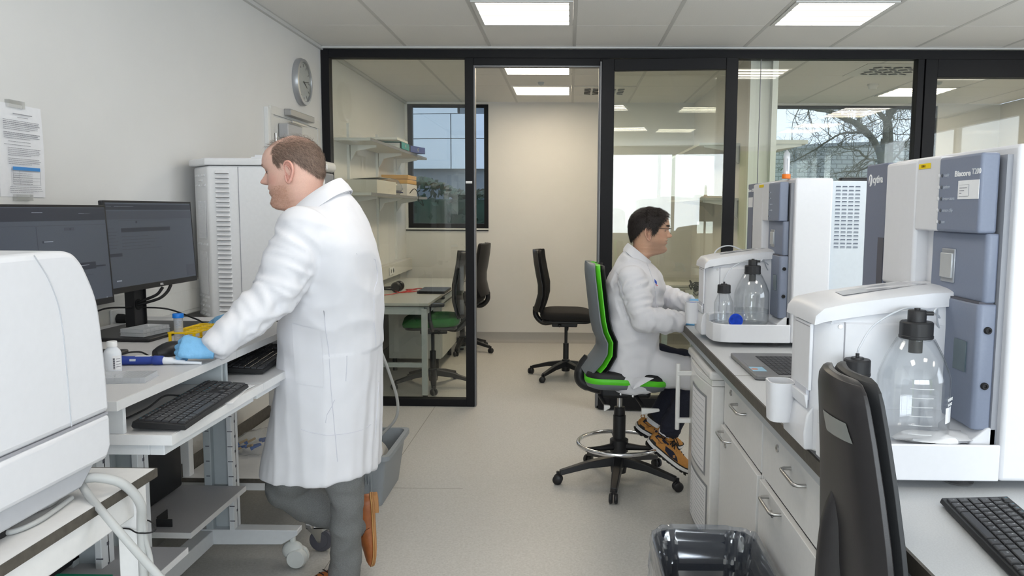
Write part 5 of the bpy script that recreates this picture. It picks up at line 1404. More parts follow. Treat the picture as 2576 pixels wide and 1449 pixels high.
    P('wing_slot', B().box(.0165, .02, .562, .60, .30, .50), ink, smooth=0)
    for x, y in ((.0, .06), (-.10, .10), (.16, .55), (.30, .1), (-.2, .35)):
        P('foot', B().lathe([(0, .0), (.028, .0), (.030, .004), (.020, .010), (.008, .013), (.006, .024), (0, .024)], (x, y, 0), 24), steel)
    return t
LB = B().box(-.0095, .0095, -.0008, .0, -.0016, .0016).add([(-.0095, 0, -.002), (.0095, 0, -.002), (.0095, -.004, -.002), (-.0095, -.004, -.002), (-.0095, 0, -.0075), (.0095, 0, -.0075)], [(0, 1, 2, 3), (3, 2, 5, 4), (0, 3, 4), (1, 5, 2)])
LOUV = bpy.data.meshes.new('louvre'); LOUV.from_pydata([tuple(v) for v in LB.v], [], LB.f); LOUV.materials.append(panel_blue); LOUV.materials.append(mat('louvre_slot', (.10, .12, .17), .7))
for i in range(6): LOUV.polygons[i].material_index = 1
I2 = instrument('nearer white and blue-grey instrument, its name in white on the side, large at the right', .830, 1.58)
I1 = instrument('farther white and blue-grey instrument, in front of the seated person', .872, 3.26)
def stick(nm, par, x, y0, y1, z0, z1, m_, axis='x', **k):
    b = B().box(x-.0008, x, y0, y1, z0, z1) if axis == 'x' else B().box(y0, y1, x-.0008, x, z0, z1)
    return put(nm, b, m_, par, smooth=0, **k)
yel_tag = mat('yellow_sticker', (.85, .62, .0), .6)
# marks on the nearer instrument
xf2 = .830-.004
_ya, _yb = at_x(2403, 430, xf2), at_x(2442.5, 430, xf2)
text('name_print', 'Biacore', .0165, print_white, I2, (xf2-.0006, _ya.y, 1.5455), (0, -1, 0), (0, 0, 1), bold=.0005, fit=_ya.y-_yb.y)
_yc, _yd = at_x(2446, 430, xf2), at_x(2468.5, 430, xf2)
text('name_print', 'T200', .0165, print_white, I2, (xf2-.0006, _yc.y, 1.5475), (0, -1, 0), (0, 0, 1), fit=_yc.y-_yd.y)
ls = stick('info_sticker', I2, xf2-.0002, 1.58+.036, 1.58+.122, 1.497, 1.536, print_white, label='white information sticker')
stick('sticker_box', ls, xf2-.0011, 1.58+.075, 1.58+.115, 1.503, 1.527, ink_soft)
stick('sticker_box', ls, xf2-.0014, 1.58+.0756, 1.58+.1144, 1.5036, 1.5264, print_white)
pl_ = B()
for k, ws in enumerate(((.006, .004, .009, .007), (.005, .007, .004), (.008,))):
    y_ = 1.58+.112
    for w_ in ws: pl_.box(xf2-.0027, xf2-.0021, y_-w_, y_, 1.5195-.0055*k, 1.5212-.0055*k); y_ -= w_+.0015
put('sticker_print', pl_, ink_soft, I2, smooth=0, kind='stuff')
tg2 = stick('asset_tag', I2, .8295, 1.58+.265, 1.58+.325, 1.570, 1.582, yel_tag, label='yellow asset sticker')
text('tag_text', 'T200-2', .0075, mat('tag_ink', (.25, .15, 0), .7), I2, (.8283, 1.58+.311, 1.5735), (0, -1, 0), (0, 0, 1))
xw = .830+.018
text('maker_print', 'cytiva', .030, print_white, I2, (xw-.0006, 1.58+.655, 1.549), (0, -1, 0), (0, 0, 1), bold=.0006)
put('maker_mark', B().ball((xw, 1.58+.675, 1.557), .0012, .014, .017, 20, 8), print_white, I2)
put('maker_mark', B().obox((xw-.0012, 1.58+.675, 1.556), (.0006, 0, 0), (0, .002, .001), (0, .004, -.012)), ig2, I2)
# marks on the farther instrument
stick('asset_tag', I1, .8715, 3.26+.32, 3.26+.40, 1.575, 1.588, yel_tag, label='yellow asset sticker')
text('name_print', 'Biacore T200', .021, print_white, I1, (.872+.0174, 3.26+.70, 1.562), (0, -1, 0), (0, 0, 1), bold=.0004)
stick('info_sticker', I1, .872+.0175, 3.26+.60, 3.26+.69, 1.487, 1.535, print_white, label='white information sticker')

# bottles in the trays
labglass = glassmat('bottle_glass', (.98, .985, .988), .06)
water = glassmat('bottle_liquid', (.965, .975, .98), .02)
capm = mat('bottle_cap', (.018, .018, .02), .5, bump=.1, bscale=300)
def lab_bottle(label, c, R, H, cap_r, cap_h, fill, top=True, scale_marks=False):
    t = thing('lab_bottle', label, 'bottle', c, 0, 'glass buffer bottles')
    nk = cap_r*.78; hs = H*.56
    prof = [(0, .002), (R*.92, .002), (R, .010), (R, hs), (R*.97, hs+.012), (R*.80, hs+.04*H/.2), (R*.52, hs+.075*H/.2), (nk+.002, H-.012), (nk, H), (nk-.0022, H), (nk-.001, H-.012), (R*.5, hs+.073*H/.2), (R*.78, hs+.038*H/.2), (R*.95, hs+.010), (R-.002, hs), (R-.002, .012), (R*.9, .005), (0, .005)]
    put('bottle_body', B().lathe(prof, (0, 0, 0), 40, cap=False), labglass, t, local=True)
    if fill: put('liquid', B().lathe([(0, .006), (R*.9, .006), (R-.003, .013), (R-.003, fill), (0, fill)], (0, 0, 0), 36), water, t, local=True)
    put('neck_ring', B().torus((0, 0, H-.016), nk+.002, .0025, 28, 8), labglass, t, local=True)
    cb = B(); rings = []
    n = 48
    for r_, z_ in ((cap_r*.985, H-.014), (cap_r*1.03, H-.013), (cap_r*1.03, H-.008), (cap_r, H-.007), (cap_r, H-.014+cap_h*.92), (cap_r*.93, H-.014+cap_h)):
        rings.append([Vector(((r_-(.0009 if j % 4 < 1 else 0))*cos(2*pi*j/n), (r_-(.0009 if j % 4 < 1 else 0))*sin(2*pi*j/n), z_)) for j in range(n)])
    put('cap', cb.loft(rings), capm, t, local=True, smooth=25)
    zt = H-.014+cap_h
    if top:
        put('cap_turret', B().lathe([(0, zt), (cap_r*.56, zt), (cap_r*.56, zt+.022), (cap_r*.5, zt+.024), (0, zt+.024)], (0, 0, 0), 24).cone((cap_r*.4, -.01, zt+.018), (cap_r*.85, -.012, zt+.018), .0045, n=10).cone((0, 0, zt+.02), (0, 0, zt+.028), .006, n=10), capm, t, local=True)
        put('dip_stopper', B().lathe([(0, H-.045), (cap_r*.42, H-.045), (cap_r*.42, H-.014), (0, H-.014)], (0, 0, 0), 20), capm, t, local=True)
    else: put('cap_grommet', B().lathe([(0, zt), (cap_r*.5, zt), (cap_r*.45, zt+.004), (.004, zt+.004), (.004, zt+.012), (0, zt+.012)], (0, 0, 0), 20), capm, t, local=True)
    if scale_marks:
        sm = B()
        for k in range(6):
            z_ = .022+.019*k
            sm.torus((0, 0, z_), R+.0004, .0006, 10, 4, 'z', radians(-118), radians(-82))
        put('graduations', sm, print_white, t, local=True, kind='stuff')
        a_ = radians(-55)
        w_ = B(); n2 = 6
        r0_ = [Vector(((R+.0006)*cos(a_+radians(26)*i/n2), (R+.0006)*sin(a_+radians(26)*i/n2), .042)) for i in range(n2+1)]
        put('writing_field', w_.loft([r0_, [v+Vector((0, 0, .033)) for v in r0_]], cap=False, close=False), print_white, t, local=True)
        for s_, sz, zz in (('DURAN', .009, .088), ('2000 ml', .008, .078)):
            # seen through the glass from behind, so the lettering runs backwards
            q = Vector(((R+.001)*cos(a_+.25), (R+.001)*sin(a_+.25), zz)); tq = Vector((-sin(a_+.25), cos(a_+.25), 0))
            text('bottle_print', s_, sz, print_white, t, Vector(c)+q-tq*.0, (-tq.x, -tq.y, 0), (0, 0, 1), 'CENTER')
    return t
lab_bottle('large clear glass bottle with a black two-part cap in the nearer instrument tray', (.738, 1.668, .9915), .073, .226, .0335, .036, 0, True, True)
lab_bottle('small clear glass bottle with a black cap in the nearer instrument tray', (.618, 1.672, .9915), .040, .143, .0275, .036, 0, False)
lab_bottle('large clear glass bottle half filled, in the farther instrument tray', (.780, 3.348, .9915), .073, .226, .0335, .036, .062, True)
lab_bottle('small clear glass bottle with a black cap in the farther instrument tray', (.662, 3.352, .9915), .040, .143, .0275, .036, .04, False)
ptfe = mat('tube_ptfe', (.72, .75, .80), .35, trans=.2)
def thin_tube(label, pts, r=.0022, m_=ptfe, nm='tubing'): return single(nm, B().tube(smooth_path(pts, 8), r, 8), m_, label, 'tube')
for nm_, o, oz in (('nearer', Vector((.830, 1.58, .90)), 0), ('farther', Vector((.872, 3.26, .90)), 0)):
    thin_tube('thin clear tube from the small bottle to the %s instrument' % nm_, [o+Vector((-.212, .092, .27)), o+Vector((-.208, .09, .285)), o+Vector((-.175, .10, .33)), o+Vector((-.10, .125, .362)), o+Vector((-.03, .15, .352)), o+Vector((.006, .18, .325))])
    thin_tube('short clear tube from the large bottle cap to the %s instrument' % nm_, [o+Vector((-.065, .08, .355)), o+Vector((-.045, .10, .365)), o+Vector((-.02, .15, .33)), o+Vector((.004, .18, .30))])
thin_tube('pale blue tube arching over the lid of the farther instrument', [(.66, 3.60, 1.26), (.67, 3.61, 1.285), (.70, 3.62, 1.305), (.74, 3.62, 1.31), (.78, 3.60, 1.295), (.80, 3.58, 1.285)], .003)
# blue screw cap and small caps
bcap = mat('loose_cap_blue', (.0, .06, .62), .35)
t = thing('screw_cap', 'bright blue screw cap leaning in the farther tray, by the small bottle', 'cap', (.705, 3.285, .99))
M_ = Matrix.Translation((.700, 3.280, 1.012)) @ Matrix.Rotation(radians(68), 4, 'X')
put('cap_ring', B().lathe([(.020, -.010), (.028, -.010), (.028, .010), (.020, .010)], (0, 0, 0), 28).xf(M_), bcap, t); put('cap_disc', B().lathe([(0, .006), (.026, .006), (.026, .010), (0, .010)], (0, 0, 0), 28).xf(M_), bcap, t)
put('label_strip', B().obox((0, 0, -.004), (.006, .004, 0), (-.004, .009, 0), (0, 0, .003)).xf(M_), paper, t)
single('screw_cap', B().lathe([(0, 1.0), (.018, 1.0), (.018, 1.045), (.016, 1.048), (0, 1.048)], (.571, 3.61, 0), 24), bcap, 'blue screw cap in the pocket of the farther instrument', 'cap')
single('tissue', sack((.78, 1.635, .998), .08, .045, .010, 5.5, 20, 8, .5), paper, 'crumpled white tissue lying in the nearer instrument tray', 'tissue')
ft = thing('centrifuge_tube', 'upside-down clear tube with an orange cap on top of the farther instrument', 'tube', (.905, 3.36, 1.607))
qq = at_y(1978, 441, 3.38); ft.location = (qq.x, 3.38, 1.606); ROOT[ft] = Matrix.Translation((qq.x, 3.38, 1.606))
put('cap', B().lathe([(0, 0), (.0175, 0), (.0178, .003), (.0175, .019), (0, .02)], (0, 0, 0), 28), mat('cap_orange', (.85, .20, .01), .4), ft, local=True)
put('tube_body', B().lathe([(.0135, .018), (.0138, .10), (.0125, .106), (.003, .119), (0, .1195)], (0, 0, 0), 24), cltube, ft, local=True)
put('powder', B().lathe([(0, .021), (.0125, .021), (.0125, .092), (0, .094)], (0, 0, 0), 20), mat('powder_white', (.80, .80, .80), .8), ft, local=True)
hw_ = B(); hq = random.Random(12); px_ = []
for k in range(46): px_.append(Vector((ft.location.x-.001+.004*sin(k*2.4)*hq.uniform(.4, 1), 3.38-.0144, 1.606+.030+.0012*k)))
put('handwriting', hw_.tube(px_, .0004, 4), ink, ft)
mb = thing('black_monitor', 'back of a black monitor showing behind the farther instrument', 'monitor', (1.38, 3.6, .9))
put('housing', B().rbox(1.24, 1.50, 3.66, 3.70, 1.36, 1.625, .01), bezel, mb, bev=.012, seg=3); put('stand', B().box(1.34, 1.36, 3.67, 3.69, .91, 1.37).rbox(1.27, 1.345, 3.62, 3.74, .90, .912, .01), bezel, mb)
# laptop
lpt = thing('laptop', 'open grey laptop with a coloured sticker between the two instruments', 'laptop', (.75, 2.84, .90))
lgm = mat('laptop_grey', (.20, .20, .205), .4, metal=.3)
put('base', B().rbox(.634, .875, 2.625, 3.055, .902, .917, .012), lgm, lpt, bev=.003)
put('keyboard_well', B().box(.715, .865, 2.645, 2.985, .9165, .9175), kb_m, lpt)
km = key_mesh(.0165, .0165)
for i in range(8):
    for j in range(18):
        o = bpy.data.objects.new('key', km); COL.objects.link(o); o.parent = lpt; ROOT[o] = ROOT[lpt]
        o.location = Vector((.724+.0182*i, 2.656+.0188*j, .9165))-Vector((.75, 2.84, .90)); o.scale = (1, 1, .5)
put('touchpad', B().box(.645, .705, 2.79, 2.91, .917, .9174), mat('touchpad', (.17, .17, .175), .35), lpt)
put('energy_sticker', B().box(.642, .69, 2.70, 2.775, .917, .9176), mat('sticker_blue', (.30, .50, .66), .5), lpt); put('sticker_mark', B().lathe([(0, .9176), (.012, .9176), (.012, .9179), (0, .9179)], (.655, 2.735, 0), 20), mat('sticker_red', (.6, .25, .15), .5), lpt)
put('port', B().box(.76, .775, 2.6245, 2.6255, .907, .911).box(.80, .806, 2.6245, 2.6255, .907, .912), black_rubber, lpt)
put('screen_lid', B().obox((.915, 2.84, 1.03), (.035, 0, .115), (0, .205, 0), (.004, 0, -.0012)), lgm, lpt, bev=.002)
keyboard('black keyboard with white key letters on the worktop at the bottom right', (.765, 1.275, .903), radians(-96.5))

# bin with clear liner
bn = thing('waste_bin', 'waste bin lined with a clear bag, on the floor by the cabinets', 'bin', (.44, 2.30, 0))
put('bin_shell', tapered_shell(.275, .600, 2.02, 2.50, .0, .43, .03, .004, .08), mat('bin_dark', (.022, .028, .045), .35), bn)
liner = glassmat('bin_liner', (.80, .83, .88), .17, .12, .09)
b = B(); rings = []; rn = random.Random(9); N = 96
base = rpoly(.275, .600, 2.02, 2.50, .08, 23)
cxm, cym = .4375, 2.26
_L = ((.036, .14, .010), (.034, .20, .014), (.031, .25, .015), (.027, .30, .014), (.023, .34, .013), (.018, .375, .011), (.012, .41, .007), (.004, .435, .004), (-.004, .443, .003), (-.012, .440, .004), (-.018, .42, .006), (-.021, .38, .009), (-.022, .33, .010), (-.022, .27, .012), (-.016, .20, .012))
_LL = []
for (a_, b_) in zip(_L, _L[1:]):
    for q_ in range(3): _LL.append(tuple(a_[i]+(b_[i]-a_[i])*q_/3 for i in range(3)))
for ins, z_, am in _LL+[_L[-1]]:
    ring = []
    for i, (px, py) in enumerate(base):
        d_ = Vector((px-cxm, py-cym)); L_ = d_.length; a_ = math.atan2(d_.y, d_.x)
        wv = noise.noise(Vector((a_*5.5, z_*7, 1.7)))+.8*(1-3*abs(noise.noise(Vector((a_*11+z_*6, z_*16-a_*3, 4.)))))+.5*(1-3*abs(noise.noise(Vector((a_*23, z_*30+a_*8, 9.)))))
        q = 1-(ins+am*wv)/L_
        ring.append(Vector((cxm+d_.x*q, cym+d_.y*q, z_+.012*noise.noise(Vector((a_*7, 3, z_*3)))*(1 if z_ > .4 or z_ < .25 else .4))))
    rings.append(ring)
put('liner', b.loft(rings, cap=False), liner, bn, smooth=24)


def project(obj, rows, direction, off=.002, back=2):
    """drape a grid of world points onto a mesh along a direction; returns a builder"""
    bv = BVHTree.FromPolygons([v.co for v in obj.data.vertices], [list(p.vertices) for p in obj.data.polygons])
    M = ROOT.get(obj, Matrix.Identity(4)); inv = M.inverted(); d = (inv.to_3x3() @ Vector(direction)).normalized()
    out = []; last = None
    for r in rows:
        o_ = []
        for p in r:
            q = inv @ Vector(p); hit, n, i, dist = bv.ray_cast(q-d*back, d)
            if hit is None: hit, n, i, dist = bv.find_nearest(q)
            if n.dot(d) > 0: n = -n
            o_.append(M @ (hit-d*off))
        out.append(o_)
    return B().loft(out, cap=False, close=False)

# black chair at the right edge of the picture, back view
bc = thing('drafting_chair', 'black moulded chair in the right foreground, seen from behind', 'chair', (.745, 1.35, 0), radians(-3))
blackp = mat('moulded_black', (.020, .018, .019), .36, bump=.1, bscale=900)
rbk = mat('pad_black', (.018, .019, .021), .5, bump=.1, bscale=600)
star_base(bc, black_plastic, .30, rot=.3)
put('gas_lift', B().cone((0, 0, .16), (0, 0, .40), .027).cone((0, 0, .40), (0, 0, .62), .015), black_plastic, bc, local=True)
put('mechanism', B().box(-.12, .08, -.07, .07, .60, .655), black_plastic, bc, bev=.01, local=True)
put('seat', cushion(-.17, .22, .40, .655, .735), rbk, bc, local=True)
pth = [(-.205, .70), (-.215, .78), (-.225, .86), (-.232, .94), (-.240, 1.02), (-.250, 1.10), (-.258, 1.155), (-.261, 1.175), (-.262, 1.188), (-.262, 1.193)]
wd = [.34, .37, .37, .345, .31, .275, .25, .235, .20, .15]
bs = put('back_shell', backrest([(x-.018, z) for x, z in pth], wd, [.05, .05, .05, .045, .042, .038, .034, .028, .02, .008], .016, 15), blackp, bc, local=True, bev=.006, seg=3)
put('back_pad', backrest([(x+.006, z+.003) for x, z in pth], [q*.97 for q in wd], [.04, .04, .04, .038, .036, .034, .032, .026, .018, .007], .016, 15), rbk, bc, local=True, bev=.006, seg=3)
put('back_spine', B().tube(smooth_path([(-.05, 0, .63), (-.20, .0, .62), (-.255, -.0, .70), (-.262, -.0, .80), (-.258, -.0, .90), (-.246, -.0, 1.0)], 6), [.03]*18+[.036]*8+[.034, .032, .028, .024, .02], 14), blackp, bc, local=True)
c0 = [[at_x(2099+60*i/6+8*j/5, 1030+36*i/6+52*j/5, .478) for i in range(7)] for j in range(6)]
put('label_plate', project(bs, c0, (1, 0, 0), .0015), mat('label_clear', (.22, .23, .22), .25), bc, label='smoky clear label holder')
# ------------------------------------------------------------------ green and grey laboratory chair
gc = thing('lab_chair', 'grey and bright green laboratory swivel chair with a chrome foot ring, under the seated person', 'chair', (.28, 4.17, 0))
gtrim = mat('trim_green', (.10, .62, .02), .45)
gshell = mat('shell_grey', (.16, .18, .20), .5, bump=.08, bscale=500)
gpad = mat('pad_dark', (.012, .012, .014), .55)
star_base(gc, black_plastic, .335, rot=radians(-98), hubr=.04)
put('column', B().cone((0, 0, .14), (0, 0, .37), .034).cone((0, 0, .37), (0, 0, .415), .030), black_plastic, gc, bev=.003, local=True)
put('gas_rod', B().cone((0, 0, .415), (0, 0, .50), .014), steel, gc, local=True)
fr_ = put('foot_ring', B().torus((0, 0, .215), .222, .0115, 56, 10), chrome, gc, local=True)
for k in range(3):
    a = radians(95)+2*pi*k/3
    put('ring_spoke', B().tube([(.03*cos(a), .03*sin(a), .20), (.13*cos(a), .13*sin(a), .205), (.215*cos(a), .215*sin(a), .213)], [.022, .014, .012], 8), black_plastic, fr_, local=True)
put('ring_hub', B().lathe([(.034, .16), (.05, .17), (.05, .235), (.034, .245)], (0, 0, 0), 24, cap=False), black_plastic, gc, local=True)
put('mechanism', B().box(-.11, .16, -.075, .075, .475, .545), black_plastic, gc, bev=.018, seg=3, local=True)
for s_ in ((.11, -.20, .445, .10), (-.08, -.16, .45, 0)):
    lv = put('lever', B().tube([(s_[0]-.03, -.07, .49), (s_[0]-.01, -.14, .47), (s_[0], s_[1], s_[2]+.012)], .010, 8), black_plastic, gc, local=True)
    put('lever_tip', B().prism([(s_[0]-.012, s_[2]-.018), (s_[0]+.02+s_[3]*.6, s_[2]), (s_[0]+.02+s_[3]*.6, s_[2]+.012), (s_[0]-.012, s_[2]+.016)], 'y', s_[1]-.02, s_[1]+.005), white_paint, lv, bev=.004, local=True)
for x, z_ in ((-.035, .535), (.0, .535), (.0, .50), (.065, .49)): put('bolt', B().lathe([(0, 0), (.006, 0), (.006, -.003), (0, -.004)], (x, -.0755, z_), 10, 'y'), steel, gc, local=True)
put('back_arm', B().tube(smooth_path([(-.02, 0, .50), (-.12, 0, .515), (-.195, 0, .545), (-.215, 0, .585), (-.20, 0, .64), (-.17, 0, .68)], 6), [.030]*10+[.034]*12+[.030]*9, 10), black_plastic, gc, local=True)
put('arm_clip', B().lathe([(0, -.012), (.014, -.012), (.014, .012), (0, .012)], (-.165, -.01, .635), 12, 'y'), white_paint, gc, local=True)
# seat: grey underside, green piping band, dark pad
def plan(rings_): return B().loft(rings_)
def sring(f, z, dz=.02):
    ring = []
    for px, py in rpoly(-.205, .215, -.225, .225, .09, 6):
        e = (px/.21); ring.append(Vector((.015+px*f, py*f, z-dz*max(0, e)**2+.016*max(0, -e)**2*0)))
    return ring
put('seat_pan', plan([sring(.80, .545), sring(.95, .560), sring(1.0, .582), sring(1.0, .585)]), gshell, gc, local=True)
put('seat_trim', plan([sring(1.0, .583), sring(1.02, .592), sring(1.02, .604), sring(1.0, .612)]), gtrim, gc, local=True)
put('seat_pad', plan([sring(.985, .608), sring(.985, .625), sring(.95, .640), sring(.85, .646), sring(.4, .640)]), gpad, gc, local=True)
gpth = [(-.200, .620), (-.165, .632), (-.105, .66), (-.085, .715), (-.088, .76), (-.118, .82), (-.132, .88), (-.140, .96), (-.150, 1.06), (-.160, 1.16), (-.160, 1.19), (-.158, 1.20)]
gpth = [(-.185, .618), (-.16, .655), (-.125, .70), (-.100, .745), (-.098, .79), (-.122, .84), (-.136, .90), (-.146, .98), (-.158, 1.08), (-.166, 1.155), (-.166, 1.185), (-.164, 1.196)]
gw = [.34, .40, .43, .44, .44, .43, .42, .40, .37, .33, .28, .20]
def offs(path, d):
    out = []
    for i in range(len(path)):
        t = (Vector(path[min(i+1, len(path)-1)])-Vector(path[max(i-1, 0)])).normalized(); n = Vector((t.y, -t.x)); n = n if n.x > 0 else -n
        out.append(tuple(Vector(path[i])+n*d))
    return out
put('back_shell', backrest(offs(gpth, -.016), gw, .030, .035, 13), gshell, gc, local=True)
put('back_trim', backrest(offs(gpth, .010), [q*1.02 for q in gw], .024, .035, 13), gtrim, gc, local=True)
put('back_pad', backrest(offs([(x, z) for x, z in gpth[1:]], .034), [q*.97 for q in gw[1:]], [.026, .028, .03, .03, .03, .03, .028, .026, .022, .014, .006], .035, 13), gpad, gc, local=True)
# ------------------------------------------------------------------ people
coat_m = mat('coat_cotton', (.73, .73, .765), .85, bump=.12, bscale=1400, noise_amt=.012, noise_scale=20)
glove_m = mat('nitrile_glove', (.20, .48, .78), .5, bump=.35, bscale=260, noise_amt=.05, noise_scale=60)
grey_cloth = mat('grey_flannel', (.19, .195, .195), .95, bump=.5, bscale=900, noise_amt=.22, noise_scale=420)
denim = mat('dark_denim', (.016, .018, .032), .9, bump=.4, bscale=900, noise_amt=.35, noise_scale=300)
tanlea = mat('brown_leather', (.36, .115, .035), .42, bump=.2, bscale=160, noise_amt=.18, noise_scale=30)
nubuck = mat('tan_nubuck', (.52, .235, .055), .75, bump=.2, bscale=500, noise_amt=.08, noise_scale=80)
midsole = mat('midsole_white', (.78, .76, .75), .5); outsole = mat('outsole_black', (.015, .014, .014), .7)
navy = mat('navy_mesh', (.018, .02, .04), .85, bump=.4, bscale=900)
weltm = mat('shoe_welt', (.42, .20, .07), .6); lace_m = mat('lace_black', (.014, .012, .012), .8)

def vcol_mat(name, rough=.5, sss=.12):
    mt = bpy.data.materials.new(name); mt.use_nodes = True; nt = mt.node_tree; p = nt.nodes['Principled BSDF']
    p.inputs['Roughness'].default_value = rough; p.inputs['Specular IOR Level'].default_value = .35
    p.inputs['Subsurface Weight'].default_value = sss; p.inputs['Subsurface Radius'].default_value = (.010, .004, .002); p.inputs['Subsurface Scale'].default_value = .4
    a = nt.nodes.new('ShaderNodeAttribute'); a.attribute_name = 'Col'
    n = nt.nodes.new('ShaderNodeTexNoise'); n.inputs['Scale'].default_value = 420; n.inputs['Detail'].default_value = 3
    tc = nt.nodes.new('ShaderNodeTexCoord'); nt.links.new(tc.outputs['Object'], n.inputs['Vector'])
    r = nt.nodes.new('ShaderNodeMapRange'); r.inputs['From Min'].default_value = .3; r.inputs['From Max'].default_value = .7; r.inputs['To Min'].default_value = .95; r.inputs['To Max'].default_value = 1.05
    nt.links.new(n.outputs['Fac'], r.inputs['Value'])
    mx = nt.nodes.new('ShaderNodeVectorMath'); mx.operation = 'SCALE'; nt.links.new(a.outputs['Color'], mx.inputs[0]); nt.links.new(r.outputs['Result'], mx.inputs['Scale'])
    nt.links.new(mx.outputs['Vector'], p.inputs['Base Color'])
    b = nt.nodes.new('ShaderNodeBump'); b.inputs['Strength'].default_value = .12; b.inputs['Distance'].default_value = .001
    nt.links.new(n.outputs['Fac'], b.inputs['Height']); nt.links.new(b.outputs['Normal'], p.inputs['Normal'])
    return mt

def G(x, c, s): return exp(-((x-c)/s)**2)
FRONT = [(-.25, -.02), (-.10, -.025), (-.05, -.012), (-.020, .004), (-.008, .034), (-.001, .062), (.006, .078), (.014, .087), (.026, .0905), (.038, .087), (.046, .085), (.056, .088), (.066, .087), (.076, .0895), (.086, .086), (.10, .087), (.115, .085), (.128, .085), (.140, .092), (.150, .0955), (.165, .0955), (.180, .091), (.195, .081), (.21, .063), (.222, .040), (.230, .016), (.2345, -.008), (.236, -.018)]
BACK = [(-.25, -.135), (-.10, -.128), (-.05, -.104), (-.020, -.094), (.02, -.090), (.045, -.090), (.065, -.094), (.085, -.101), (.11, -.108), (.14, -.111), (.165, -.109), (.185, -.102), (.205, -.087), (.22, -.067), (.230, -.045), (.2345, -.028), (.236, -.022)]
WIDTH = [(-.25, .11), (-.14, .085), (-.10, .062), (-.06, .057), (-.03, .0565), (-.010, .055), (.004, .052), (.015, .053), (.03, .0575), (.05, .062), (.07, .0655), (.09, .069), (.12, .0725), (.15, .0755), (.17, .0755), (.19, .070), (.205, .060), (.22, .044), (.230, .027), (.2345, .013), (.236, .004)]
NOSE = [(.078, 0.), (.086, .004), (.0895, .016), (.093, .0235), (.098, .0265), (.104, .0245), (.112, .0185), (.122, .0115), (.132, .0058), (.141, .002), (.148, 0.)]
def tabv(t, z): return lerp_table(t, z)[0]

def ss(a, b, x):
    t = max(0., min(1., (x-a)/(b-a))); return t*t*(3-2*t)
def head_point(z, a, P):
    f, b_, w_ = tabv(FRONT, z), tabv(BACK, z), tabv(WIDTH, z)
    cx = -.012 if z > .03 else -.012+(-.045+.012)*min(1, (.03-z)/.06)
    if z < -.03: cx = (f+b_)/2
    c, s = cos(a), sin(a)
    e = 1.0
    if c > 0:
        e = .86+.17*(1-ss(.025, .065, z))-.0*z
        x = cx+(f-cx)*c**e
    else: x = cx-(cx-b_)*(-c)**.95
    y = w_*(abs(s)**(.92))*(1 if s >= 0 else -1)
    if c > 0: y *= 1-.14*c*ss(-.006, .018, z)*(1-ss(.035, .075, z))
    if c > 0:
        fr = c**2; ay = abs(y)
        nz = tabv(NOSE, z) if .078 < z < .148 else 0.
        sy = .0075+.0065*G(z, .093, .010)
        x += nz*P.get('nose', 1.)*exp(-(y/sy)**2)
        x += .0045*G(z, .0935, .006)*G(ay, .0125, .0055)                                   # nostril wings
        x += fr*(.0042*G(z, .149, .008)*G(ay, .024, .018))                                 # brow
        x -= fr*(.0105*G(z, .1285, .011)*G(ay, .031, .014))                                # socket
        x += fr*(.0058*G(z, .1275, .0062)*G(ay, .031, .0115))                              # lids
        x += fr*(.0040*G(z, .0735, .0042)*G(ay, 0, .018)+.0042*G(z, .0605, .0045)*G(ay, 0, .017)-.0042*G(z, .0668, .0022)*G(ay, 0, .021))
        x += fr*.0035*G(z, .024, .012)*G(ay, 0, .018)
        x -= fr*.003*G(z, .046, .007)*G(ay, 0, .022)
        y += (1 if y > 0 else -1)*.003*G(z, .105, .02)*G(ay, .052, .016)*(1-fr)             # cheekbone
    return Vector((x, y, z))

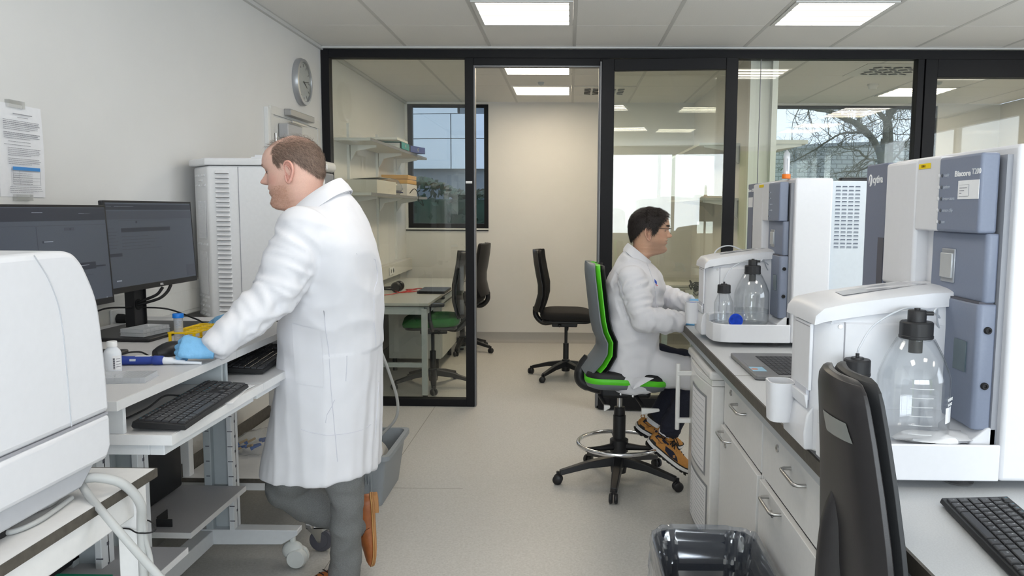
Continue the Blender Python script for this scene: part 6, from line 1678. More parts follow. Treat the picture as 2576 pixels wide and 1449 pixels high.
def build_head(person, P):
    """body mesh with head, neck and the shoulders inside the coat; returns placed object"""
    na, zs = 72, []
    z = -.25
    while z < .236:
        zs.append(z); z += .028 if z < -.06 else (.0045 if z < 0 or z > .16 else .0024)
    zs.append(.236)
    angs = []
    for i in range(na):
        u = -1+2*i/na
        angs.append(pi*(abs(u)**1.35)*(1 if u >= 0 else -1))
    rings = []; cols = []
    for z in zs:
        ring = []
        for a in angs:
            p = head_point(z, a, P); ring.append(p); cols.append(P['col'](p, a))
        rings.append(ring)
    b = B().loft(rings, cap=True)
    n0 = len(b.v)
    # ears
    for sgn in (-1, 1):
        e = B()
        yb = sgn*(tabv(WIDTH, .115)-.001)
        rim = [(.012, .014), (.011, .026), (.003, .0345), (-.009, .0345), (-.0185, .026), (-.0215, .012), (-.0185, -.003), (-.012, -.015), (-.006, -.025), (.002, -.0315), (.0085, -.028), (.0105, -.018), (.0105, -.008)]
        def E(px, pz, dep): return Vector((-.014+px, yb+sgn*(dep+.0125*max(0., (.012-px)/.034)), P.get('earz', .112)+pz))
        rp = smooth_path([E(px, pz, .004) for px, pz in rim], 4)
        e.tube(rp, [.0026+.0012*sin(pi*i/(len(rp)-1))+(.0014 if i > len(rp)*.62 else 0) for i in range(len(rp))], 8)
        inner = [Vector((p.x*.62+E(-.004, 0, 0).x*.38, E(0, 0, -.0035).y if False else p.y-sgn*.0045, p.z*.62+E(0, .002, 0).z*.38)) for p in rp]
        deep = [Vector((p.x*.25+E(.0, 0, 0).x*.75, yb+sgn*.001, p.z*.25+E(0, -.002, 0).z*.75)) for p in rp]
        e.loft([rp, inner, deep], cap=False, close=True)
        e.tube(smooth_path([E(.002, .022, .004), E(-.008, .016, .005), E(-.0125, .004, .005), E(-.008, -.010, .004)], 4), .0022, 6)
        e.ball(E(.0085, -.004, .003), .003, .003, .005, 8, 6)
        b.add(e.v, e.f)
        for v in e.v: cols.append(P['ear'])
    M = P['M']
    b.xf(M)
    o = put('body', b, P['skin'], person, smooth=60)
    at = o.data.color_attributes.new('Col', 'FLOAT_COLOR', 'POINT')
    while len(cols) < len(b.v): cols.append(P['ear'])
    # loft() orders vertices ring by ring, as the colours were gathered
    for i, c in enumerate(cols[:len(o.data.vertices)]): at.data[i].color = (*c, 1)
    # eyes
    for sgn in (-1, 1):
        c = Vector((.0642, sgn*.031, .1275))
        ey = put('eye', B().ball(M @ c, .0118*P['s'], n=16, m=12), mat('eye_skin_shadow', (.42, .34, .30), .25), person)  # eyeball colour darkened towards shadowed skin, the shade painted in
        for nm, e0, e1 in (('upper_eyelid', 4, 88), ('lower_eyelid', -88, -17)):
            lb = B(); rr = []
            for k in range(7):
                el = radians(e0+(e1-e0)*k/6)
                rr.append([M @ (c+Vector((cos(el)*cos(t), cos(el)*sin(t), sin(el)))*.0128) for t in [-1.9+3.8*q/14 for q in range(15)]])
            put(nm, lb.loft(rr, cap=False, close=False), P['lid'], person, smooth=80)
        d = (M.to_3x3() @ Vector((1, sgn*.05, -.05))).normalized()
        put('iris', B().tube([M @ c+d*.0112*P['s'], M @ c+d*.0119*P['s']], .0066*P['s'], 16), mat('iris_dark', (.05, .035, .03), .15), ey)
    return o

def strands(person, P, n, region, flow, ln, wd, material, lift=.002, seed=1, name='hair', jitter=.35, base=None):
    """short hairs lying along the scalp"""
    rs = random.Random(seed); b = base or B(); M = P['M']; k = 0; tries = 0
    while k < n and tries < n*30:
        tries += 1
        z = rs.uniform(.0, .2358); a = rs.uniform(-pi, pi)
        pr = region(z, a, head_point(z, a, P))
        if pr <= 0 or rs.random() > pr*max(.08, tabv(WIDTH, z)/.075): continue
        p = head_point(z, a, P)
        e = .004
        du = head_point(min(z+e, .2355), a, P)-head_point(z-e, a, P); dv = head_point(z, a+.05, P)-head_point(z, a-.05, P)
        nn = dv.cross(du)
        if nn.length < 1e-9: continue
        nn.normalize()
        if nn.dot(p-Vector((-.01, 0, .12))) < 0: nn = -nn
        d = flow(p, z, a)+Vector((rs.gauss(0, jitter), rs.gauss(0, jitter), rs.gauss(0, jitter)))
        d = (d-nn*d.dot(nn)).normalized()
        L_ = ln*rs.uniform(.6, 1.3); sd = nn.cross(d).normalized()*wd*.5
        up = lift*rs.uniform(.3, 1.5)
        p0 = p+nn*.0003+(nn*(P.get('hoff', 0.)*rs.uniform(.85, 1.2)+(.006*min(1, (z-.17)/.03) if P.get('hoff') and z > .17 and p.x > .02 else 0))); p1 = p0+d*L_*.5+nn*up; p2 = p0+d*L_+nn*up*.9-nn*L_*L_*2.2
        b.add([M @ (p0-sd), M @ (p0+sd), M @ (p1+sd*.9), M @ (p1-sd*.9), M @ p2], [(0, 1, 2, 3), (3, 2, 4)])
        k += 1
    return put(name, b, material, person, smooth=0, kind='stuff') if name else b

def blob(name, b, material, parent, voxel, it=6, fold=None):
    """fuse closed pieces into one continuous skin, smooth it, then press folds into it"""
    o = put(name, b, material, parent, smooth=0)
    md = o.modifiers.new('r', 'REMESH'); md.mode = 'VOXEL'; md.voxel_size = voxel
    sm = o.modifiers.new('s', 'SMOOTH'); sm.factor = .5; sm.iterations = it
    bake(o)
    if fold:
        me = o.data; me.update()
        M = ROOT[o]
        nv = [v.normal.copy() for v in me.vertices]
        for v, n_ in zip(me.vertices, nv): v.co += n_*fold(M @ v.co, n_)
    o.data.polygons.foreach_set('use_smooth', [True]*len(o.data.polygons))
    if not o.data.materials: o.data.materials.append(material)
    return o

def ering(c, rx, ry, n=28, tilt=0., sq=1.):
    """elliptic ring in the horizontal plane, tilted about Y"""
    c = Vector(c); out = []
    for j in range(n):
        a = 2*pi*j/n; x = rx*(abs(cos(a))**sq)*(1 if cos(a) >= 0 else -1); y = ry*(abs(sin(a))**sq)*(1 if sin(a) >= 0 else -1)
        out.append(c+Vector((x*cos(tilt), y, x*sin(tilt))))
    return out
def ring2(front, back, ry, n=30, sq=.9):
    front, back = Vector(front), Vector(back); c = (front+back)/2; ax = (front-back)/2; out = []
    for j in range(n):
        a = 2*pi*j/n
        out.append(c+ax*((abs(cos(a))**sq)*(1 if cos(a) >= 0 else -1))+Vector((0, ry*(abs(sin(a))**sq)*(1 if sin(a) >= 0 else -1), 0)))
    return out
def limb(b, pts, n=16, end=True):
    """tapered limb with round ends: list of (point, radius)"""
    P_ = [Vector(p) for p, r in pts]; R_ = [r for p, r in pts]
    b.tube(P_, R_, n)
    for p, r in list(zip(P_, R_))[:None if end else -1]: b.ball(p, r*.995, n=n, m=10)
    return b
def ridge(x): return 1-2*abs(x)

def hand(person, name, wrist, fwd, up, side, curl, spread=.14, thumb_dir=None, s=1.0, thumb_curl=.5):
    """gloved hand: palm, five separate bent fingers; fwd = towards the fingertips, up = back of the hand, side = thumb side"""
    wrist = Vector(wrist); fwd = Vector(fwd).normalized(); up = Vector(up); up = (up-fwd*up.dot(fwd)).normalized(); side = Vector(side); side = (side-fwd*side.dot(fwd)-up*side.dot(up)).normalized()
    b = B()
    rings = []
    for d, hw, ht in ((-.006, .026, .020), (.004, .027, .020), (.03, .034, .019), (.06, .040, .018), (.085, .041, .016), (.094, .036, .012)):
        c = wrist+fwd*d*s; rings.append([c+side*(hw*s*cos(2*pi*j/16))+up*(ht*s*sin(2*pi*j/16)) for j in range(16)])
    b.loft(rings)
    L_ = (.070, .078, .073, .058); off = (.029, .0105, -.0095, -.028)
    for i in range(4):
        p = wrist+fwd*(.082-.004*abs(i-1.2))*s+side*off[i]*s; d = (fwd+side*off[i]*spread*30*.03).normalized(); ang = 0.
        pts = [(p-d*.02*s, .0098*s), (p, .0100*s)]
        ax = d.cross(up).normalized()
        for j, (q, cc) in enumerate(zip((.45, .32, .23), (curl[i]*.9, curl[i]*1.1, curl[i]*.7))):
            ang -= cc
            dd = Matrix.Rotation(ang, 3, ax) @ d
            p = p+dd*(L_[i]*q*s); pts.append((p, (.0094-.0009*j)*s))
        limb(b, pts, 12)
    td = Vector(thumb_dir).normalized() if thumb_dir is not None else (fwd*.75+side*.65-up*.15).normalized()
    p = wrist+fwd*.022*s+side*.026*s-up*.004*s
    td2 = (td+fwd*thumb_curl-side*.25*thumb_curl).normalized()
    limb(b, [(p, .0135*s), (p+td*.030*s, .0125*s), (p+td*.030*s+td2*.030*s, .0110*s), (p+td*.030*s+td2*.054*s, .0092*s)], 12)
    def fold(p, n_): return .0006*noise.noise(p*90)+.0009*max(0, noise.noise(Vector((p.x*60, p.y*60, p.z*140))))
    return blob(name, b, glove_m, person, .0026, 4, fold)

# ---------------- shoes
def shoe(person, M, kind, name='shoe'):
    """toe along +x, sole at z=0, heel at x=0, length 1 = .285 m; M places it"""
    L_ = .285
    #       x/L   half width  top of upper   sole spring
    ST = [(0.0, .018, .060, .004), (.03, .028, .074, .002), (.10, .034, .082, 0), (.22, .035, .080, 0), (.34, .036, .078, 0), (.46, .039, .078, 0), (.58, .044, .066, 0), (.70, .047, .054, 0), (.82, .045, .046, .003), (.92, .036, .040, .008), (.98, .022, .032, .013), (1.0, .008, .024, .017)]
    low = kind == 'derby'
    b = B(); rings = []
    for x, hw, top, sp in ST:
        ring = []
        if kind == 'sneaker' and x > .5: top += .004
        for j in range(20):
            a = 2*pi*j/20; y = hw*cos(a); z = sin(a)
            zz = sp+.012+(top-.012-sp)*(z**.72) if z > 0 else sp+.012+.010*z
            wy = y*(1-.25*max(0, z)**2)
            if kind == 'sneaker' and .05 < x < .36 and z > .8: zz -= .012*(1-abs(x-.2)/.16 if abs(x-.2) < .16 else 0)
            ring.append(Vector((x*L_, wy, zz)))
        rings.append(ring)
    b.loft(rings); b.xf(M)
    up_ = put(name, b, tanlea if low else nubuck, person, smooth=60)
    def outline(g, zf):
        pts = []
        for x, hw, top, sp in ST: pts.append((x*L_, hw+g, sp))
        return pts
    def slab(nm, g, z0, z1, m_, x0=0., x1=1., zs=0.):
        rings = []
        for x, hw, top, sp in ST:
            if x < x0-1e-6 or x > x1+1e-6: continue
            s_ = sp+(zs*max(0, (.45-x)/.45) if zs else 0)
            xx = x*L_+(-g if x == 0 else g*.8 if x == 1. else 0)
            w_ = hw+g
            rings.append([Vector((xx, -w_, s_+z0)), Vector((xx, w_, s_+z0)), Vector((xx, w_, s_+z1)), Vector((xx, -w_, s_+z1))])
        return put(nm, B().loft(rings).xf(M), m_, up_, bev=.002, angle=40)
    if low:
        slab('sole', .004, -.005, .004, weltm); slab('welt', .005, .004, .009, mat('welt_light', (.52, .29, .11), .6)); slab('heel', .003, -.020, -.004, weltm, 0, .22)
        put('toe_seam', B().tube([M @ Vector((.165, -.041+.0*k, .03)) if k == 0 else M @ Vector((.165+.012*sin(pi*k/10), -.042+.084*k/10, .012+.050*sin(pi*k/10))) for k in range(11)], .0011, 6), mat('seam_dark', (.10, .03, .012), .7), up_)
        for sg in (-1, 1):
            put('side_seam', B().tube(smooth_path([M @ Vector((.155, sg*.036, .050)), M @ Vector((.128, sg*.0405, .036)), M @ Vector((.118, sg*.040, .016))], 4), .001, 6), mat('seam_dark', (.1, .03, .012)), up_)
            put('opening_seam', B().tube([M @ Vector((.075, sg*.035, .052)), M @ Vector((.10, sg*.035, .062))], .0014, 6), lace_m, up_)
        for k in range(4): put('lace', B().tube([M @ Vector((.105+.016*k, -.016, .080-.006*k)), M @ Vector((.11+.016*k, 0, .086-.006*k)), M @ Vector((.105+.016*k, .016, .080-.006*k))], .0022, 6), lace_m, up_)
    else:
        slab('outsole', .004, -.012, -.004, outsole)
        slab('midsole', .005, -.004, .013, midsole, 0, 1, .010); slab('sole_band', .0035, .013, .019, outsole, .0, 1, .010)
        for k in range(9): put('tread', B().box(.03+.027*k, .045+.027*k, -.04, .04, -.0155, -.011).xf(M), outsole, up_)
        def side_patch(nm, pts, m_, o_=.002):
            for sg in (-1, 1):
                cs = [M @ Vector((x, sg*.09, z)) for x, z in pts]; c = sum(cs, Vector())/len(cs); dirv = M.to_3x3() @ Vector((0, -sg, 0))
                rows = [[c+(q-c)*f for q in cs+[cs[0]]] for f in (1., .7, .35, .02)]
                put(nm, project(up_, rows, dirv, o_), m_, up_)
        side_patch('mesh_panel', [(.085, .052), (.135, .052), (.165, .040), (.185, .022), (.13, .020), (.095, .032)], navy)
        side_patch('heel_counter', [(.004, .018), (.045, .020), (.035, .036), (.006, .040)], outsole)
        side_patch('collar_panel', [(.012, .058), (.022, .074), (.060, .066), (.095, .060), (.095, .068), (.06, .074), (.03, .080), (.010, .078)], navy, .0025)
        side_patch('logo_badge', [(.048+.009*cos(2*pi*k/12), .048+.009*sin(2*pi*k/12)) for k in range(12)], mat('embossed_tan', (.36, .15, .03), .7))
        side_patch('lace_tab', [(.142, .036), (.152, .044), (.160, .032), (.150, .026)], weltm, .003)
        lc = B(); rs = random.Random(2)
        for k in range(6):
            x = .10+.017*k; zt_ = .0835-.0055*k
            lc.tube([M @ Vector((x, -.024, zt_-.012)), M @ Vector((x+.008, 0, zt_+.004)), M @ Vector((x+.014, .024, zt_-.014))], .0034, 6); lc.tube([M @ Vector((x, .024, zt_-.012)), M @ Vector((x+.008, 0, zt_+.005)), M @ Vector((x+.014, -.024, zt_-.014))], .0034, 6)
        put('laces', lc, lace_m, up_)
        for sg in (-1, 1):
            put('lace_loop', B().tube(smooth_path([M @ Vector((.115, sg*.004, .088)), M @ Vector((.10, sg*.030, .105)), M @ Vector((.12, sg*.045, .095)), M @ Vector((.15, sg*.035, .078)), M @ Vector((.125, sg*.006, .088))], 5), .0026, 6), lace_m, up_)
        put('tongue', B().tube([M @ Vector((.085, 0, .082)), M @ Vector((.078, 0, .098)), M @ Vector((.070, 0, .110))], [.020, .017, .010], 10), nubuck, up_)
        put('heel_tab', B().torus(M @ Vector((.006, 0, .078)), .010, .003, 16, 6, 'y'), weltm, up_)
    return up_

def frame(origin, x, up):
    x = Vector(x).normalized(); up = Vector(up); z = (up-x*up.dot(x)).normalized(); y = z.cross(x)
    return Matrix(((x.x, y.x, z.x, origin[0]), (x.y, y.y, z.y, origin[1]), (x.z, y.z, z.z, origin[2]), (0, 0, 0, 1)))

def collar(person, back, front, half_w, drop, gap, m_, flare=.028):
    """turned-down coat collar round the neck; back and front are the top rim's end points"""
    back, front = Vector(back), Vector(front); c = (back+front)/2; ax = (front-back)/2; Y = Vector((0, 1, 0))
    nrm = ax.cross(Y).normalized()
    if nrm.z < 0: nrm = -nrm
    n = 40; rings = []
    for i in range(n+1):
        a = gap+(2*pi-2*gap)*i/n            # 0 = front
        rad = ax*cos(a)+Y*(half_w*sin(a)); rd = rad.normalized()
        wv = .003*sin(5*a)
        o = c+rad; k = 1+.5*(1-abs(a-pi)/pi)*0
        tip = 1+.55*max(0., (abs(a-pi)/pi-.72)/.28)
        bk = .5-.5*cos(a); fl_ = flare*(1-.45*bk); dn = (nrm*(1-.6*bk)+Vector((0, 0, 1))*.6*bk).normalized()
        ring = [o-rd*.006-nrm*.05, o-rd*.004-nrm*.005, o-rd*.001+nrm*.002, o+rd*.004+nrm*.001, o+rd*(fl_*.6+wv)-dn*drop*.45*tip, o+rd*(fl_+wv)-dn*drop*tip, o+rd*(fl_-.004+wv)-dn*(drop*tip+.001), o+rd*(fl_*.4)-dn*drop*.5*tip, o+rd*.001-nrm*.012, o-rd*.002-nrm*.05]
        rings.append(ring)
    return put('collar', B().loft(rings), m_, person, smooth=60)

# ================================================================ standing person
HY = 2.57
def mirror_face(M): return M
p1 = thing('person', 'standing person in a white lab coat and grey trousers, leaning over the trolley', 'person', (-.80, 2.75, 0))
s1 = .985
# head frame: +x of the head looks towards -X of the room, pitched down a little
ear1 = at_y(741, 436, HY-.02)
fx = Vector((-cos(radians(7.5)), .03, -sin(radians(7.5))))
Mh = frame((0, 0, 0), fx, (0, 0, 1)) @ Matrix.Diagonal((s1*.962, s1, s1, 1)) @ Matrix.Translation((.013, 0, -.112))
Mh = Matrix.Translation((ear1.x, HY, ear1.z)) @ Mh
SK1 = Vector((.72, .455, .365))
def side_xz(p): return p.x+.014, p.z-.112      # relative to the ear
def hair1(z, a, p):
    u, v = side_xz(p)
    if v < -.02: return 0
    # front limit recedes towards the crown
    fl = .050 if v < .085 else .050-(v-.085)*1.6
    lo = .012+max(0, .02-abs(u-.035))*0
    if u > .030: lo = .018+(u-.030)*1.2
    elif u > -.022: lo = .036
    else: lo = .036-(abs(u)-.022)*.95
    if u > fl+.004*noise.noise(p*120) or v < lo+.004*noise.noise(p*150): return 0
    thin = 1.
    if v > .075: thin = max(.07, 1-(v-.075)/.050)
    return thin
def col1(p, a):
    u, v = side_xz(p); c = SK1.copy(); ay = abs(p.y); z = p.z
    if z < -.02: return tuple(c*.92)
    red = G(z, .095, .025)*G(p.x, .055, .03)*.55+G(z, .098, .012)*G(ay, 0, .016)*(1 if p.x > .08 else 0)*.6
    c = c.lerp(Vector((.68, .32, .25)), min(1, red))
    if .055 < z < .0785 and p.x > .075 and ay < .024: c = c.lerp(Vector((.50, .20, .17)), .7*(1-ay/.026))
    # stubble over jaw, chin and upper lip
    st = 0
    if -.03 < z < .1: st = min(1, max(0, (.086-z+.35*max(0, .045-p.x))/.03))*(.62 if z < .06 or ay > .02 else .30)*ss(-.03, .012, p.x)*ss(-.03, .0, z)
    if z < -.004: st *= .5
    c = c.lerp(Vector((.52, .29, .20)), st*(.8+.5*noise.noise(p*260)))
    if G(z, .150, .0042)*G(ay, .028, .017) > .35 and p.x > .05: c = c.lerp(Vector((.22, .12, .07)), .6)
    if G(z, .1275, .0022)*G(ay, .031, .012) > .4 and p.x > .05: c = c.lerp(Vector((.12, .06, .045)), .75)
    h = hair1(z, a, p)
    if h > 0: c = c.lerp(Vector((.24, .15, .11)), .30+.5*h if h > .5 else .4*h)
    return tuple(c)
P1 = {'M': Mh, 's': s1, 'col': col1, 'ear': (.70, .37, .30), 'skin': vcol_mat('skin_fair', .48), 'nose': 1.2, 'lid': mat('lid_fair', (.62, .36, .28), .5)}
build_head(p1, P1)
def flow1(p, z, a):
    u, v = side_xz(p)
    return Vector((-.55, 0, -.75)).lerp(Vector((-.9, 0, .1)), max(0, min(1, (v-.06)/.05)))
hm1 = mat('hair_brown', (.15, .098, .074), .6, noise_amt=.45, noise_scale=900)
hs_ = strands(p1, P1, 8200, hair1, flow1, .017, .0006, hm1, .0022, 3, None, .24)
strands(p1, P1, 2200, hair1, flow1, .018, .0006, mat('hair_light', (.30, .21, .16), .5), .004, 13, 'light_hair', .30)
def top1(z, a, p):
    u, v = side_xz(p); return .45 if v > .092 and -.085 < u < .075 else 0
hs_ = strands(p1, P1, 520, top1, lambda p, z, a: Vector((.9, 0, .15)), .032, .0005, hm1, .008, 5, None, .35, base=hs_)
put('hair', hs_, hm1, p1, smooth=0, kind='stuff')
def beard1(z, a, p): return .8 if -.006 < z < .078 and p.x > .005 and (z < .055 or abs(p.y) > .024 or z > .07) and z < .03+.75*max(.0, .075-p.x) +.03 else 0
strands(p1, P1, 2600, beard1, lambda p, z, a: Vector((.25, 0, -.9)), .0040, .00028, mat('stubble', (.42, .22, .13), .6), .0012, 8, 'stubble', .5)

def brow(z, a, p): return 1 if abs(z-.1515-.06*(abs(p.y)-.03)) < .0042 and .010 < abs(p.y) < .050 and p.x > .045 else 0
strands(p1, P1, 420, brow, lambda p, z, a: Vector((-.5, (1 if p.y > 0 else -1)*.8, .15)), .006, .0004, hm1, .0008, 21, 'eyebrows', .25)
# coat: body rings from the outline, (front px, back px, py, Y, half width in Y)
CR1 = [(667, 1172, 953, 1172, 2.74, .235), (674, 1130, 953, 1130, 2.735, .232), (690, 1050, 953, 1050, 2.72, .226), (702, 980, 952, 980, 2.70, .22), (714, 900, 952, 900, 2.675, .212), (722, 810, 951, 810, 2.645, .205), (728, 730, 949, 730, 2.61, .207), (732, 672, 947, 668, 2.59, .212), (734, 625, 938, 610, 2.575, .212), (736, 592, 916, 560, 2.565, .190), (739, 570, 893, 518, 2.56, .150), (748, 556, 868, 486, 2.56, .100), (760, 548, 852, 468, 2.56, .070)]
cb = B(); rings = []
for fx_, fy_, kx_, ky_, Y, ry in CR1: rings.append(ring2(at_y(fx_, fy_, Y), at_y(kx_, ky_, Y), ry, 32, .86))
cb.loft(rings)
# sleeves
sh_n = Vector((-.815, 2.415, 1.395)); el_n = at_y(690, 745, 2.335); wr_n = at_y(529, 883, 2.195)
limb(cb, [(sh_n+Vector((.02, .06, -.0)), .088), (sh_n, .084), (sh_n.lerp(el_n, .5), .080), (el_n, .070), (el_n.lerp(wr_n, .45), .058), (el_n.lerp(wr_n, .85), .047), (wr_n, .043)], 20, False)
sh_f = Vector((-.83, 2.74, 1.395)); el_f = at_y(690, 735, 2.86); wr_f = at_y(604, 796, 2.90)
limb(cb, [(sh_f, .080), (sh_f.lerp(el_f, .5), .072), (el_f, .066), (wr_f, .046)], 16, False)
ARMS1 = [(sh_n, el_n, wr_n), (sh_f, el_f, wr_f)]
def arm_fold(p, arms, amp):
    best = None
    for A_ in arms:
        for i in range(2):
            a_, c_ = A_[i], A_[i+1]; d = c_-a_; t = max(0, min(1, (p-a_).dot(d)/d.length_squared)); q = a_+d*t; r_ = (p-q).length
            if best is None or r_ < best[0]: best = (r_, i+t, d, p-q)
    return best
def fold1(p, n_):
    v = .0035*noise.noise(Vector((p.x*7, p.y*7, p.z*4)))
    r_, t, d, rel = arm_fold(p, ARMS1, 1)
    infl = max(0, min(1, (.115-r_)/.035))
    if infl > 0:
        w_ = 1-abs(t-1.)*.35
        th = math.atan2(rel.z, rel.y)
        q_ = Vector((t*4.2+.5*sin(th+1), cos(th)*.7, sin(th)*.7+3.))
        v += infl*w_*(.008*ridge(noise.noise(q_*1.25))+.007*noise.noise(q_*2.3)-.004)
        v += infl*.003*noise.noise(p*20)
    if p.z < 1.25:
        ang = math.atan2(p.y-2.7, p.x+.84); f_ = min(1, (1.25-p.z)/.6)
        v += (1-infl)*f_*(.016*noise.noise(Vector((ang*1.6, p.z*.7, 4.)))+.006*ridge((noise.noise(Vector((ang*2.6, p.z*.6, 9.))))))-.003*f_
    v += (1-infl)*.0025*noise.noise(Vector((p.x*22, p.y*22, p.z*13)))
    if p.z > 1.0: v += (1-infl)*.009*ridge(noise.noise(Vector((p.x*5+p.z*7, p.y*5, p.z*4-p.x*3))))
    return v
coat1 = blob('lab_coat', cb, coat_m, p1, .0075, 8, fold1)
collar(p1, at_y(856, 450, 2.56), at_y(740, 536, 2.56), .084, .052, .28, coat_m, .044)
# lapel, pocket, seams
def drape(o, px_rows, Y, off, back=2): return project(o, [[at_y(x, y, Y) for x, y in r] for r in px_rows], (0, 1, 0), off, back)
pk_rows = [[(730+i*11.5+j*0-(2 if j > 8 else 0), 815+i*1.9*(1 if True else 0)+j*13) for i in range(9)] for j in range(13)]
put('pocket', drape(coat1, [[(728+(802-728)*i/8, 815+16*i/8+j*(158-6*i/8)/10) for i in range(9)] for j in range(11)], 2.42, .0022, .01), coat_m, p1)
seam_m = mat('coat_seam', (.62, .62, .68), .9)
def dens(pts, k=6):
    return [(a[0]+(b[0]-a[0])*i/k, a[1]+(b[1]-a[1])*i/k) for a, b in zip(pts, pts[1:]) for i in range(k)]+[pts[-1]]
def seam(o, pts, Y, r=.0012, par=p1, nm='seam', back=2):
    pts = dens(pts); rows = [[at_y(x, y, Y) for x, y in pts]]
    pr_ = project(o, [rows[0], rows[0]], (0, 1, 0), .0006, back); n = len(pts)
    return put(nm, B().tube(pr_.v[:n], r, 5), seam_m, par)
seam(coat1, [(818, 690), (815, 800), (817, 900), (818, 1000), (820, 1100), (823, 1190)], 2.42, back=.01)
seam(coat1, [(917, 640), (914, 760), (908, 900), (900, 1030), (893, 1160)], 2.42, back=.01)
seam(coat1, [(672, 1150), (700, 1160), (760, 1172), (823, 1176), (880, 1160), (948, 1128)], 2.2, .0010, nm='hem_stitch')
put('coat_button', B().lathe([(0, 0), (.008, 0), (.008, -.003), (0, -.003)], at_y(945, 695, 2.62), 14, 'y'), mat('button_white', (.7, .7, .72), .4), p1)
# hands
hand(p1, 'glove', at_y(536, 883, 2.192), at_y(486, 872, 2.175)-at_y(548, 882, 2.195), (.10, -.75, .75), (-.2, .55, .9), (.95, 1.0, 1.0, .95), s=.93, thumb_dir=(-.9, .25, .10), thumb_curl=.2)
hand(p1, 'glove', at_y(600, 795, 2.90), at_y(556, 806, 2.88)-at_y(604, 793, 2.90), (0, -.3, 1), (0, -1, 0), (.12, .18, .2, .25), s=.95)
m2 = thing('mouse', 'black computer mouse under the far gloved hand', 'mouse', (-1.275, 2.9, 1.031), radians(200)); put('mouse_body', B().ball((0, 0, .012), .055, .030, .016, 16, 8), black_plastic, m2, local=True)
# trousers
tb_ = B()
def PT(x, y, Y): return at_y(x, y, Y)
hipn, hipf = Vector((-.80, 2.64, .86)), Vector((-.82, 2.80, .86))
limb(tb_, [(hipn, .105), (PT(860, 1190, 2.68), .072), (PT(873, 1255, 2.72), .056), (PT(871, 1340, 2.78), .054), (PT(868, 1430, 2.84), .056), (PT(864, 1495, 2.88), .058)], 18)
limb(tb_, [(hipf, .105), (PT(760, 1165, 2.84), .098), (PT(722, 1222, 2.86), .080), (PT(770, 1262, 2.90), .072), (PT(830, 1290, 2.94), .062), (PT(893, 1318, 2.97), .052)], 18)
def foldt(p, n_): return .005*noise.noise(p*12)+.007*ridge(noise.noise(Vector((p.x*9+p.z*5, p.y*9, p.z*9-p.x*6))))*.8+.002*noise.noise(p*40)
blob('trousers', tb_, grey_cloth, p1, .0085, 4, foldt)
# raised far shoe: sole faces +X, toe down; planted near shoe
hl = PT(938, 1244, 2.99); to = PT(948, 1434, 2.99)
shoe(p1, frame((hl.x, hl.y, hl.z), (to.x-hl.x, .0, to.z-hl.z), (-1, -.25, 0)), 'derby')
shoe(p1, frame((-.845, 2.925, .022), (-.62, -.72, 0), (0, 0, 1)), 'derby')

# ================================================================ seated person
SY = 4.17
p2 = thing('person', 'seated person with dark hair, glasses and a white lab coat, working at the far instrument', 'person', (.30, 4.17, .62))
s2 = .985
ear2 = at_y(1632, 588, SY-.02)
Mh2 = Matrix.Translation((ear2.x, SY, ear2.z)) @ frame((0, 0, 0), (cos(radians(3)), -.05, -sin(radians(3))), (0, 0, 1)) @ Matrix.Scale(s2, 4) @ Matrix.Translation((.013, 0, -.104))
SK2 = Vector((.56, .335, .225))
def hair2(z, a, p):
    u, v = p.x+.014, p.z-.104
    fl = .072+.010*noise.noise(p*60)
    if v > .075: fl = .092
    elif v > .045: fl = .052+(v-.045)*.9
    elif u > .018: fl = .046
    lo = .012
    if u > .018: lo = .004+max(0, (u-.030))*1.6
    elif u > -.026: lo = .034
    else: lo = .030-(abs(u)-.026)*1.35
    if u > fl or v < max(lo, -.058)+.004*noise.noise(p*140): return 0
    return 1.
def col2(p, a):
    c = SK2.copy(); ay = abs(p.y); z = p.z
    if z < -.02: return tuple(c*.95)
    c = c.lerp(Vector((.52, .26, .18)), min(1, .5*G(z, .10, .02)*G(p.x, .06, .03)+.5*G(z, .098, .012)*G(ay, 0, .016)*(1 if p.x > .08 else 0)))
    if .055 < z < .0785 and p.x > .075 and ay < .024: c = c.lerp(Vector((.36, .15, .12)), .7*(1-ay/.026))
    st = 0
    if -.03 < z < .085: st = min(1, max(0, (.080-z+.3*max(0, .04-p.x))/.03))*.42*ss(-.03, .02, p.x)*ss(-.03, .0, z)
    c = c.lerp(Vector((.17, .11, .085)), st)
    if G(z, .152, .0050)*G(ay, .028, .018) > .3 and p.x > .05: c = Vector((.03, .02, .016))
    if G(z, .1275, .0024)*G(ay, .031, .012) > .4 and p.x > .05: c = c.lerp(Vector((.06, .035, .03)), .8)
    if hair2(z, a, p) > 0: c = Vector((.022, .015, .012))
    return tuple(c)
P2 = {'M': Mh2, 's': s2, 'col': col2, 'ear': (.56, .32, .23), 'skin': vcol_mat('skin_tan', .45), 'earz': .104, 'nose': 1.05, 'lid': mat('lid_tan', (.46, .26, .17), .5)}
build_head(p2, P2)
hm2 = mat('hair_black', (.013, .009, .008), .75, spec=.2, noise_amt=.4, noise_scale=900)
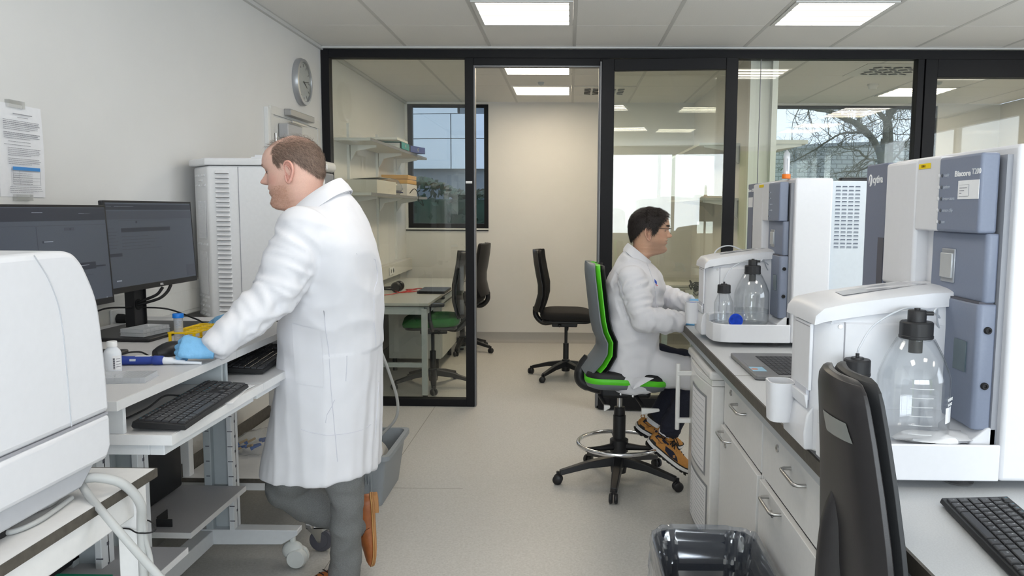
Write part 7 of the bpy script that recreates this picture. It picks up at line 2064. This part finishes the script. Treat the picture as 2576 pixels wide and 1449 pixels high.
# a thick cap of hair, then strands over it
hb2 = B(); na, nz = 80, 50
grid = []
for i in range(nz+1):
    z = .02+(.2358-.02)*i/nz; row = []
    for j in range(na+1):
        a = -pi+2*pi*j/na; p = head_point(z, a, P2); row.append((p, hair2(z, a, p), z, a))
    grid.append(row)
idx = {}
def hv(i, j):
    if (i, j) not in idx:
        p, h, z, a = grid[i][j]; c = Vector((-.012, 0, .13)); d = (p-c).normalized()
        edge = min(grid[max(0, min(nz, i+di))][max(0, min(na, j+dj))][1] for di in (-2, 0, 2) for dj in (-2, 0, 2))
        th = (.0115 if edge > 0 else .0025)+(.003*noise.noise(p*35) if edge else 0)
        if z > .17 and p.x > .02: th += .006*min(1, (z-.17)/.03)
        idx[(i, j)] = len(hb2.v); hb2.v.append(Mh2 @ (p+d*th))
    return idx[(i, j)]
for i in range(nz):
    for j in range(na):
        q = [(i, j), (i, j+1), (i+1, j+1), (i+1, j)]
        if all(grid[a_][c_][1] > 0 for a_, c_ in q): hb2.f.append([hv(*k) for k in q])
cap2 = put('hair', hb2, hm2, p2, smooth=60)
P2['hoff'] = .011
def flow2(p, z, a):
    if p.z > .165: return Vector((.8, 0, -.15)) if p.x > -.03 else Vector((-.6, 0, -.6))
    return Vector((-.35, 0, -.9))
strands(p2, P2, 9000, hair2, flow2, .024, .0011, mat('hair_sheen', (.020, .014, .012), .6, noise_amt=.5, noise_scale=700), .0035, 6, 'hair_strands', .38)
P2['hoff'] = 0.
strands(p2, P2, 620, brow, lambda p, z, a: Vector((-.5, (1 if p.y > 0 else -1)*.8, .15)), .007, .0007, hm2, .001, 22, 'eyebrows', .25)
# glasses
gl_ = mat('glasses_black', (.02, .012, .014), .3)
gs = B()
gf = put('glasses', B().tube([Mh2 @ Vector(q) for q in ((-.018, -.078, .137), (.03, -.079, .138), (.075, -.064, .137), (.092, -.060, .136))], .0016, 6).tube([Mh2 @ Vector(q) for q in ((-.018, .078, .137), (.03, .079, .138), (.075, .064, .137), (.092, .060, .136))], .0016, 6)
   .tube([Mh2 @ Vector(q) for q in ((.092, -.062, .138), (.101, -.04, .140), (.104, -.012, .138), (.107, 0, .137), (.104, .012, .138), (.101, .04, .140), (.092, .062, .138))], .002, 6), gl_, p2)
for sg in (-1, 1):
    pts = [Mh2 @ Vector((.103-.010*((abs(cos(t))) if cos(t)*sg > 0 else 0), sg*.036+.025*cos(t), .124+.015*sin(t))) for t in [2*pi*k/16 for k in range(16)]]
    put('lens', B().add(pts, [list(range(16))]), glassmat('lens_glass', (.96, .97, .97), .08), gf, smooth=0)
# coat
CR2 = [(1535, 968, 1655, 968, .215), (1514, 940, 1668, 940, .225), (1513, 900, 1662, 900, .215), (1514, 850, 1655, 850, .200), (1515, 790, 1660, 790, .200), (1521, 740, 1668, 742, .208), (1531, 703, 1671, 716, .208), (1545, 673, 1664, 698, .180), (1560, 648, 1654, 682, .132), (1573, 634, 1643, 672, .086), (1582, 622, 1633, 664, .060)]
cb = B(); rings = []
for kx_, ky_, fx_, fy_, ry in CR2: rings.append(ring2(at_y(fx_, fy_, SY), at_y(kx_, ky_, SY), ry, 30, .9))
cb.loft(rings)
S_n, E_n, W_n = at_y(1592, 706, 3.975), at_y(1620, 803, 3.93), at_y(1722, 811, 3.92)
S_f, E_f, W_f = at_y(1604, 706, 4.36), at_y(1672, 752, 4.36), at_y(1738, 764, 4.20)
S_n = S_n+Vector((0, .03, 0))
limb(cb, [(S_n, .074), (S_n.lerp(E_n, .5), .074), (E_n, .068), (E_n.lerp(W_n, .55), .066), (W_n, .047)], 18, False)
limb(cb, [(S_f, .082), (E_f, .070), (E_f.lerp(W_f, .5), .062), (W_f, .044)], 16, False)
# skirt of the coat lying over the thighs
for y_, dz in ((4.07, 0), (4.27, .01)):
    limb(cb, [(at_y(1565, 925, y_), .105), (at_y(1640, 925, y_), .098), (at_y(1715, 935, y_), .090), (at_y(1745, 945, y_), .082)], 16)
cb.prism([(.20, .575), (.62, .565), (.66, .60), (.66, .68), (.25, .70)], 'y', 4.03, 4.32)
ARMS2 = [(S_n, E_n, W_n), (S_f, E_f, W_f)]
def fold2(p, n_):
    v = .0035*noise.noise(p*9)
    r_, t, d, rel = arm_fold(p, ARMS2, 1); infl = max(0, min(1, (.11-r_)/.03))
    if infl > 0:
        th = math.atan2(rel.z, rel.y)
        q_ = Vector((t*4.0+.5*sin(th+1), cos(th)*.7, sin(th)*.7+7.))
        v += infl*(.008*ridge(noise.noise(q_*1.25))+.007*noise.noise(q_*2.3)-.004+.003*noise.noise(p*20))
    else:
        v += .014*ridge(noise.noise(Vector((p.x*7+p.z*6, p.y*5, p.z*9-p.x*4))))*.7+.003*noise.noise(p*22)
    return v
coat2 = blob('lab_coat', cb, coat_m, p2, .0085, 9, fold2)
collar(p2, at_y(1581, 612, SY), at_y(1637, 658, SY), .074, .046, .30, coat_m, .034)
flap = B(); rows = []
for j in range(7):
    t = j/6; x0 = 1577+14*t; x1 = 1645-52*t
    rows.append([at_y(x0+(x1-x0)*i/6, 950+29*t+1.5*sin(i*1.3), 3.93-.006*sin(i*1.1+t*2)) for i in range(7)])
back_ = [[q+Vector((0, .003, 0)) for q in r] for r in rows]
flap.loft(rows, cap=False, close=False); flap.loft(back_, cap=False, close=False); put('coat_corner', flap, coat_m, p2)
put('coat_tail', sack(at_y(1512, 948, 4.15), .045, .16, .018, 2.2, 18, 8, .3), coat_m, p2)
seam(coat2, [(1556, 690), (1572, 730), (1578, 790), (1592, 835)], 3.7, .0012, p2)
seam(coat2, [(1640, 655), (1655, 700), (1664, 740), (1668, 790)], 3.7, .0012, p2, 'front_edge')
lgm1 = mat('embroidery_blue', (.03, .08, .40), .8); lgm2 = mat('embroidery_red', (.60, .03, .06), .8)
put('embroidery', drape(coat2, [[(1664+2*i, 716+2.2*i+j*3) for i in range(4)] for j in range(4)], 3.7, .003), lgm1, p2); put('embroidery', drape(coat2, [[(1666+2*i, 729+1.4*i+j*2) for i in range(4)] for j in range(2)], 3.7, .003), lgm2, p2)
hand(p2, 'glove', at_y(1722, 806, 3.92), (1, -.05, -.05), (0, -.55, .8), (0, .8, .5), (.5, .55, .6, .6), s=.92)
hand(p2, 'glove', at_y(1737, 762, 4.19), (1, -.35, -.05), (0, -.6, .8), (0, -.8, -.5), (.5, .55, .6, .6), s=.95)
tb_ = B()
limb(tb_, [(at_y(1640, 915, 4.07), .080), (at_y(1742, 935, 4.08), .074), (at_y(1738, 985, 4.08), .066), (at_y(1715, 1025, 4.08), .060), (at_y(1690, 1066, 4.08), .056), (at_y(1686, 1078, 4.08), .056)], 16)
limb(tb_, [(at_y(1640, 895, 4.27), .080), (at_y(1715, 910, 4.27), .074), (at_y(1700, 975, 4.26), .064), (at_y(1672, 1022, 4.25), .058), (at_y(1658, 1044, 4.25), .056)], 16)
def foldj(p, n_): return .004*noise.noise(p*18)+.006*max(0, ridge((p.z*24+2*noise.noise(p*9)) % 1-.5))*(1 if p.z < .55 else .3)*max(0, noise.noise(p*8)+.5)
blob('trousers', tb_, denim, p2, .008, 3, foldj)
sock_m = mat('sock_white', (.75, .74, .75), .9); 
a0_ = at_y(1672, 1072, 4.08); 
put('sock', B().tube([at_y(1690, 1062, 4.08), at_y(1672, 1094, 4.08)], [.046, .040], 16), sock_m, p2)
so = put('sock', B().tube([at_y(1662, 1036, 4.25), at_y(1640, 1066, 4.25)], [.047, .042], 16), sock_m, p2)
put('sock_band', B().tube([at_y(1650, 1049, 4.25), at_y(1645, 1056, 4.25)], [.0478, .0455], 16), lace_m, so)
hl = at_y(1627, 1112, 4.08); to = at_y(1734, 1186, 4.08)
shoe(p2, frame((hl.x, 4.08, hl.z), (to.x-hl.x, -.02, to.z-hl.z), (.6, -.12, .8)), 'sneaker')
hl = at_y(1598, 1076, 4.25); to = at_y(1705, 1128, 4.25)
shoe(p2, frame((hl.x, 4.25, hl.z), (to.x-hl.x, .03, to.z-hl.z), (.4, -.12, .9)), 'sneaker')
